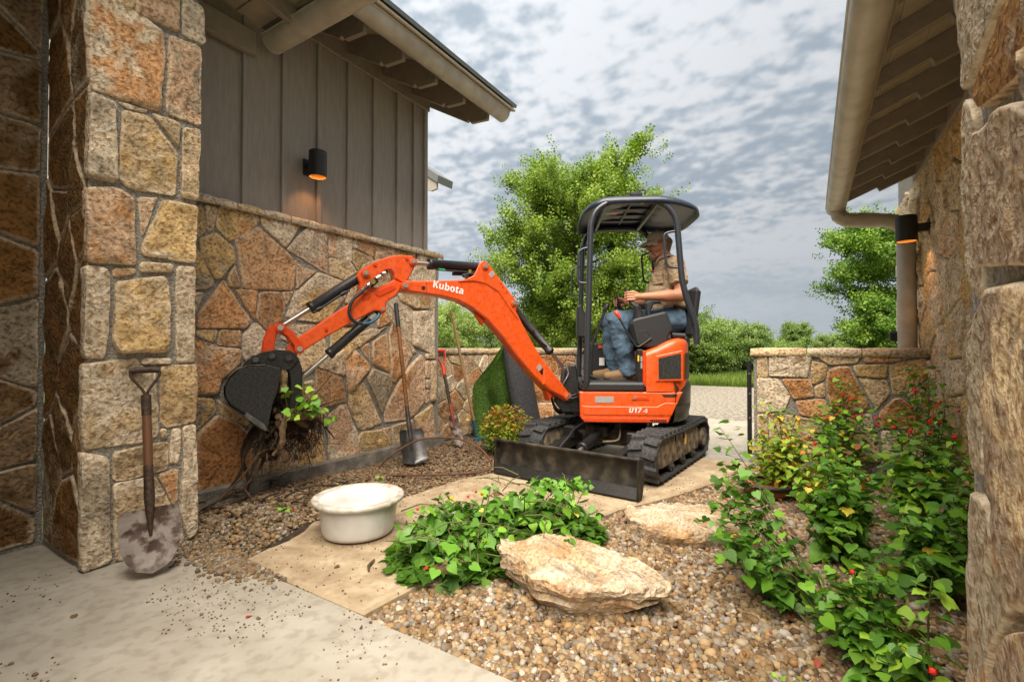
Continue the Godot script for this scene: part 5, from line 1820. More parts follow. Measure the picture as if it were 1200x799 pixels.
func build_upper(u: Transform3D) -> void:
	var b := Build.new()
	# deck and lower shell: flat sides, round tail
	b.prism(poly([[0.36, 0.44], [0.40, 0.66], [-0.40, 0.66], [-0.36, 0.44]]), -0.44, 0.44, 0.01)
	mp("deck", b, M.black, u)
	for s in [-1.0, 1.0]:
		b = Build.new()
		b.x = Transform3D(Basis.IDENTITY, Vector3(0, 0, 0.465 * s))
		b.prism(poly([[0.392, 0.668], [0.388, 0.458], [0.352, 0.412], [-0.334, 0.412], [-0.452, 0.668]]), -0.025, 0.025, 0.010)
		var p := mp("side_panel", b, M.orange, u)
		if s < 0:
			var z := -0.4915
			# pressed relief of the panel
			b = Build.new()
			b.x = Transform3D(Basis.IDENTITY, Vector3(0, 0, -0.489))
			b.prism(poly([[0.375, 0.555], [0.34, 0.548], [-0.24, 0.548], [-0.30, 0.58], [-0.405, 0.58], [-0.36, 0.475], [0.36, 0.475]]), -0.006, 0.004, 0.005)
			put("raised_band", b.mesh(), M.orange, p)
			b = Build.new()
			b.prism(poly([[0.382, 0.452], [0.350, 0.418], [-0.31, 0.418], [-0.325, 0.452]]), -0.4935, -0.488, 0.003)
			put("lower_band", b.mesh(), M.orange_dark, p)
			b = Build.new()
			b.prism(poly([[-0.03, 0.598], [-0.05, 0.636], [-0.155, 0.630], [-0.18, 0.600]]), -0.494, -0.488, 0.004)
			put("handle_recess", b.mesh(), M.orange_dark, p)
			b = Build.new()
			b.tube([Vector3(-0.058, 0.618, -0.488), Vector3(-0.058, 0.618, -0.4985)], 0.011, 14)
			put("lock", b.mesh(), M.pin, p)
			b = Build.new()
			b.prism(poly([[-0.279, 0.649], [-0.406, 0.650], [-0.398, 0.628], [-0.297, 0.628]]), -0.4925, -0.488)
			put("vent_slot", b.mesh(), M.grille, p)
			b = Build.new()
			b.prism(poly([[0.265, 0.630], [0.112, 0.630], [0.112, 0.578], [0.265, 0.578]]), -0.4925, -0.488)
			put("label_plate", b.mesh(), M.label, p)
			for k in 9:
				b = Build.new()
				b.box(Vector3(-0.19 - k * 0.0145, 0.431, -0.494), Vector3(0.008, 0.026, 0.004))
				put("louvre", b.mesh(), M.black, p)
			lettering("U17", 0.056, M.white, Transform3D(Basis(Vector3(-1, 0, 0), Vector3(0, 1, 0), Vector3(0, 0, -1)), Vector3(-0.062, 0.517, -0.4965)), p, "lettering", 0.22)
			lettering("-5", 0.042, M.white, Transform3D(Basis(Vector3(-1, 0, 0), Vector3(0, 1, 0), Vector3(0, 0, -1)), Vector3(-0.146, 0.513, -0.4965)), p, "lettering", 0.22)
	b = Build.new()
	b.box(Vector3(0.388, 0.56, 0.20), Vector3(0.03, 0.20, 0.50), 0.008)
	mp("front_panel", b, M.orange_dark, u)
	# counterweight: round tail between the side panels
	var plan := []
	for i in 25:
		var a := deg_to_rad(128.0 + 104.0 * i / 24.0)
		plan.append(Vector2(cos(a), sin(a)))
	b = Build.new()
	var rows := []
	for q in [[0.405, 0.58], [0.43, 0.612], [0.55, 0.630], [0.555, 0.622], [0.562, 0.630], [0.70, 0.632], [0.745, 0.618], [0.762, 0.59]]:
		var row := []
		for p in plan:
			row.append(Vector3(p.x * q[1], q[0], p.y * q[1]))
		rows.append(row)
	b.loft(rows)
	b.flat()
	for e in [0, rows.size() - 1]:
		b.fan(rows[e], Vector3(-0.30, rows[e][0].y, 0), e == 0)
	mp("counterweight", b, M.counterweight, u)
	# hood: side walls, rounded rear corner, sloping shoulder
	b = Build.new()
	var ring := [Vector2(-0.156, -0.488), Vector2(-0.26, -0.490), Vector2(-0.36, -0.486), Vector2(-0.43, -0.466), Vector2(-0.48, -0.430), Vector2(-0.525, -0.360), Vector2(-0.565, -0.25), Vector2(-0.59, -0.10), Vector2(-0.595, 0.0)]
	for i in range(7, -1, -1):
		ring.append(Vector2(ring[i].x, -ring[i].y))
	rows = []
	for q in [[0.0, 1.0], [0.86, 1.0], [0.94, 0.988], [0.985, 0.955], [1.0, 0.90]]:
		var row := []
		for p in ring:
			var base: float = 0.672 + 0.086 * smoothstep(-0.44, -0.52, p.x)
			var top: float = 1.0 + 0.115 * smoothstep(-0.12, -0.47, p.x) - 0.03 * smoothstep(-0.5, -0.6, p.x)
			var c := Vector2(-0.156 + (p.x + 0.156) * q[1], p.y * q[1])
			row.append(Vector3(c.x, lerpf(base, top, q[0]), c.y))
		rows.append(row)
	b.loft(rows)
	b.smooth()
	for k in rows[-1].size() - 1:
		b.tri(rows[-1][k], rows[-1][k + 1], Vector3(-0.30, 1.075, 0))
	b.flat()
	for q in rows.size() - 1:
		b.quad(rows[q][0], rows[q][-1], rows[q + 1][-1], rows[q + 1][0])
	var hood := mp("hood", b, M.orange, u)
	b = Build.new()
	b.prism(poly([[-0.232, 0.966], [-0.440, 1.012], [-0.452, 1.000], [-0.452, 0.762], [-0.232, 0.755]]), -0.499, -0.478, 0.006)
	put("grille_surround", b.mesh(), M.orange, hood)
	b = Build.new()
	b.prism(poly([[-0.252, 0.948], [-0.428, 0.988], [-0.436, 0.982], [-0.436, 0.778], [-0.252, 0.772]]), -0.5005, -0.49, 0.002)
	var gr := put("grille", b.mesh(), M.grille, hood)
	b = Build.new()
	var vr := []
	for y in [0.772, 0.99]:
		var row := []
		for i in range(4, 8):
			row.append(Vector3(ring[i].x * 1.008 - 0.002, y, ring[i].y * 1.012))
		vr.append(row)
	b.loft(vr)
	put("rear_vent", b.mesh(), M.counterweight, hood)
	# floor and its padded step edge
	b = Build.new()
	b.box(Vector3(0.115, 0.707, -0.30), Vector3(0.53, 0.078, 0.385), 0.018)
	var fl := mp("step_cover", b, M.black_plastic, u)
	b = Build.new()
	b.box(Vector3(0.10, 0.725, 0.06), Vector3(0.56, 0.03, 0.62), 0.004)
	mp("floor_mat", b, M.rubber, u)
	# seat
	b = Build.new()
	b.box(Vector3(-0.40, 1.09, 0.0), Vector3(0.40, 0.13, 0.44), 0.04)
	b.box(Vector3(-0.40, 0.99, 0.0), Vector3(0.30, 0.10, 0.36), 0.02)
	mp("seat_cushion", b, M.black_plastic, u)
	b = Build.new()
	b.x = Transform3D(Basis(Vector3.BACK, 0.13), Vector3(-0.632, 1.345, 0))
	b.box(Vector3.ZERO, Vector3(0.09, 0.46, 0.42), 0.038)
	mp("seat_back", b, M.black_plastic, u)
	b = Build.new()
	b.box(Vector3(-0.36, 0.90, 0.0), Vector3(0.36, 0.16, 0.5), 0.02)
	mp("seat_base", b, M.black, u)
	bar("seat_belt_holder", [Vector3(-0.42, 1.14, -0.27), Vector3(-0.53, 1.135, -0.27)], 0.028, M.black_plastic, u)
	# control consoles
	for s in [-1.0, 1.0]:
		b = Build.new()
		b.x = Transform3D(Basis.IDENTITY, Vector3(0, 0, 0.33 * s))
		b.prism(poly([[-0.049, 1.235], [-0.062, 1.268], [-0.09, 1.282], [-0.325, 1.338], [-0.345, 1.330], [-0.392, 1.215], [-0.394, 1.184], [-0.353, 1.124], [-0.340, 1.05], [-0.218, 1.029], [-0.11, 1.045], [-0.089, 1.063]]), -0.085, 0.085, 0.016)
		var con := mp("control_console", b, M.black_plastic, u)
		if s < 0:
			b = Build.new()
			b.prism(poly([[-0.103, 1.178], [-0.175, 1.187], [-0.220, 1.115], [-0.210, 1.085], [-0.118, 1.066]]), -0.4175, -0.410, 0.003)
			put("console_pocket", b.mesh(), M.grille, con)
			b = Build.new()
			b.tube([Vector3(-0.372, 1.185, -0.412), Vector3(-0.372, 1.185, -0.418)], 0.010, 10)
			put("bolt", b.mesh(), M.black, con)
		# bellows and joystick
		b = Build.new()
		b.x = Transform3D(Basis(Vector3.BACK, -0.16), Vector3(-0.135, 1.275, 0.30 * s))
		var prof := []
		for k in 8:
			var y := k * 0.0165
			var rr := 0.064 - k * 0.0045
			prof.append(Vector2(rr, y)); prof.append(Vector2(rr - 0.011, y + 0.009))
		prof.append(Vector2(0.014, 0.135)); prof.append(Vector2(0.0, 0.136))
		b.lathe(prof, 20, 0, TAU, false)
		mp("lever_bellows", b, M.black_plastic, u)
		var hx := -0.055 if s < 0 else -0.035
		b = Build.new()
		b.tube(curve([Vector3(-0.112, 1.39, 0.30 * s), Vector3(hx - 0.03, 1.42, 0.275 * s), Vector3(hx, 1.475, 0.255 * s), Vector3(hx + 0.012, 1.53, 0.245 * s)], 4), [0.013, 0.014, 0.015, 0.016, 0.018, 0.019, 0.020, 0.020, 0.020, 0.021, 0.022, 0.023, 0.021], 14)
		b.ball(Vector3(hx + 0.012, 1.53, 0.245 * s), Vector3(0.024, 0.016, 0.024))
		mp("joystick", b, M.black_plastic, u)
		b = Build.new()
		b.x = Transform3D(Basis.IDENTITY, Vector3(0, 0, 0.27 * s))
		b.prism(poly([[-0.192, 1.425], [-0.237, 1.452], [-0.310, 1.446], [-0.330, 1.428], [-0.318, 1.420], [-0.262, 1.414], [-0.237, 1.358], [-0.240, 1.31], [-0.203, 1.30], [-0.196, 1.36]]), -0.03, 0.03, 0.012)
		mp("armrest", b, M.black_plastic, u)
	var rl := bar("lock_lever", curve([Vector3(0.058, 1.30, -0.42), Vector3(0.035, 1.25, -0.42), Vector3(-0.075, 1.065, -0.42), Vector3(-0.10, 1.045, -0.42), Vector3(-0.125, 1.052, -0.42), Vector3(-0.215, 1.115, -0.42)], 4), 0.0085, M.black, u)
	b = Build.new()
	b.tube([Vector3(0.088, 1.342, -0.42), Vector3(0.085, 1.338, -0.42), Vector3(0.062, 1.308, -0.42), Vector3(0.050, 1.287, -0.42)], [0.012, 0.019, 0.017, 0.012], 12)
	put("grip", b.mesh(), M.red, rl)
	# pillar of stickers at the hood's front edge
	b = Build.new()
	b.box(Vector3(-0.115, 0.88, -0.42), Vector3(0.05, 0.28, 0.05), 0.006)
	var post := mp("console_stand", b, M.black, u)
	for q in [[0.94, 0.045], [0.885, 0.05]]:
		b = Build.new()
		b.box(Vector3(-0.128, q[0], -0.4465), Vector3(0.020, q[1], 0.002))
		put("sticker", b.mesh(), M.label, post)
	b = Build.new()
	b.box(Vector3(-0.100, 0.945, -0.4465), Vector3(0.012, 0.05, 0.002))
	put("sticker", b.mesh(), M.yellow, post)
	b = Build.new()
	b.box(Vector3(-0.145, 0.86, -0.455), Vector3(0.025, 0.30, 0.05), 0.004)
	mp("hinge_plate", b, M.orange_dark, u)
	# front stand on the far side: travel levers, pedals
	b = Build.new()
	b.x = Transform3D(Basis.IDENTITY, Vector3(0, 0, 0.30))
	b.prism(poly([[0.29, 0.73], [0.29, 1.02], [0.25, 1.075], [0.12, 1.085], [0.07, 1.03], [0.05, 0.73]]), -0.11, 0.11, 0.015)
	var st := mp("front_stand", b, M.black_plastic, u)
	b = Build.new()
	b.box(Vector3(0.13, 0.90, 0.185), Vector3(0.05, 0.075, 0.006))
	put("sticker", b.mesh(), M.white, st)
	b = Build.new()
	b.box(Vector3(0.135, 1.045, 0.185), Vector3(0.06, 0.03, 0.006))
	put("sticker", b.mesh(), M.orange, st)
	for z in [-0.05, 0.06]:
		var lv := bar("travel_lever", curve([Vector3(0.25, 0.74, z), Vector3(0.245, 1.03, z), Vector3(0.18, 1.22, z), Vector3(0.125, 1.375, z)], 4), 0.009, M.black, u)
		b = Build.new()
		b.tube([Vector3(0.128, 1.368, z), Vector3(0.125, 1.378, z), Vector3(0.105, 1.432, z), Vector3(0.102, 1.440, z)], [0.012, 0.017, 0.019, 0.014], 12)
		put("grip", b.mesh(), M.black_plastic, lv)
	for z in [-0.12, 0.02, 0.12]:
		b = Build.new()
		b.box(Vector3(0.235, 0.765, z), Vector3(0.10, 0.018, 0.07), 0.006, Basis(Vector3.BACK, 0.35))
		mp("pedal", b, M.black, u)
	# roll-over frame: a hoop on each side, canopy between
	var hoop := [Vector3(0.335, 0.72, 0), Vector3(0.330, 0.80, 0), Vector3(0.318, 1.20, 0), Vector3(0.306, 1.62, 0), Vector3(0.296, 1.98, 0), Vector3(0.286, 2.09, 0), Vector3(0.245, 2.185, 0), Vector3(0.160, 2.245, 0), Vector3(0.06, 2.262, 0), Vector3(-0.16, 2.262, 0), Vector3(-0.272, 2.25, 0), Vector3(-0.355, 2.195, 0), Vector3(-0.408, 2.10, 0), Vector3(-0.425, 1.98, 0), Vector3(-0.445, 1.72, 0), Vector3(-0.460, 1.58, 0), Vector3(-0.498, 1.43, 0), Vector3(-0.545, 1.29, 0), Vector3(-0.568, 1.20, 0), Vector3(-0.572, 1.06, 0)]
	for s in [-1.0, 1.0]:
		var pts := []
		for p in hoop:
			pts.append(p + Vector3(0, 0, 0.462 * s))
		bar("canopy_frame", curve(pts, 3), 0.0255, M.frame_tube, u, null, 16)
		# grab handles
		bar("grab_handle", curve([Vector3(0.300, 1.875, 0.462 * s), Vector3(0.355, 1.868, 0.462 * s), Vector3(0.392, 1.835, 0.462 * s), Vector3(0.400, 1.76, 0.462 * s), Vector3(0.405, 1.62, 0.462 * s), Vector3(0.390, 1.585, 0.462 * s), Vector3(0.318, 1.575, 0.462 * s)], 4), 0.0105, M.frame_tube, u)
		bar("grab_handle", curve([Vector3(-0.428, 2.005, 0.462 * s), Vector3(-0.350, 1.995, 0.462 * s), Vector3(-0.312, 1.965, 0.462 * s), Vector3(-0.318, 1.86, 0.462 * s), Vector3(-0.328, 1.74, 0.462 * s), Vector3(-0.365, 1.705, 0.462 * s), Vector3(-0.448, 1.70, 0.462 * s)], 4), 0.0105, M.frame_tube, u)
		bar("frame_foot", [Vector3(0.337, 0.70, 0.462 * s), Vector3(0.337, 0.76, 0.462 * s)], 0.038, M.black, u)
	for q in [[0.322, 1.05], [0.332, 0.86], [0.306, 1.45]]:
		bar("frame_rung", [Vector3(q[0], q[1], -0.455), Vector3(q[0] + 0.03, q[1], -0.455), Vector3(q[0] + 0.03, q[1], -0.40)], 0.008, M.frame_tube, u)
	for x in [0.16, -0.27]:
		bar("roof_bar", [Vector3(x, 2.245, -0.46), Vector3(x, 2.245, 0.46)], 0.018, M.frame_tube, u)
	b = Build.new()
	b.x = Transform3D(Basis.IDENTITY, Vector3(0.345, 1.30, 0.30))
	b.prism(poly([[0.02, -0.16], [0.02, 0.14], [-0.02, 0.16], [-0.12, -0.10], [-0.10, -0.17]]), -0.11, 0.11, 0.012)
	mp("light_box", b, M.black_plastic, u)
	# canopy skin: rounded plan, thin, edge turned down
	var cp := []
	for i in 64:
		var a := TAU * i / 64.0
		var rr := Vector2(cos(a), sin(a))
		var sq := Vector2(signf(rr.x) * pow(absf(rr.x), 0.42 if rr.x > 0 else 0.75), signf(rr.y) * pow(absf(rr.y), 0.50))
		cp.append(Vector2(-0.15 + sq.x * (0.52 if rr.x > 0 else 0.53), sq.y * 0.50))
	b = Build.new()
	rows = []
	for q in [[0.0, 0.056], [0.45, 0.055], [0.80, 0.049], [0.93, 0.034], [0.985, 0.008], [1.0, -0.035], [0.985, -0.036], [0.96, 0.004], [0.90, 0.020], [0.75, 0.030], [0.0, 0.036]]:
		var row := []
		for p in cp:
			var sag := -0.055 * smoothstep(-0.25, -0.71, p.x) - 0.05 * smoothstep(0.18, 0.38, p.x)
			row.append(Vector3(-0.15 + (p.x + 0.15) * q[0], 2.272 + q[1] + sag * q[0] * q[0], p.y * q[0]))
		rows.append(row)
	b.loft(rows, true)
	var can := mp("canopy", b, M.canopy, u)
	for k in 3:
		b = Build.new()
		b.box(Vector3(0.14 - k * 0.21, 2.292, 0.0), Vector3(0.022, 0.022, 0.80), 0.004)
		put("roof_rib", b.mesh(), M.black, can)
	for k in 4:
		b = Build.new()
		b.box(Vector3(-0.15, 2.297, -0.30 + k * 0.2), Vector3(0.72, 0.02, 0.07), 0.006)
		put("roof_rib", b.mesh(), M.black, can)
	b = Build.new()
	b.box(Vector3(0.10, 2.286, -0.02), Vector3(0.16, 0.003, 0.09))
	put("sticker", b.mesh(), M.label, can)
	b = Build.new()
	b.box(Vector3(0.025, 2.2855, -0.02), Vector3(0.03, 0.003, 0.09))
	put("sticker", b.mesh(), M.orange, can)
	b = Build.new()
	b.box(Vector3(-0.09, 2.335, -0.40), Vector3(0.10, 0.035, 0.06), 0.008)
	b.tube(curve([Vector3(-0.12, 2.33, -0.42), Vector3(-0.12, 2.365, -0.42), Vector3(-0.165, 2.365, -0.42), Vector3(-0.165, 2.33, -0.42)], 4), 0.007, 8)
	put("work_light", b.mesh(), M.black, can)
	b = Build.new()
	b.tube([Vector3(-0.118, 2.262, -0.462), Vector3(-0.145, 2.262, -0.462)], 0.0268, 16)
	put("sticker", b.mesh(), M.label, can)
	# swing bracket and its hoses
	b = Build.new()
	b.x = Transform3D(Basis.IDENTITY, Vector3(0, 0, -0.06))
	b.prism(poly([[0.36, 0.46], [0.52, 0.44], [0.60, 0.55], [0.56, 0.66], [0.50, 0.80], [0.46, 0.88], [0.40, 0.88], [0.37, 0.70]]), -0.085, 0.085, 0.012)
	mp("swing_bracket", b, M.black, u)
	b = Build.new()
	b.box(Vector3(0.40, 0.52, 0.0), Vector3(0.10, 0.16, 0.30), 0.015)
	b.tube([Vector3(0.455, 0.42, -0.06), Vector3(0.455, 0.70, -0.06)], 0.05, 14)
	mp("swing_post", b, M.black, u)
	for k in 5:
		var z := -0.16 + k * 0.035
		bar("hose", curve([Vector3(0.36, 0.60 + 0.03 * k, z), Vector3(0.46, 0.58 + 0.02 * k, z - 0.03), Vector3(0.53, 0.66 + 0.02 * k, z - 0.02), Vector3(0.50, 0.84, z)], 5), 0.010, M.hose, u)
	for k in 3:
		bar("hose", curve([Vector3(0.37, 0.50, -0.05 + 0.05 * k), Vector3(0.55, 0.46 - 0.02 * k, -0.08 + 0.05 * k), Vector3(0.62, 0.58, -0.05 + 0.04 * k), Vector3(0.58, 0.74, -0.04 + 0.02 * k)], 5), 0.011, M.hose, u)
	bar("pipe", curve([Vector3(0.49, 0.88, -0.15), Vector3(0.47, 0.80, -0.16), Vector3(0.51, 0.72, -0.17), Vector3(0.55, 0.62, -0.16)], 5), 0.008, M.steel, u)

func build_boom(k: Transform3D) -> void:
	var b := Build.new()
	b.prism(poly([[0.018, 0.560], [0.050, 0.552], [0.224, 0.655], [0.385, 0.787], [0.541, 0.947], [0.691, 1.122], [0.835, 1.262], [0.975, 1.357], [1.093, 1.408], [1.223, 1.434], [1.365, 1.447], [1.42, 1.450], [1.42, 1.546], [1.365, 1.548], [1.175, 1.566], [1.018, 1.586], [0.90, 1.590], [0.78, 1.56], [0.66, 1.47], [0.56, 1.34], [0.47, 1.19], [0.385, 1.06], [0.224, 0.835], [0.099, 0.722], [0.030, 0.640], [0.006, 0.600]]), -0.062, 0.062, 0.010)
	var main := mp("boom", b, M.orange, k)
	# forked nose, thicker foot
	b = Build.new()
	b.prism(poly([[1.36, 1.444], [1.546, 1.458], [1.577, 1.480], [1.572, 1.515], [1.524, 1.538], [1.36, 1.549]]), -0.072, 0.072, 0.012)
	put("nose", b.mesh(), M.orange, main)
	b = Build.new()
	b.tube([Vector3(1.395, 1.490, -0.0745), Vector3(1.395, 1.490, -0.070)], 0.015, 16)
	put("hole", b.mesh(), M.black, main)
	b = Build.new()
	b.prism(poly([[0.02, 0.556], [0.224, 0.652], [0.30, 0.715], [0.285, 0.915], [0.10, 0.722], [0.005, 0.61]]), -0.080, 0.080, 0.014)
	put("foot", b.mesh(), M.orange, main)
	b = Build.new()
	b.prism(poly([[0.24, 0.66], [0.205, 0.56], [0.18, 0.60], [0.13, 0.62]]), -0.045, 0.045, 0.008)
	put("foot_lug", b.mesh(), M.orange_dark, main)
	# saddle for the two big cylinders
	for z in [-0.058, 0.058]:
		b = Build.new()
		b.prism(poly([[1.10, 1.560], [1.018, 1.590], [0.965, 1.620], [0.935, 1.675], [0.915, 1.720], [0.885, 1.745], [0.850, 1.740], [0.822, 1.710], [0.775, 1.660], [0.616, 1.484], [0.575, 1.440], [0.560, 1.405], [0.572, 1.350], [0.545, 1.270], [0.62, 1.35], [0.74, 1.50], [0.86, 1.56], [0.97, 1.575]]), z - 0.012, z + 0.012, 0.004)
		put("saddle_plate", b.mesh(), M.orange, main)
	b = Build.new()
	b.prism(poly([[0.95, 1.345], [0.905, 1.268], [0.865, 1.222], [0.842, 1.262]]), -0.02, 0.02, 0.006)
	put("hose_guide", b.mesh(), M.orange_dark, main)
	pin_at(Vector3(0.868, 1.702, 0), 0.017, 0.068, k, M.orange)
	pin_at(Vector3(0.598, 1.415, 0), 0.017, 0.068, k, M.orange)
	pin_at(Vector3(0.045, 0.598, 0), 0.020, 0.086, k, M.orange)
	pin_at(Vector3(1.543, 1.496, 0), 0.018, 0.082, k, M.orange)
	# writing along the boom, and small stickers
	lettering("Kubota", 0.078, M.white, Transform3D(Basis(Vector3(-0.985, -0.16, 0).normalized(), Vector3(-0.16, 0.985, 0).normalized(), Vector3(0, 0, -1)), Vector3(1.185, 1.507, -0.0635)), main)
	for q in [[0.806, 1.640, 0.8, -0.0712], [0.332, 0.862, 0.9, -0.0625], [0.300, 0.826, 0.9, -0.0625]]:
		b = Build.new()
		b.box(Vector3(q[0], q[1], q[3]), Vector3(0.040, 0.050, 0.003), 0.0, Basis(Vector3.BACK, q[2]))
		put("sticker", b.mesh(), M.black if q[0] == 0.300 else M.label, main)
	for q in [[0.72, 1.575], [0.70, 1.545], [0.665, 1.505]]:
		b = Build.new()
		b.tube([Vector3(q[0], q[1], -0.0695), Vector3(q[0], q[1], -0.074)], 0.008, 10)
		put("bolt", b.mesh(), M.orange_dark, main)
	bar("welded_seam", curve([Vector3(0.565, 1.36, -0.063), Vector3(0.70, 1.53, -0.063), Vector3(0.85, 1.572, -0.063), Vector3(1.10, 1.560, -0.063)], 5), 0.004, M.orange_dark, k)
	# arm with its eye-shaped opening
	b = Build.new()
	b.prism(poly([[2.290, 1.085], [2.100, 1.225], [1.993, 1.306], [1.925, 1.352], [1.886, 1.392], [1.862, 1.449], [1.866, 1.500], [1.888, 1.545], [1.868, 1.585], [1.818, 1.622], [1.735, 1.674], [1.641, 1.714], [1.564, 1.730], [1.487, 1.730], [1.448, 1.710], [1.437, 1.674], [1.462, 1.640], [1.500, 1.565], [1.530, 1.512],
		[1.612, 1.548], [1.616, 1.590], [1.640, 1.612], [1.669, 1.610], [1.716, 1.572], [1.771, 1.500], [1.768, 1.478], [1.748, 1.470], [1.640, 1.522], [1.614, 1.543],
		[1.532, 1.507], [1.563, 1.474], [1.602, 1.420], [1.659, 1.382], [1.677, 1.354], [1.676, 1.310], [1.701, 1.286], [1.728, 1.302], [1.760, 1.302], [1.949, 1.194], [2.110, 1.096], [2.262, 0.995], [2.312, 0.955], [2.345, 0.980], [2.338, 1.035]]), -0.055, 0.055, 0.008)
	var arm := mp("arm", b, M.orange, k)
	b = Build.new()
	b.prism(poly([[1.62, 1.455], [1.60, 1.478], [1.615, 1.498], [1.642, 1.502], [1.745, 1.445], [1.758, 1.425], [1.742, 1.408], [1.72, 1.405]]), -0.060, -0.050, 0.005)
	put("boss_plate", b.mesh(), M.orange_dark, arm)
	b = Build.new()
	b.prism(poly([[1.80, 1.385], [1.785, 1.405], [1.80, 1.425], [1.83, 1.418], [1.855, 1.390], [1.845, 1.368]]), -0.060, -0.050, 0.005)
	put("boss_plate", b.mesh(), M.orange_dark, arm)
	for q in [[1.520, 1.707], [1.758, 1.640], [2.09, 1.165]]:
		b = Build.new()
		b.tube([Vector3(q[0], q[1], -0.054), Vector3(q[0], q[1], -0.066)], 0.012, 12)
		put("bolt", b.mesh(), M.orange_dark, arm)
	pin_at(Vector3(1.826, 1.572, 0), 0.017, 0.062, k, M.orange)
	pin_at(Vector3(1.476, 1.686, 0), 0.017, 0.062, k, M.orange)
	pin_at(Vector3(1.702, 1.318, 0), 0.013, 0.056, k, M.orange)
	# cylinders
	cylinder("boom_cylinder", Vector3(0.598, 1.415, 0), Vector3(0.005, 0.835, 0), 0.72, 0.036, 0.017, k)
	cylinder("arm_cylinder", Vector3(0.868, 1.702, 0), Vector3(1.476, 1.686, 0), 0.76, 0.040, 0.018, k)
	cylinder("bucket_cylinder", Vector3(1.826, 1.572, 0), Vector3(2.379, 1.165, 0), 0.66, 0.038, 0.018, k)
	cylinder("thumb_cylinder", Vector3(1.702, 1.318, 0), Vector3(2.272, 0.795, 0), 0.64, 0.034, 0.016, k)
	bar("cylinder_pipe", curve([Vector3(0.93, 1.655, -0.02), Vector3(1.10, 1.648, -0.02), Vector3(1.28, 1.652, -0.02), Vector3(1.32, 1.665, -0.02)], 4), 0.008, M.hose, k)
	b = Build.new()
	b.tube([Vector3(1.20, 1.650, -0.02), Vector3(1.255, 1.651, -0.02)], 0.0105, 10)
	mp("hose_band", b, M.green, k)
	b = Build.new()
	b.tube([Vector3(0.985, 1.668, -0.03), Vector3(0.985, 1.64, -0.03)], 0.014, 10)
	mp("hose_fitting", b, M.brass, k)
	bar("cylinder_pipe", curve([Vector3(1.93, 1.445, -0.03), Vector3(2.02, 1.385, -0.03), Vector3(2.10, 1.325, -0.03), Vector3(2.17, 1.275, -0.03)], 4), 0.009, M.hose, k)
	for q in [[1.96, 1.428], [2.12, 1.312]]:
		b = Build.new()
		b.tube([Vector3(q[0], q[1], -0.035), Vector3(q[0] + 0.03, q[1] - 0.021, -0.035)], 0.016, 10)
		mp("hose_fitting", b, M.black, k)
	bar("cylinder_pipe", curve([Vector3(0.50, 1.29, -0.04), Vector3(0.40, 1.18, -0.045), Vector3(0.32, 1.10, -0.045), Vector3(0.24, 1.05, -0.04)], 4), 0.007, M.hose, k)
	b = Build.new()
	b.tube([Vector3(0.40, 1.19, -0.05), Vector3(0.38, 1.165, -0.05)], 0.015, 10)
	mp("hose_fitting", b, M.black, k)
	# hoses that come out of the opening and loop to the thumb cylinder
	bar("hose", curve([Vector3(0.95, 1.60, -0.02), Vector3(1.05, 1.62, -0.02), Vector3(0.92, 1.64, -0.02)], 4), 0.012, M.hose, k)
	bar("hose", curve([Vector3(0.90, 1.62, 0.0), Vector3(1.0, 1.635, 0.01), Vector3(1.12, 1.63, 0.01)], 4), 0.014, M.hose, k)
	bar("hose", curve([Vector3(1.66, 1.60, -0.02), Vector3(1.74, 1.545, -0.055), Vector3(1.80, 1.49, -0.085), Vector3(1.86, 1.43, -0.09), Vector3(1.925, 1.36, -0.09), Vector3(1.945, 1.28, -0.09), Vector3(1.91, 1.22, -0.088), Vector3(1.85, 1.205, -0.080)], 6), 0.0115, M.hose, k)
	bar("hose", curve([Vector3(1.85, 1.205, -0.080), Vector3(1.79, 1.215, -0.07), Vector3(1.735, 1.255, -0.05), Vector3(1.722, 1.285, -0.04)], 6), 0.011, M.blue_hose, k)
	for q in [[1.725, 1.555, 1.755, 1.53], [1.79, 1.50, 1.815, 1.475], [1.83, 1.458, 1.85, 1.437], [1.69, 1.58, 1.71, 1.566]]:
		b = Build.new()
		b.tube([Vector3(q[0], q[1], -0.075), Vector3(q[2], q[3], -0.083)], 0.019, 6)
		mp("hose_fitting", b, M.pin, k)
	b = Build.new()
	b.tube([Vector3(1.785, 1.507, -0.085), Vector3(1.785, 1.507, -0.112)], 0.020, 6)
	mp("hose_fitting", b, M.brass, k)
	b = Build.new()
	b.box(Vector3(1.775, 1.505, -0.072), Vector3(0.07, 0.045, 0.035), 0.006, Basis(Vector3.BACK, -0.75))
	mp("valve_block", b, M.black, k)
	b = Build.new()
	var cd := (Vector3(2.272, 0.795, 0) - Vector3(1.702, 1.318, 0)).normalized()
	var q0 := Vector3(1.702, 1.318, 0) + cd * 0.055
	b.tube([q0, q0 + cd * 0.055], 0.0352, 16)
	mp("sticker", b, M.label, k)
	# bucket linkage
	for z in [-0.060, 0.060]:
		b = Build.new()
		b.prism(poly([[2.360, 1.178], [2.392, 1.196], [2.414, 1.186], [2.448, 1.165], [2.478, 1.075], [2.485, 0.990], [2.462, 0.960], [2.425, 0.965], [2.410, 1.00], [2.412, 1.05], [2.396, 1.125]]), z - 0.011, z + 0.011, 0.005)
		mp("bucket_link", b, M.orange_dark, k)
		b = Build.new()
		b.prism(poly([[2.385, 1.190], [2.350, 1.180], [2.298, 1.138], [2.254, 1.070], [2.240, 1.025], [2.260, 0.997], [2.286, 1.006], [2.298, 1.047], [2.337, 1.108], [2.384, 1.140]]), z * 1.35 - 0.010, z * 1.35 + 0.010, 0.005)
		mp("guide_link", b, M.orange_dark, k)
	pin_at(Vector3(2.379, 1.165, 0), 0.018, 0.085, k, M.orange_dark)
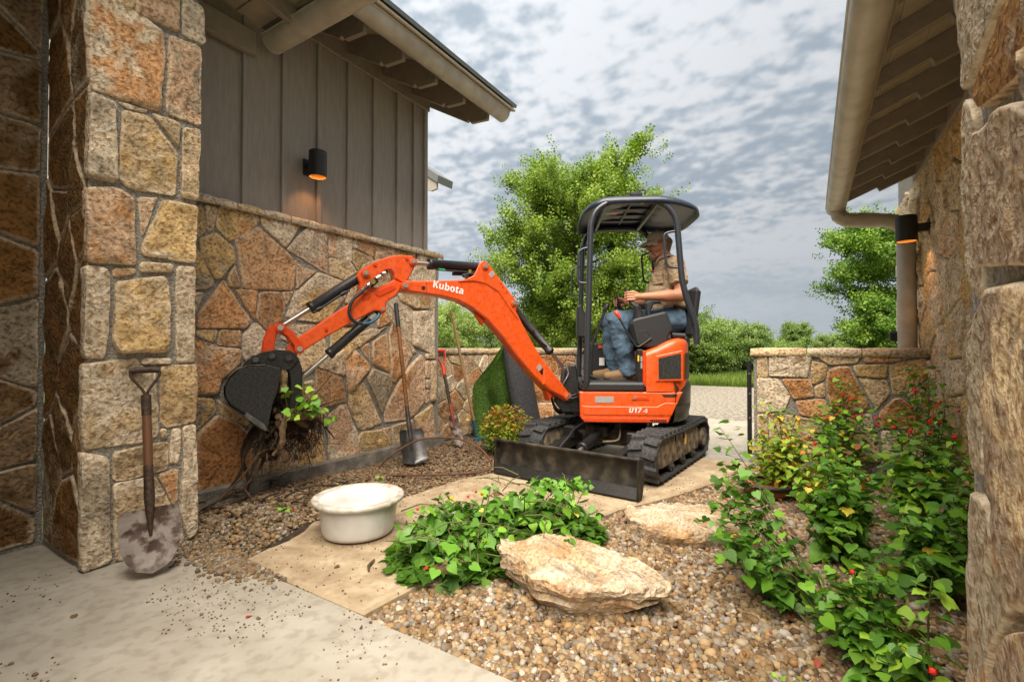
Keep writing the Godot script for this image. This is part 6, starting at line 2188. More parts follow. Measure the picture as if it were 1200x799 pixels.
	pin_at(Vector3(2.262, 1.025, 0), 0.018, 0.085, k, M.orange_dark)
	# bucket: two cheeks, a rolled back, ears, lip
	var prof := [[2.384, 0.900], [2.470, 0.925], [2.560, 0.925], [2.630, 0.895], [2.675, 0.845], [2.695, 0.785], [2.690, 0.735], [2.662, 0.684], [2.580, 0.620], [2.489, 0.546], [2.455, 0.512]]
	b = Build.new()
	var out := []
	var inn := []
	for q in prof:
		out.append([Vector3(q[0], q[1], -0.20), Vector3(q[0], q[1], 0.20)])
		inn.append([Vector3(q[0] - 0.010, q[1] - 0.004, -0.196), Vector3(q[0] - 0.010, q[1] - 0.004, 0.196)])
	b.loft(out)
	b.loft(inn)
	b.flat()
	b.quad(out[-1][0], out[-1][1], inn[-1][1], inn[-1][0])
	var bucket := mp("bucket", b, M.track_plate, k)
	for z in [-0.20, 0.20]:
		b = Build.new()
		b.prism(poly([[2.384, 0.900], [2.440, 0.917], [2.56, 0.918], [2.622, 0.893], [2.667, 0.844], [2.686, 0.785], [2.682, 0.738], [2.655, 0.688], [2.574, 0.625], [2.482, 0.550], [2.457, 0.518], [2.443, 0.60], [2.428, 0.68], [2.402, 0.76], [2.388, 0.83]]), z - 0.008, z + 0.008, 0.002)
		put("cheek", b.mesh(), M.black, bucket)
		b = Build.new()
		b.prism(poly([[2.575, 0.642], [2.470, 0.555], [2.455, 0.520], [2.468, 0.512], [2.50, 0.535], [2.588, 0.612]]), z * 1.05 - 0.010, z * 1.05 + 0.010, 0.004)
		put("side_cutter", b.mesh(), M.dark_steel, bucket)
	for kk in 4:
		b = Build.new()
		b.x = Transform3D(Basis.IDENTITY, Vector3(0, 0, -0.165 + kk * 0.11))
		b.prism(poly([[2.535, 0.588], [2.490, 0.540], [2.445, 0.470], [2.455, 0.465], [2.515, 0.535], [2.555, 0.575]]), -0.026, 0.026, 0.006)
		put("tooth", b.mesh(), M.dirty_black, bucket)
	for z in [-0.085, 0.085]:
		b = Build.new()
		b.prism(poly([[2.600, 0.905], [2.562, 0.955], [2.476, 1.008], [2.40, 1.022], [2.325, 1.016], [2.282, 0.990], [2.275, 0.945], [2.32, 0.89], [2.384, 0.880], [2.45, 0.90]]), z - 0.013, z + 0.013, 0.004)
		put("ear", b.mesh(), M.black, bucket)
	for q in [[2.327, 0.968], [2.428, 0.982], [2.521, 0.957]]:
		b = Build.new()
		b.tube([Vector3(q[0], q[1], -0.112), Vector3(q[0], q[1], 0.112)], 0.017, 14)
		put("pin", b.mesh(), M.dark_steel, bucket)
		b = Build.new()
		b.tube([Vector3(q[0], q[1], -0.106), Vector3(q[0], q[1], 0.106)], 0.029, 16)
		put("pin_boss", b.mesh(), M.black, bucket)
	# thumb that clamps against the bucket
	for z in [-0.07, 0.07]:
		b = Build.new()
		b.prism(poly([[2.345, 0.990], [2.300, 1.000], [2.268, 0.965], [2.246, 0.900], [2.242, 0.800], [2.250, 0.690], [2.285, 0.610], [2.330, 0.560], [2.352, 0.575], [2.325, 0.650], [2.315, 0.760], [2.320, 0.860], [2.350, 0.930]]), z - 0.016, z + 0.016, 0.005)
		mp("thumb", b, M.black, k)
	b = Build.new()
	b.box(Vector3(2.300, 0.76, 0.0), Vector3(0.03, 0.26, 0.13), 0.006)
	mp("thumb_plate", b, M.dirty_black, k)

func build_excavator() -> void:
	machine = thing("mini_excavator", "orange mini excavator with black canopy, its bucket full of roots", "excavator", Transform3D(Basis.IDENTITY, MACHINE_AT))
	upper = frame(Vector3(-0.883, 0, 0.469))
	boom = frame(Vector3(-0.469, 0, 0.883), Vector3(-1.912, 0, -3.993) - MACHINE_AT)
	build_undercarriage(frame(Vector3(-0.075, 0, 0.997)))
	build_upper(upper)
	build_boom(boom)

# ------------------------------------------------------------------ soft bodies: tapered capsules joined smoothly, meshed as surface nets
# a bone is [from, to, radius, radius] and may end with true: cut flat at «to»
func field(b: Build, bones: Array, cell: float, k: float, wrinkle := 0.0, stretch := Vector3.ONE) -> void:
	var lo := Vector3.INF
	var hi := -Vector3.INF
	for q in bones:
		var r := maxf(q[2], q[3]) + k + cell * 2.0
		for e in 2:
			lo = lo.min(q[e] - Vector3.ONE * r)
			hi = hi.max(q[e] + Vector3.ONE * r)
	var nx := int((hi.x - lo.x) / cell) + 2
	var ny := int((hi.y - lo.y) / cell) + 2
	var nz := int((hi.z - lo.z) / cell) + 2
	var f := PackedFloat32Array()
	f.resize(nx * ny * nz)
	f.fill(0.5)
	for q in bones:
		var a: Vector3 = q[0]
		var d: Vector3 = q[1] - a
		var l2 := maxf(d.length_squared(), 1e-9)
		var ra: float = q[2]
		var rb: float = q[3]
		var blunt: bool = q.size() > 4
		var dn := d.normalized()
		var r := maxf(ra, rb) + k + cell * 2.0
		var p0 := (((q[0] as Vector3).min(q[1]) - Vector3.ONE * r - lo) / cell).floor()
		var p1 := (((q[0] as Vector3).max(q[1]) + Vector3.ONE * r - lo) / cell).ceil()
		for iz in range(maxi(0, int(p0.z)), mini(nz, int(p1.z) + 1)):
			for iy in range(maxi(0, int(p0.y)), mini(ny, int(p1.y) + 1)):
				var at := (iz * ny + iy) * nx
				for ix in range(maxi(0, int(p0.x)), mini(nx, int(p1.x) + 1)):
					var p := lo + Vector3(ix, iy, iz) * cell
					var t := clampf((p - a).dot(d) / l2, 0.0, 1.0)
					var v := (p - a - d * t).length() - lerpf(ra, rb, t)
					if blunt:
						v = maxf(v, (p - q[1]).dot(dn))
					var o := f[at + ix]
					var h := clampf(0.5 + 0.5 * (o - v) / k, 0.0, 1.0)
					f[at + ix] = lerpf(o, v, h) - k * h * (1.0 - h)
	if wrinkle > 0.0:
		for iz in nz:
			for iy in ny:
				for ix in nx:
					var at := (iz * ny + iy) * nx + ix
					if absf(f[at]) < 0.04:
						var p := lo + Vector3(ix, iy, iz) * cell
						f[at] += rough_noise.get_noise_3d(p.x * 9.0 * stretch.x, p.y * 9.0 * stretch.y, p.z * 9.0 * stretch.z) * wrinkle
	var spot := {}
	for iz in nz - 1:
		for iy in ny - 1:
			for ix in nx - 1:
				var at := (iz * ny + iy) * nx + ix
				var c := [f[at], f[at + 1], f[at + nx], f[at + nx + 1], f[at + nx * ny], f[at + nx * ny + 1], f[at + nx * ny + nx], f[at + nx * ny + nx + 1]]
				var inside := 0
				for v in c:
					if v < 0.0:
						inside += 1
				if inside == 0 or inside == 8:
					continue
				var sum := Vector3.ZERO
				var n := 0
				for e in [[0, 1], [2, 3], [4, 5], [6, 7], [0, 2], [1, 3], [4, 6], [5, 7], [0, 4], [1, 5], [2, 6], [3, 7]]:
					var u: float = c[e[0]]
					var w: float = c[e[1]]
					if (u < 0.0) != (w < 0.0):
						var t := u / (u - w)
						var pa := Vector3(e[0] & 1, (e[0] >> 1) & 1, e[0] >> 2)
						var pb := Vector3(e[1] & 1, (e[1] >> 1) & 1, e[1] >> 2)
						sum += pa.lerp(pb, t)
						n += 1
				spot[at] = lo + (Vector3(ix, iy, iz) + sum / n) * cell
	b.smooth()
	var step := [1, nx, nx * ny]
	for at in spot:
		# edges that leave this cell's first corner
		for ax in 3:
			var s0: bool = f[at] < 0.0
			var s1: bool = f[at + step[ax]] < 0.0
			if s0 == s1:
				continue
			var u: int = step[(ax + 1) % 3]
			var w: int = step[(ax + 2) % 3]
			if not (spot.has(at - u) and spot.has(at - w) and spot.has(at - u - w)):
				continue
			if s0:
				b.quad(spot[at - u - w], spot[at - w], spot[at], spot[at - u])
			else:
				b.quad(spot[at - u - w], spot[at - u], spot[at], spot[at - w])

func hand_bones(s: float, wrist: Vector3, x: float, y: float, z: float) -> Array:
	# closed round a stick that stands at (x, y, z); s is the outer side
	var out := [[wrist, Vector3(x - 0.06, y - 0.005, z + s * 0.030), 0.026, 0.022]]
	for i in 4:
		var yy := y + 0.034 - 0.0215 * i
		var len_: float = [0.94, 1.0, 0.96, 0.8][i]
		var kn := Vector3(x - 0.040, yy, z + s * 0.034)
		var p1 := Vector3(x + 0.010 * len_, yy - 0.003, z + s * 0.036)
		var p2 := Vector3(x + 0.030 * len_, yy - 0.006, z + s * 0.010)
		var tip := Vector3(x + 0.012, yy - 0.008, z - s * (0.030 * len_ - 0.004))
		out.append([wrist.lerp(kn, 0.3), kn, 0.018, 0.0135])
		out.append([kn, p1, 0.0115, 0.0100])
		out.append([p1, p2, 0.0100, 0.0090])
		out.append([p2, tip, 0.0090, 0.0078])
	out.append([wrist.lerp(Vector3(x, y, z), 0.35), Vector3(x - 0.038, y + 0.026, z - s * 0.012), 0.016, 0.0125])
	out.append([Vector3(x - 0.038, y + 0.026, z - s * 0.012), Vector3(x - 0.010, y + 0.034, z - s * 0.028), 0.0120, 0.0095])
	return out

func build_person() -> void:
	var p := thing("person", "seated man in tan cap, sunglasses, brown shirt and jeans working the levers", "person", Transform3D(upper.basis, MACHINE_AT))
	var sh := Vector3(-0.475, 1.760, 0.205)
	var le := Vector3(-0.505, 1.490, 0.275)
	var lw := Vector3(-0.165, 1.482, 0.268)
	var m := Vector3(1, 1, -1)
	var ln := Vector3(-0.052, 1.485, 0.252)
	# body under the clothes, arms and neck
	var b := Build.new(true)
	var skin := Color(1, 1, 1)
	b.tint = skin
	var body := [
		[Vector3(-0.47, 1.27, 0), Vector3(-0.48, 1.62, 0), 0.10, 0.09], [Vector3(-0.48, 1.66, -0.09), Vector3(-0.48, 1.66, 0.09), 0.08, 0.08],
		[Vector3(-0.45, 1.74, 0), Vector3(-0.395, 1.95, 0), 0.066, 0.062],
		[Vector3(-0.47, 1.27, -0.09), Vector3(0.03, 1.275, -0.13), 0.075, 0.06], [Vector3(0.03, 1.275, -0.13), Vector3(-0.05, 0.84, -0.13), 0.052, 0.04],
		[Vector3(-0.47, 1.27, 0.09), Vector3(0.06, 1.28, 0.11), 0.075, 0.06], [Vector3(0.06, 1.28, 0.11), Vector3(0.02, 0.84, 0.11), 0.052, 0.04],
	]
	for s in [-1.0, 1.0]:
		var k := Vector3(1, 1, s)
		var fw := Vector3(0.0 if s < 0 else 0.02, 0, 0)
		body.append([sh * k, le * k, 0.050, 0.050])
		body.append([le * k, le.lerp(lw, 0.35) * k + fw * 0.4, 0.050, 0.049])
		body.append([le.lerp(lw, 0.35) * k + fw * 0.4, lw * k + fw, 0.049, 0.030])
	field(b, body, 0.011, 0.022)
	# hands
	field(b, hand_bones(-1.0, lw * m, ln.x, ln.y, -ln.z), 0.0036, 0.006)
	field(b, hand_bones(1.0, lw + Vector3(0.02, 0, 0), ln.x + 0.02, ln.y, ln.z), 0.0040, 0.006)
	# head: built facing x, tipped down a little and turned towards the yard
	var ht := Transform3D(Basis(Vector3.UP, 0.26) * Basis(Vector3.BACK, -0.16), Vector3(-0.372, 1.985, 0))
	b.x = ht
	field(b, [
		[Vector3(-0.022, 0.040, 0), Vector3(0.012, 0.045, 0), 0.088, 0.086], [Vector3(0.02, -0.01, -0.018), Vector3(0.02, -0.01, 0.018), 0.072, 0.072],
		[Vector3(0.0, -0.065, -0.050), Vector3(0.062, -0.098, -0.014), 0.024, 0.024], [Vector3(0.0, -0.065, 0.050), Vector3(0.062, -0.098, 0.014), 0.024, 0.024],
		[Vector3(0.03, -0.06, 0), Vector3(0.066, -0.092, 0), 0.045, 0.030],
		[Vector3(0.062, -0.028, -0.034), Vector3(0.045, -0.03, -0.05), 0.024, 0.024], [Vector3(0.062, -0.028, 0.034), Vector3(0.045, -0.03, 0.05), 0.024, 0.024],
		[Vector3(0.078, 0.032, -0.032), Vector3(0.082, 0.032, 0.032), 0.015, 0.015],
		[Vector3(0.088, 0.020, 0), Vector3(0.112, -0.024, 0), 0.009, 0.0125], [Vector3(0.098, -0.028, -0.011), Vector3(0.098, -0.028, 0.011), 0.008, 0.008],
		[Vector3(0.088, -0.058, -0.016), Vector3(0.088, -0.058, 0.016), 0.009, 0.009], [Vector3(0.086, -0.070, -0.014), Vector3(0.086, -0.070, 0.014), 0.009, 0.009],
		[Vector3(-0.012, 0.012, -0.080), Vector3(-0.022, -0.012, -0.082), 0.013, 0.010], [Vector3(-0.022, 0.020, -0.084), Vector3(-0.030, 0.002, -0.086), 0.010, 0.009],
		[Vector3(-0.012, 0.012, 0.080), Vector3(-0.022, -0.012, 0.082), 0.013, 0.010], [Vector3(-0.022, 0.020, 0.084), Vector3(-0.030, 0.002, 0.086), 0.010, 0.009],
		[Vector3(-0.03, -0.05, 0), Vector3(-0.05, -0.14, 0), 0.062, 0.062],
	], 0.0045, 0.012)
	b.x = Transform3D.IDENTITY
	put("body", b.mesh(), M.skin, p)
	b = Build.new()
	field(b, [[Vector3(0.058, -0.098, -0.018), Vector3(0.070, -0.108, 0), 0.023, 0.027], [Vector3(0.070, -0.108, 0), Vector3(0.058, -0.098, 0.018), 0.027, 0.023], [Vector3(0.088, -0.048, -0.022), Vector3(0.096, -0.046, 0), 0.007, 0.008], [Vector3(0.096, -0.046, 0), Vector3(0.088, -0.048, 0.022), 0.008, 0.007], [Vector3(0.088, -0.048, 0.022), Vector3(0.072, -0.09, 0.030), 0.007, 0.012], [Vector3(0.088, -0.048, -0.022), Vector3(0.072, -0.09, -0.030), 0.007, 0.012]], 0.0045, 0.008, 0.006, Vector3.ONE * 6.0)
	put("beard", b.mesh(), M.beard, p, ht)
	b = Build.new()
	field(b, [[Vector3(-0.060, 0.01, -0.035), Vector3(-0.055, -0.045, -0.03), 0.060, 0.042], [Vector3(-0.060, 0.01, 0.035), Vector3(-0.055, -0.045, 0.03), 0.060, 0.042], [Vector3(0.0, 0.035, -0.075), Vector3(0.008, -0.012, -0.073), 0.014, 0.008], [Vector3(0.0, 0.035, 0.075), Vector3(0.008, -0.012, 0.073), 0.014, 0.008]], 0.006, 0.01)
	put("hair", b.mesh(), M.beard, p, ht)
	# cap: six-panel crown, curved peak
	b = Build.new()
	var rows := []
	for i in 9:
		var a := PI / 2 * i / 8.0
		var row := []
		for k in 28:
			var t := TAU * k / 28.0
			var w := 1.0 + 0.010 * cos(6.0 * t) * sin(a * 2.0)
			row.append(Vector3(-0.006 + cos(t) * cos(a) * 0.110 * w, 0.038 + sin(a) * 0.098 + (0.012 * cos(t) if i < 2 else 0.010 * cos(t)) * cos(a), sin(t) * cos(a) * 0.098 * w))
		rows.append(row)
	rows.reverse()
	b.loft(rows, true)
	b.ball(Vector3(-0.006, 0.137, 0), Vector3(0.010, 0.006, 0.010), 10, 6)
	var cap := put("cap", b.mesh(), M.cap, p, ht)
	b = Build.new()
	var up_rows := []
	var low_rows := []
	for i in 9:
		var g := i / 8.0
		var row := []
		var row2 := []
		for k in 13:
			var s := -1.0 + k / 6.0
			var reach := 0.078 * sqrt(maxf(0.0, 1.0 - s * s * 0.92))
			var base := Vector3(-0.006 + 0.108 * cos(s * 1.12), 0.050, 0.098 * sin(s * 1.12))
			var q := base + Vector3(reach * g, -0.018 * g - 0.020 * s * s * g - 0.014 * g * g, 0)
			row.append(q)
			row2.append(q - Vector3(0, 0.005, 0))
		up_rows.append(row)
		low_rows.append(row2)
	b.loft(up_rows)
	b.loft(low_rows)
	b.loft([up_rows[-1], low_rows[-1]])
	put("peak", b.mesh(), M.cap, cap)
	# sunglasses
	b = Build.new()
	for s in [-1.0, 1.0]:
		b.ball(Vector3(0.097, 0.012, 0.034 * s), Vector3(0.010, 0.020, 0.029), 16, 10)
	var gl := put("sunglasses", b.mesh(), M.lens, p, ht)
	b = Build.new()
	for s in [-1.0, 1.0]:
		b.tube([Vector3(0.100, 0.022, 0.006 * s), Vector3(0.102, 0.024, 0.036 * s), Vector3(0.088, 0.022, 0.066 * s), Vector3(0.060, 0.020, 0.080 * s), Vector3(-0.015, 0.022, 0.090 * s)], 0.004, 6)
	put("frame", b.mesh(), M.hose, gl)
	# shirt
	b = Build.new()
	var shirt := [
		[Vector3(-0.475, 1.36, -0.07), Vector3(-0.47, 1.66, -0.085), 0.110, 0.108], [Vector3(-0.475, 1.36, 0.07), Vector3(-0.47, 1.66, 0.085), 0.110, 0.108],
		[Vector3(-0.385, 1.40, -0.03), Vector3(-0.385, 1.52, -0.03), 0.125, 0.125], [Vector3(-0.385, 1.40, 0.03), Vector3(-0.385, 1.52, 0.03), 0.125, 0.125],
		[Vector3(-0.385, 1.52, 0), Vector3(-0.43, 1.70, 0), 0.135, 0.105],
		[Vector3(-0.47, 1.765, -0.13), Vector3(-0.47, 1.765, 0.13), 0.075, 0.075],
		[Vector3(-0.445, 1.75, 0), Vector3(-0.415, 1.845, 0), 0.095, 0.080, true],
	]
	for s in [-1.0, 1.0]:
		var k := Vector3(1, 1, s)
		shirt.append([sh * k, sh.lerp(le, 0.62) * k, 0.084, 0.078, true])
	field(b, shirt, 0.010, 0.030, 0.012, Vector3(1.0, 2.2, 1.0))
	var shirt_o := put("shirt", b.mesh(), M.shirt, p)
	b = Build.new()
	b.tube(curve([Vector3(-0.345, 1.800, -0.030), Vector3(-0.36, 1.845, -0.070), Vector3(-0.43, 1.875, -0.085), Vector3(-0.495, 1.872, -0.04), Vector3(-0.495, 1.872, 0.04), Vector3(-0.43, 1.875, 0.085), Vector3(-0.36, 1.845, 0.070), Vector3(-0.345, 1.800, 0.030)], 4), 0.013, 8)
	put("collar", b.mesh(), M.shirt, shirt_o)
	b = Build.new()
	b.box(Vector3(-0.333, 1.66, -0.128), Vector3(0.10, 0.11, 0.016), 0.005, Basis(Vector3.UP, -0.72) * Basis(Vector3.BACK, -0.10))
	put("pocket", b.mesh(), M.shirt, shirt_o)
	b = Build.new()
	b.ball(Vector3(-0.300, 1.745, -0.035), Vector3(0.012, 0.018, 0.012))
	put("badge", b.mesh(), M.orange, shirt_o)
	# jeans
	b = Build.new()
	field(b, [
		[Vector3(-0.47, 1.28, -0.09), Vector3(-0.47, 1.28, 0.09), 0.135, 0.135], [Vector3(-0.46, 1.36, -0.05), Vector3(-0.46, 1.36, 0.05), 0.13, 0.13],
		[Vector3(-0.44, 1.29, -0.10), Vector3(0.025, 1.275, -0.13), 0.105, 0.088], [Vector3(0.025, 1.275, -0.13), Vector3(-0.025, 1.02, -0.13), 0.090, 0.084], [Vector3(-0.025, 1.02, -0.13), Vector3(-0.070, 0.795, -0.13), 0.084, 0.080, true],
		[Vector3(-0.44, 1.29, 0.10), Vector3(0.055, 1.28, 0.10), 0.105, 0.086], [Vector3(0.055, 1.28, 0.10), Vector3(0.04, 1.02, 0.09), 0.088, 0.082], [Vector3(0.04, 1.02, 0.09), Vector3(0.015, 0.800, 0.08), 0.080, 0.078, true],
	], 0.011, 0.03, 0.020, Vector3(1.3, 2.6, 1.3))
	var jeans := put("jeans", b.mesh(), M.jeans, p)
	b = Build.new()
	b.tube([Vector3(-0.60, 1.39, -0.08), Vector3(-0.55, 1.395, -0.165), Vector3(-0.46, 1.40, -0.185)], 0.018, 8)
	put("belt", b.mesh(), M.handle_dark, jeans)
	# boots
	for q in [[Vector3(-0.085, 0.0, -0.13), -0.03], [Vector3(0.0, 0.0, 0.075), 0.05]]:
		var o: Vector3 = q[0]
		b = Build.new()
		field(b, [[o + Vector3(0, 0.90, 0), o + Vector3(-0.005, 0.80, 0), 0.055, 0.056], [o + Vector3(-0.01, 0.79, 0), o + Vector3(0.08, 0.795, 0), 0.052, 0.046], [o + Vector3(0.08, 0.79, 0), o + Vector3(0.20, 0.778, q[1] * 0.4), 0.046, 0.040], [o + Vector3(-0.035, 0.775, 0), o + Vector3(0, 0.78, 0), 0.040, 0.040]], 0.008, 0.02)
		var boot := put("boot", b.mesh(), M.boot, p)
		b = Build.new()
		b.x = Transform3D(Basis(Vector3.RIGHT, PI / 2), Vector3(0, 0.762, 0))
		var out := PackedVector2Array()
		for i in 20:
			var t := TAU * i / 20.0
			out.append(Vector2(o.x + 0.085 + cos(t) * 0.162, o.z + sin(t) * 0.045 * (1.05 + 0.18 * cos(t) - 0.2 * cos(2 * t))))
		b.prism(out, -0.004, 0.026, 0.004)
		put("sole", b.mesh(), M.sole, boot)

# ------------------------------------------------------------------ tools and loose things
func pole(a: Vector3, b: Vector3) -> Transform3D:
	# frame at a whose y runs to b
	var y := (b - a).normalized()
	var z := (Vector3(1, 0, 0.35) - y * y.dot(Vector3(1, 0, 0.35))).normalized()
	return Transform3D(Basis(y.cross(z).normalized(), y, z), a)

# scooped blade: a grid bent across and along; y runs up from the edge to the socket
func shovel_blade(b: Build, width: float, length: float, pointed: float, dish: float, thick := 0.003) -> void:
	for side in [0.0, -thick]:
		var rows := []
		for i in 15:
			var v := i / 14.0
			var half_w := width * 0.5
			if pointed > 0.0 and v < pointed:
				half_w *= sqrt(maxf(0.0, 1.0 - pow(1.0 - v / pointed, 2.0)))
			if v > 0.90:
				half_w *= 1.0 - (v - 0.90) * 1.4
			var row := []
			for k in 13:
				var u := -1.0 + k / 6.0
				var z := dish * (u * u) + 0.035 * (1 - v) * (1 - v) - 0.010
				# frog: ridge that runs down from the socket
				var ridge := 0.020 * exp(-pow(u / (0.10 + 0.10 * (1.0 - v)), 2.0)) * smoothstep(0.30, 1.0, v)
				row.append(Vector3(u * half_w, v * length, z + ridge + side))
			rows.append(row)
		b.loft(rows)

func d_grip(b: Build, y: float, m_w := 0.055, h := 0.11) -> void:
	# fork of two straps up to the crossbar
	for s in [-1.0, 1.0]:
		b.tube(curve([Vector3(0, y - 0.05, 0), Vector3(0.012 * s, y - 0.015, 0), Vector3(m_w * 0.72 * s, y + h * 0.35, 0), Vector3(m_w * s, y + h * 0.68, 0), Vector3(m_w * s, y + h, 0)], 4), 0.0105, 8, true, 0.6)

func build_tools() -> void:
	# D-handled round-point shovel on the pillar
	var at := pole(Vector3(-2.545, 0.012, -0.985), Vector3(-2.800, 0.93, -1.045))
	var l := Vector3(-2.545, 0.012, -0.985).distance_to(Vector3(-2.800, 0.93, -1.045))
	var s := thing("shovel", "D-handled round point shovel with rust-stained blade leaning on the pillar", "shovel", at, "shovels and spades")
	var b := Build.new()
	shovel_blade(b, 0.232, 0.285, 0.62, 0.022)
	put("blade", b.mesh(), M.rusty_steel, s)
	b = Build.new()
	b.tube([Vector3(0, 0.16, 0.004), Vector3(0, 0.27, 0.008), Vector3(0, 0.33, 0.006), Vector3(0, 0.48, 0.0)], [0.006, 0.017, 0.0215, 0.0195], 12)
	put("socket", b.mesh(), M.handle_dark, s)
	b = Build.new()
	b.tube([Vector3(0, 0.44, 0.0), Vector3(0, 0.60, 0.0), Vector3(0, 0.73, 0.0), Vector3(0, 0.80, 0.0)], [0.018, 0.0195, 0.0185, 0.0185], 12)
	put("shaft", b.mesh(), M.handle_wood_dark, s)
	b = Build.new()
	b.tube([Vector3(0, 0.72, 0), Vector3(0, 0.82, 0)], 0.0205, 12)
	d_grip(b, 0.86, 0.056, l - 0.87)
	put("grip_frame", b.mesh(), M.handle_dark, s)
	b = Build.new()
	b.tube([Vector3(-0.062, l - 0.012, 0), Vector3(-0.03, l - 0.008, 0), Vector3(0.03, l - 0.008, 0), Vector3(0.062, l - 0.012, 0)], [0.0155, 0.0165, 0.0165, 0.0155], 12)
	put("grip", b.mesh(), M.handle_dark, s)
	# long square-mouth shovel on the tall wall
	var a0 := Vector3(-2.95, 0.010, -3.09)
	var a1 := Vector3(-3.315, 1.455, -3.235)
	l = a0.distance_to(a1)
	s = thing("shovel", "long handled square mouth shovel with black grip on the stone wall", "shovel", pole(a0, a1), "shovels and spades")
	b = Build.new()
	shovel_blade(b, 0.235, 0.31, 0.12, 0.05)
	put("blade", b.mesh(), M.dark_steel, s)
	b = Build.new()
	b.tube([Vector3(0, 0.14, 0.004), Vector3(0, 0.26, 0.006), Vector3(0, 0.32, 0.003), Vector3(0, 0.52, 0)], [0.006, 0.018, 0.020, 0.018], 12)
	put("socket", b.mesh(), M.dark_steel, s)
	b = Build.new()
	b.tube([Vector3(0, 0.50, 0), Vector3(0, 0.85, 0.0), Vector3(0, l - 0.20, 0)], [0.0170, 0.0185, 0.0180], 12)
	put("shaft", b.mesh(), M.handle_wood, s)
	b = Build.new()
	b.tube([Vector3(0, l - 0.235, 0), Vector3(0, l - 0.01, 0), Vector3(0, l, 0)], [0.0200, 0.0205, 0.014], 12)
	put("grip", b.mesh(), M.black_plastic, s)
	# narrow trenching spade with red D-handle
	a0 = Vector3(-3.03, 0.02, -3.82)
	a1 = Vector3(-3.385, 1.015, -3.95)
	l = a0.distance_to(a1)
	s = thing("spade", "narrow trenching spade with red D-handle leaning on the low wall", "spade", pole(a0, a1), "shovels and spades")
	b = Build.new()
	shovel_blade(b, 0.115, 0.34, 0.35, 0.026)
	put("blade", b.mesh(), M.rusty_steel, s)
	b = Build.new()
	b.tube([Vector3(0, 0.22, 0.004), Vector3(0, 0.34, 0.006), Vector3(0, 0.46, 0.0)], [0.006, 0.018, 0.018], 12)
	put("socket", b.mesh(), M.rust_red, s)
	b = Build.new()
	b.tube([Vector3(0, 0.44, 0), Vector3(0, 0.80, 0)], 0.0175, 12)
	put("shaft", b.mesh(), M.handle_dark, s)
	b = Build.new()
	b.tube([Vector3(0, 0.78, 0), Vector3(0, 0.88, 0)], 0.0195, 12)
	d_grip(b, 0.90, 0.052, l - 0.91)
	b.tube([Vector3(-0.056, l - 0.012, 0), Vector3(0.056, l - 0.012, 0)], 0.0165, 12)
	put("grip", b.mesh(), M.red, s)
	# pale wooden pole tool
	a0 = Vector3(-3.13, 0.0, -4.30)
	a1 = Vector3(-3.395, 1.45, -4.15)
	l = a0.distance_to(a1)
	s = thing("pole_tool", "pale wooden pole tool with teal socket leaning on the low wall", "tool", pole(a0, a1))
	b = Build.new()
	b.tube([Vector3(0, 0.20, 0), Vector3(0, 0.8, 0), Vector3(0, l, 0)], [0.016, 0.0165, 0.0155], 12)
	put("shaft", b.mesh(), M.handle_pale, s)
	b = Build.new()
	b.tube([Vector3(0, 0.03, 0), Vector3(0, 0.24, 0)], 0.0195, 12)
	b.box(Vector3(0, 0.02, 0.01), Vector3(0.12, 0.05, 0.03), 0.006)
	put("socket", b.mesh(), M.blue_hose, s)
	# rusty bent bar: an arch from the chips to beside the blade, its end trailing on the ground
	b = Build.new()
	b.tube(curve([Vector3(-3.13, -0.02, -2.82), Vector3(-3.02, 0.12, -2.90), Vector3(-2.88, 0.235, -3.05), Vector3(-2.75, 0.255, -3.17), Vector3(-2.58, 0.245, -3.27), Vector3(-2.40, 0.17, -3.33), Vector3(-2.29, 0.06, -3.33), Vector3(-2.30, 0.012, -3.27), Vector3(-2.42, 0.010, -3.08), Vector3(-2.62, 0.022, -2.86), Vector3(-2.85, 0.02, -2.72)], 8), 0.0085, 8)
	tag(put("rusty_bar", b.mesh(), M.rust, self), "thin rusty bar bent into an arch over the bark chips", "bar")
	# white tub
	var t := thing("tub", "round white plastic tub with dirty rim on the path slab", "tub", Transform3D(Basis.IDENTITY, Vector3(-2.16, -0.002, -1.83)))
	b = Build.new()
	b.lathe([Vector2(0.0, 0.010), Vector2(0.165, 0.010), Vector2(0.185, 0.012), Vector2(0.195, 0.03), Vector2(0.207, 0.13), Vector2(0.216, 0.205), Vector2(0.212, 0.208), Vector2(0.202, 0.13), Vector2(0.188, 0.03), Vector2(0.18, 0.018), Vector2(0.0, 0.016)], 48)
	put("wall", b.mesh(), M.tub, t)
	b = Build.new()
	b.lathe([Vector2(0.2145, 0.184), Vector2(0.242, 0.185), Vector2(0.248, 0.189), Vector2(0.249, 0.203), Vector2(0.245, 0.209), Vector2(0.232, 0.212), Vector2(0.217, 0.210), Vector2(0.211, 0.205), Vector2(0.211, 0.188)], 48)
	put("rim", b.mesh(), M.tub_rim, t)
	# turf and its black backing, rolled and stood against the wall
	var roll := thing("rubber_roll", "tall dark grey roll of backing mat standing against the low wall", "roll", pole(Vector3(-2.64, -0.03, -4.60), Vector3(-2.93, 1.085, -4.735)))
	b = Build.new()
	var rows := []
	for i in 9:
		var y := i / 8.0 * 1.15
		var row := []
		for k in 46:
			# spiral section, squashed
			var a := k * 0.30
			var rr := (0.178 - 0.0016 * k) * (1.0 + 0.03 * sin(y * 6.0 + a))
			row.append(Vector3(cos(a) * rr * 1.05, y, sin(a) * rr * 0.62))
		rows.append(row)
	b.loft(rows)
	b.flat()
	b.fan(rows[-1].slice(0, 21), Vector3(0, 1.12, 0))
	put("roll", b.mesh(), M.turf_back, roll)
	var turf := thing("turf_sheet", "crumpled sheet of green artificial turf slumped beside the dark roll", "turf", Transform3D(Basis.IDENTITY, Vector3(-3.0, 0, -4.66)))
	b = Build.new()
	rows = []
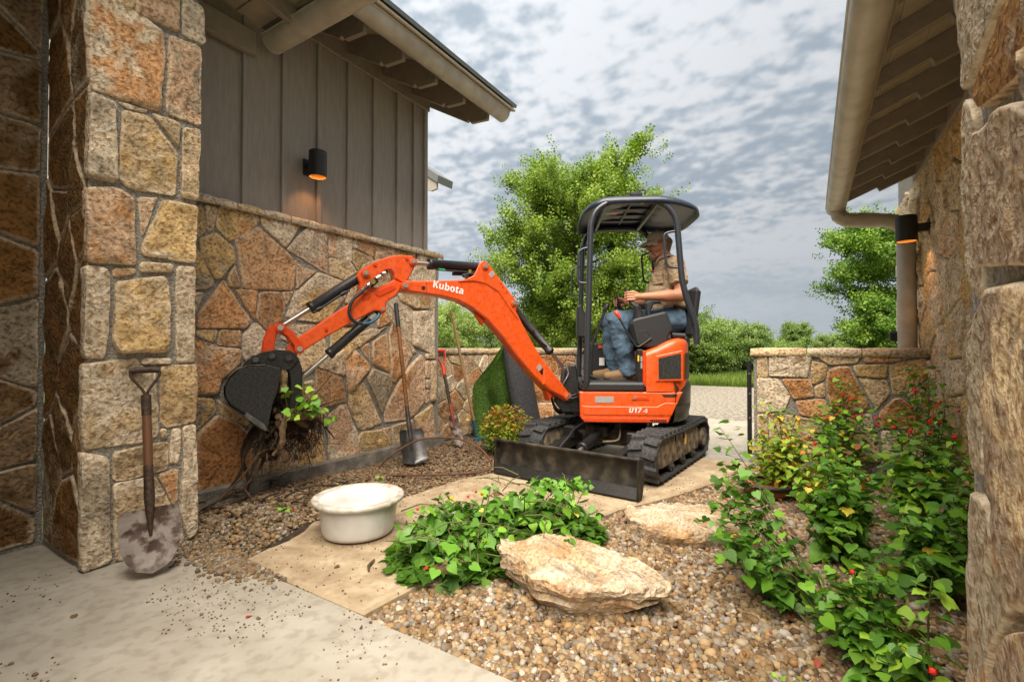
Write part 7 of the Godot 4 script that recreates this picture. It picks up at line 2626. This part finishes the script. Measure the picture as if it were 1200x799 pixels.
	for i in 25:
		var v := i / 24.0
		var row := []
		for k in 25:
			var u := k / 24.0
			# pulled to a point at the top beside the roll, bulging out halfway down
			var left := lerpf(-0.28, -0.40, smoothstep(0.0, 0.6, v)) if v < 0.6 else lerpf(-0.40, -0.085, (v - 0.6) / 0.4)
			var right := lerpf(0.20, -0.02, v)
			var x := lerpf(left, right, u)
			var fold := 0.05 * sin(u * 9.0 + v * 3.5) * (1.0 - 0.6 * v) + 0.05 * sin(u * 4.0 + v * 7.0) * (1 - v) + rough_noise.get_noise_2d(u * 9.0, v * 9.0) * 0.035
			row.append(Vector3(x, -0.03 + v * 1.08, 0.20 * (1.0 - v) + fold * 0.9 - 0.06 * v))
		rows.append(row)
	b.loft(rows)
	put("sheet", b.mesh(), M.turf, turf)
	var r := RandomNumberGenerator.new()
	r.seed = 44
	b = Build.new()
	b.flat()
	for k in 3:
		var a := k * 2.1
		b.tri(Vector3(cos(a) * 0.2, 0, sin(a) * 0.2), Vector3(cos(a + 0.8) * 0.2, 0, sin(a + 0.8) * 0.2), Vector3(cos(a) * 0.6, 1, sin(a) * 0.6))
	var blades := []
	var tints := []
	for i in 9000:
		var u := r.randf() * 23.99
		var v := r.randf() * 23.99
		var p: Vector3 = rows[int(v)][int(u)].lerp(rows[int(v)][int(u) + 1], u - int(u)).lerp(rows[int(v) + 1][int(u)], (v - int(v)))
		var n: Vector3 = (rows[int(v)][int(u) + 1] - rows[int(v)][int(u)]).cross(rows[int(v) + 1][int(u)] - rows[int(v)][int(u)]).normalized()
		if n.z < 0:
			n = -n
		var q := Basis(Quaternion(Vector3.UP, (n + Vector3(r.randfn(0, 0.3), r.randfn(0, 0.3), r.randfn(0, 0.3))).normalized()))
		blades.append(Transform3D(q.scaled_local(Vector3(0.008, 0.014, 0.008)), p))
		var c := Color(0.10, 0.21, 0.02) * r.randf_range(0.6, 1.6)
		c.a = 1.0
		tints.append(c)
	scatter("pile", b.mesh(), M.crown, blades, tints, turf)
	# pot beside the yellowing shrub
	var pot := thing("plant_pot", "wide brown clay bowl with black rim half hidden by the yellowing shrub", "pot", Transform3D(Basis.IDENTITY, Vector3(-0.27, -0.035, -3.86)))
	b = Build.new()
	b.lathe([Vector2(0.0, 0.0), Vector2(0.10, 0.0), Vector2(0.15, 0.06), Vector2(0.165, 0.10), Vector2(0.14, 0.10), Vector2(0.10, 0.075), Vector2(0.0, 0.075)], 32)
	put("bowl", b.mesh(), M.terracotta, pot)
	b = Build.new()
	b.lathe([Vector2(0.150, 0.095), Vector2(0.185, 0.098), Vector2(0.190, 0.112), Vector2(0.180, 0.120), Vector2(0.150, 0.112)], 32)
	put("rim", b.mesh(), M.black_plastic, pot)

# a slab-like rock: stacked angular outlines, chipped ledges, flat facets
func rock(called: String, label: String, at: Vector3, outline: Array, layers: Array, sd: float, turn := 0.0) -> void:
	var b := Build.new(true)
	var ring := PackedVector2Array()
	var n := outline.size()
	for i in n:
		var a: Vector2 = outline[i]
		var c: Vector2 = outline[(i + 1) % n]
		var parts := clampi(int(a.distance_to(c) / 0.022), 2, 12)
		for k in parts:
			ring.append(a.lerp(c, float(k) / parts))
	var rows := []
	var cols := []
	for l in layers:
		# l: [share of outline, height, shift x, shift z]
		var row := []
		var col := []
		for k in ring.size():
			var p: Vector2 = ring[k] * l[0] + Vector2(l[2], l[3])
			var w := rough_noise.get_noise_3d(p.x * 12.0, l[1] * 34.0, p.y * 12.0 + sd)
			var w2 := rough_noise.get_noise_3d(p.x * 45.0, l[1] * 90.0 + sd, p.y * 45.0)
			p *= 1.0 + (w * 0.13 + w2 * 0.05) * minf(1.0, l[0])
			var y: float = l[1]
			if l[1] > 0.02:
				# bedding: the top breaks along steps, tilted towards one side
				var h := patch_noise.get_noise_2d(p.x * 7.0 + sd, p.y * 7.0) + p.x * 0.7
				var ledge := floorf(h * 9.0) / 9.0
				y += clampf(ledge, -0.5, 0.5) * -0.055 * smoothstep(0.05, 0.16, l[1]) + rough_noise.get_noise_3d(p.x * 16.0, 3.0, p.y * 16.0 + sd) * 0.020 + w2 * 0.010
			row.append(Vector3(p.x, y, p.y))
			var c := Color(0.50, 0.40, 0.265).lerp(Color(0.62, 0.54, 0.42), smoothstep(-0.2, 0.25, patch_noise.get_noise_3d(p.x * 8.0, y * 14.0, p.y * 8.0 + sd)))
			c = c.lerp(Color(0.42, 0.24, 0.10), smoothstep(0.05, 0.3, rough_noise.get_noise_3d(p.x * 11.0 + sd, y * 30.0, p.y * 11.0)) * 0.65)
			c = c.lerp(Color(0.30, 0.27, 0.22), smoothstep(0.12, 0.35, rough_noise.get_noise_3d(p.x * 18.0 + sd, 8.0 + y * 9.0, p.y * 18.0)) * 0.5) * (1.0 + w2 * 0.6)
			c.a = 1.0
			col.append(c)
		rows.append(row)
		cols.append(col)
	b.flat()
	for j in rows.size() - 1:
		for k in ring.size():
			var k2 := (k + 1) % ring.size()
			for t in [[j, k], [j, k2], [j + 1, k2], [j, k], [j + 1, k2], [j + 1, k]]:
				vert(b, rows[t[0]][t[1]], cols[t[0]][t[1]])
	tag(put(called, b.mesh(), M.boulder, self, Transform3D(Basis(Vector3.UP, turn), at)), label, "boulder", "flat limestone boulders")

func build_rocks() -> void:
	var o := [Vector2(-0.38, -0.06), Vector2(-0.33, 0.08), Vector2(-0.20, 0.13), Vector2(-0.13, 0.23), Vector2(0.04, 0.245), Vector2(0.13, 0.19), Vector2(0.31, 0.13), Vector2(0.40, 0.01), Vector2(0.26, -0.13), Vector2(0.10, -0.20), Vector2(-0.10, -0.26), Vector2(-0.25, -0.19)]
	rock("boulder", "large flat tan limestone boulder on the gravel in front", Vector3(-0.865, -0.050, -1.90), o, [[0.58, 0.0, 0.0, 0.01], [0.66, 0.03, 0.0, 0.01], [0.80, 0.055, 0, 0], [0.88, 0.08, 0, 0], [0.86, 0.10, 0, 0], [0.96, 0.112, 0, 0], [1.0, 0.135, 0, 0], [0.99, 0.155, 0, 0], [0.955, 0.172, 0, 0], [0.88, 0.178, 0, 0], [0.78, 0.181, 0, 0], [0.67, 0.184, 0, 0], [0.56, 0.187, 0, 0], [0.45, 0.190, 0, 0], [0.34, 0.193, 0, 0], [0.22, 0.195, 0, 0], [0.10, 0.197, 0, 0], [0.0, 0.198, 0, 0]], 3.0, 0.18)
	var q := [Vector2(-0.27, -0.16), Vector2(-0.29, 0.06), Vector2(-0.16, 0.21), Vector2(0.05, 0.25), Vector2(0.26, 0.18), Vector2(0.42, 0.0), Vector2(0.34, -0.19), Vector2(0.06, -0.27)]
	rock("boulder", "low pale flat boulder between the path and the garden shrubs", Vector3(-0.66, -0.045, -2.86), q, [[0.88, 0.0, 0, 0], [0.95, 0.025, 0, 0], [1.0, 0.055, 0, 0], [1.0, 0.08, 0, 0], [0.97, 0.10, 0, 0], [0.88, 0.108, 0, 0], [0.75, 0.111, 0, 0], [0.6, 0.113, 0, 0], [0.45, 0.115, 0, 0], [0.3, 0.117, 0, 0], [0.15, 0.118, 0, 0], [0.0, 0.119, 0, 0]], 8.0, 0.5)

func build_roots() -> void:
	# in boom coordinates the bucket's mouth is near x 2.40, y 0.65
	var at := Transform3D(boom.basis, MACHINE_AT + boom.origin)
	var o := thing("root_clump", "clump of earthy roots and leaves hanging from the excavator bucket", "roots", at)
	var r := RandomNumberGenerator.new()
	r.seed = 9
	var b := Build.new()
	field(b, [[Vector3(2.38, 0.74, 0.02), Vector3(2.32, 0.60, 0.0), 0.07, 0.085], [Vector3(2.32, 0.60, 0.0), Vector3(2.20, 0.53, -0.03), 0.085, 0.05], [Vector3(2.34, 0.56, 0.03), Vector3(2.38, 0.42, 0.02), 0.075, 0.055], [Vector3(2.38, 0.44, -0.02), Vector3(2.43, 0.34, -0.02), 0.05, 0.03], [Vector3(2.26, 0.54, 0.06), Vector3(2.24, 0.44, 0.06), 0.05, 0.03]], 0.011, 0.03, 0.075, Vector3.ONE * 4.0)
	put("root_ball", b.mesh(), M.root_dark, o)
	# stump and big roots, paler where the bark is scraped
	for q in [
		[[Vector3(2.40, 0.585, -0.10), Vector3(2.30, 0.580, -0.12), Vector3(2.19, 0.575, -0.11), Vector3(2.12, 0.585, -0.06)], [0.030, 0.040, 0.034, 0.02], "root_pale"],
		[[Vector3(2.36, 0.60, -0.10), Vector3(2.37, 0.50, -0.12), Vector3(2.365, 0.42, -0.10), Vector3(2.40, 0.33, -0.08)], [0.034, 0.028, 0.026, 0.014], "root_pale"],
		[[Vector3(2.30, 0.62, -0.08), Vector3(2.28, 0.55, -0.12), Vector3(2.22, 0.50, -0.10)], [0.03, 0.028, 0.018], "root"],
		[[Vector3(2.42, 0.62, -0.03), Vector3(2.50, 0.50, -0.05), Vector3(2.56, 0.38, -0.06), Vector3(2.60, 0.22, -0.05), Vector3(2.72, 0.08, -0.02), Vector3(2.88, -0.02, 0.0)], [0.022, 0.024, 0.018, 0.014, 0.011, 0.006], "root_dark"],
		[[Vector3(2.44, 0.60, 0.05), Vector3(2.56, 0.44, 0.04), Vector3(2.58, 0.30, 0.02), Vector3(2.54, 0.16, 0.0), Vector3(2.56, 0.04, 0.02)], [0.02, 0.026, 0.018, 0.012, 0.007], "root_dark"],
		[[Vector3(2.46, 0.50, -0.06), Vector3(2.50, 0.36, -0.08), Vector3(2.58, 0.24, -0.08), Vector3(2.70, 0.10, -0.07), Vector3(2.82, 0.0, -0.06)], [0.014, 0.013, 0.012, 0.010, 0.006], "root"],
		[[Vector3(2.40, 0.40, 0.0), Vector3(2.47, 0.30, -0.01), Vector3(2.52, 0.20, -0.03), Vector3(2.60, 0.12, -0.05)], [0.02, 0.014, 0.010, 0.006], "root"],
		[[Vector3(2.20, 0.56, -0.04), Vector3(2.12, 0.52, -0.03), Vector3(2.06, 0.44, -0.02), Vector3(2.02, 0.39, -0.02)], [0.012, 0.010, 0.007, 0.003], "root_dark"],
		[[Vector3(2.20, 0.60, -0.04), Vector3(2.08, 0.64, -0.06), Vector3(1.96, 0.69, -0.08)], [0.007, 0.005, 0.002], "root_dark"],
		[[Vector3(2.22, 0.66, -0.03), Vector3(2.12, 0.75, -0.05), Vector3(2.04, 0.84, -0.06)], [0.008, 0.006, 0.003], "root"],
		[[Vector3(2.385, 0.89, -0.14), Vector3(2.36, 0.80, -0.15), Vector3(2.365, 0.74, -0.15)], [0.030, 0.028, 0.022], "root_pale"],
	]:
		b = Build.new()
		var pts := []
		for p in q[0]:
			pts.append(p + Vector3(r.randfn(0, 0.006), r.randfn(0, 0.006), r.randfn(0, 0.006)))
		var fine := curve(pts, 4)
		var rad := []
		for i in fine.size():
			var g := i / 4.0
			var k0 := mini(int(g), q[1].size() - 1)
			rad.append(lerpf(q[1][k0], q[1][mini(k0 + 1, q[1].size() - 1)], g - int(g)) * 0.78 * (1.0 + r.randfn(0, 0.16)))
		b.tube(fine, rad, 9)
		put("root", b.mesh(), M[q[2]], o)
	# fine hairs and clods
	for i in 190:
		var p := Vector3(r.randf_range(2.10, 2.50), r.randf_range(0.36, 0.60), r.randf_range(-0.12, 0.08))
		var d := Vector3(r.randf_range(-0.6, 0.9), r.randf_range(-1.6, 0.1), r.randf_range(-0.5, 0.4)).normalized() * r.randf_range(0.06, 0.20)
		b = Build.new()
		b.tube(curve([p, p + d * 0.5 + Vector3(r.randfn(0, 0.02), r.randfn(0, 0.015), r.randfn(0, 0.02)), p + d + Vector3(0, -0.03, 0)], 3), [0.0038, 0.0034, 0.003, 0.0026, 0.002, 0.0016, 0.001], 5, false)
		put("rootlet", b.mesh(), [M.root_dark, M.root_dark, M.root][i % 3], o)
	for i in 70:
		b = Build.new()
		var c := Vector3(r.randf_range(2.14, 2.48), r.randf_range(0.30, 0.64), r.randf_range(-0.13, 0.08))
		b.ball(c, Vector3(r.randf_range(0.007, 0.026), r.randf_range(0.010, 0.040), r.randf_range(0.007, 0.024)), 7, 5)
		put("clod", b.mesh(), [M.root_dark, M.root][i % 2], o)
	# shoots still in leaf
	for q in [[Vector3(2.34, 0.66, -0.12), Vector3(2.385, 0.875, -0.20), 4], [Vector3(2.30, 0.62, -0.14), Vector3(2.24, 0.80, -0.20), 6], [Vector3(2.26, 0.60, -0.14), Vector3(2.15, 0.72, -0.20), 8], [Vector3(2.28, 0.60, -0.14), Vector3(2.20, 0.66, -0.24), 8], [Vector3(2.30, 0.62, -0.14), Vector3(2.32, 0.58, -0.24), 6], [Vector3(2.24, 0.58, -0.12), Vector3(2.12, 0.60, -0.16), 6], [Vector3(2.10, 0.56, -0.05), Vector3(2.04, 0.52, -0.08), 3]]:
		leafy_stem(o, r, q[0], q[1], q[2], 0.085, 2, [M.leaf_b, M.leaf_d, M.leaf_a, M.leaf_d], 0.004, 0, 0.02, 0.9)
	# torn roots and litter on the ground below
	var g := thing("root_litter", "tangle of torn dark roots on the ground under the bucket", "roots", Transform3D(Basis.IDENTITY, Vector3(-3.0, 0.03, -1.75)))
	for i in 46:
		var p := Vector3(r.randf_range(-0.30, 0.32), r.randf_range(0.0, 0.07), r.randf_range(-0.50, 0.36))
		var a := r.randf() * TAU
		var l := r.randf_range(0.06, 0.26)
		var d := Vector3(cos(a), r.randf_range(-0.1, 0.25), sin(a)) * l
		b = Build.new()
		b.tube(curve([p, p + d * 0.5 + Vector3(r.randfn(0, 0.02), r.randf() * 0.03, r.randfn(0, 0.02)), p + d], 3), [0.007, 0.006, 0.006, 0.005, 0.004, 0.003, 0.002], 6)
		put("root", b.mesh(), [M.root_dark, M.root, M.root_dark][i % 3], g)

# ------------------------------------------------------------------ assembly
func _ready() -> void:
	rough_noise.seed = 7
	rough_noise.frequency = 0.35
	rough_noise.fractal_octaves = 3
	patch_noise.seed = 19
	patch_noise.frequency = 0.30
	patch_noise.fractal_octaves = 3
	build_eye_and_light()
	make_materials()
	M.rust_red = textured(surface(Color(0.30, 0.055, 0.03), 0.6), null, 3.0)
	M.handle_wood_dark = textured(surface(Color(0.14, 0.060, 0.026), 0.5), null, 3.0)
	build_ground()
	build_left_house()
	build_right_house()
	build_pillars()
	build_porch()
	build_garden_walls()
	build_trees()
	build_excavator()
	build_person()
	build_lamps()
	build_tools()
	build_rocks()
	build_roots()
	build_garden()
	build_gravel()

func build_eye_and_light() -> void:
	var cam := Camera3D.new()
	cam.name = "camera"
	cam.fov = rad_to_deg(2.0 * atan(399.5 / 560.0))
	cam.near = 0.05
	cam.far = 2000.0
	cam.transform = Transform3D(Basis(Vector3.UP, atan(350.0 / 560.0)) * Basis(Vector3.RIGHT, atan(8.5 / 560.0)), Vector3(0, 1.03, 0))
	add_child(cam, true)
	cam.current = true
	var w := WorldEnvironment.new()
	w.name = "world"
	var e := Environment.new()
	e.background_mode = Environment.BG_SKY
	e.tonemap_mode = Environment.TONE_MAPPER_LINEAR
	e.tonemap_exposure = EXPOSURE
	e.ambient_light_source = Environment.AMBIENT_SOURCE_SKY
	e.sdfgi_enabled = true
	e.ssao_enabled = true
	e.ssil_enabled = true
	var sky := Sky.new()
	var pm := PanoramaSkyMaterial.new()
	pm.panorama = ImageTexture.create_from_image(sky_image())
	sky.sky_material = pm
	e.sky = sky
	w.environment = e
	add_child(w, true)
	var sun := DirectionalLight3D.new()
	sun.name = "sun"
	sun.light_energy = SUN
	sun.light_angular_distance = SUN_SIZE
	sun.light_color = Color(1.0, 0.955, 0.89)
	sun.shadow_enabled = true
	sun.basis = Basis.looking_at(-SUN_TOWARDS.normalized(), Vector3.UP)
	add_child(sun, true)

const EXPOSURE := 2.95
const SUN := 1.25
const SUN_SIZE := 62.0
const SUN_TOWARDS := Vector3(0.14, 0.75, 0.40)

# broken layer of small clouds under a thin veil; brighter towards the west, blue-grey in the north-east
func sky_image() -> Image:
	var w := 2048
	var h := 1024
	var im := Image.create(w, h, false, Image.FORMAT_RGBF)
	var cells := FastNoiseLite.new()
	cells.seed = 4
	cells.frequency = 1.0
	cells.fractal_octaves = 4
	cells.fractal_gain = 0.55
	var big := FastNoiseLite.new()
	big.seed = 14
	big.frequency = 0.35
	big.fractal_octaves = 4
	for y in h:
		var up := PI / 2 - PI * (y + 0.5) / h
		for x in w:
			var a := TAU * (x + 0.5) / w
			if up < -0.02:
				im.set_pixel(x, y, Color(0.12, 0.12, 0.10))
				continue
			var d := Vector3(sin(a) * cos(up), sin(up), -cos(a) * cos(up))
			var q := Vector2(d.x, d.z) / (maxf(d.y, 0.0) + 0.10)
			var n := cells.get_noise_2d(q.x * 3.4 + 0.25 * q.y, q.y * 4.6) * 0.5 + cells.get_noise_2d(q.x * 10.0, q.y * 12.0 + 30.0) * 0.5
			var b := big.get_noise_2d(q.x * 1.3, q.y * 1.3 + 9.0)
			# glow of the veiled light, wide and soft
			var west := clampf(d.dot(Vector3(-0.72, 0.45, -0.53)), 0.0, 1.0)
			var glow := 0.34 + 0.36 * pow(west, 2.0)
			var cloud := 0.20 + 0.80 * smoothstep(-0.34, 0.34, n + b * 0.75 + 0.08)
			var low := 1.0 - smoothstep(0.0, 0.30, d.y)
			cloud = lerpf(cloud, 0.55 + 0.4 * b, low * 0.8)
			var gap := Color(0.30, 0.37, 0.44) * (0.52 + glow * 0.9)
			var puff := Color(0.97, 0.98, 1.0) * (0.22 + glow * 0.98)
			var c := gap.lerp(puff, cloud)
			c = c.lerp(Color(0.58, 0.63, 0.67) * (0.55 + glow * 1.25), low * 0.6)
			# an overcast sky is brightest overhead
			c *= Color(0.322, 0.330, 0.338) * ((1.0 + 0.8 * maxf(d.y, 0.0)) / 1.25)
			im.set_pixel(x, y, c)
	return im
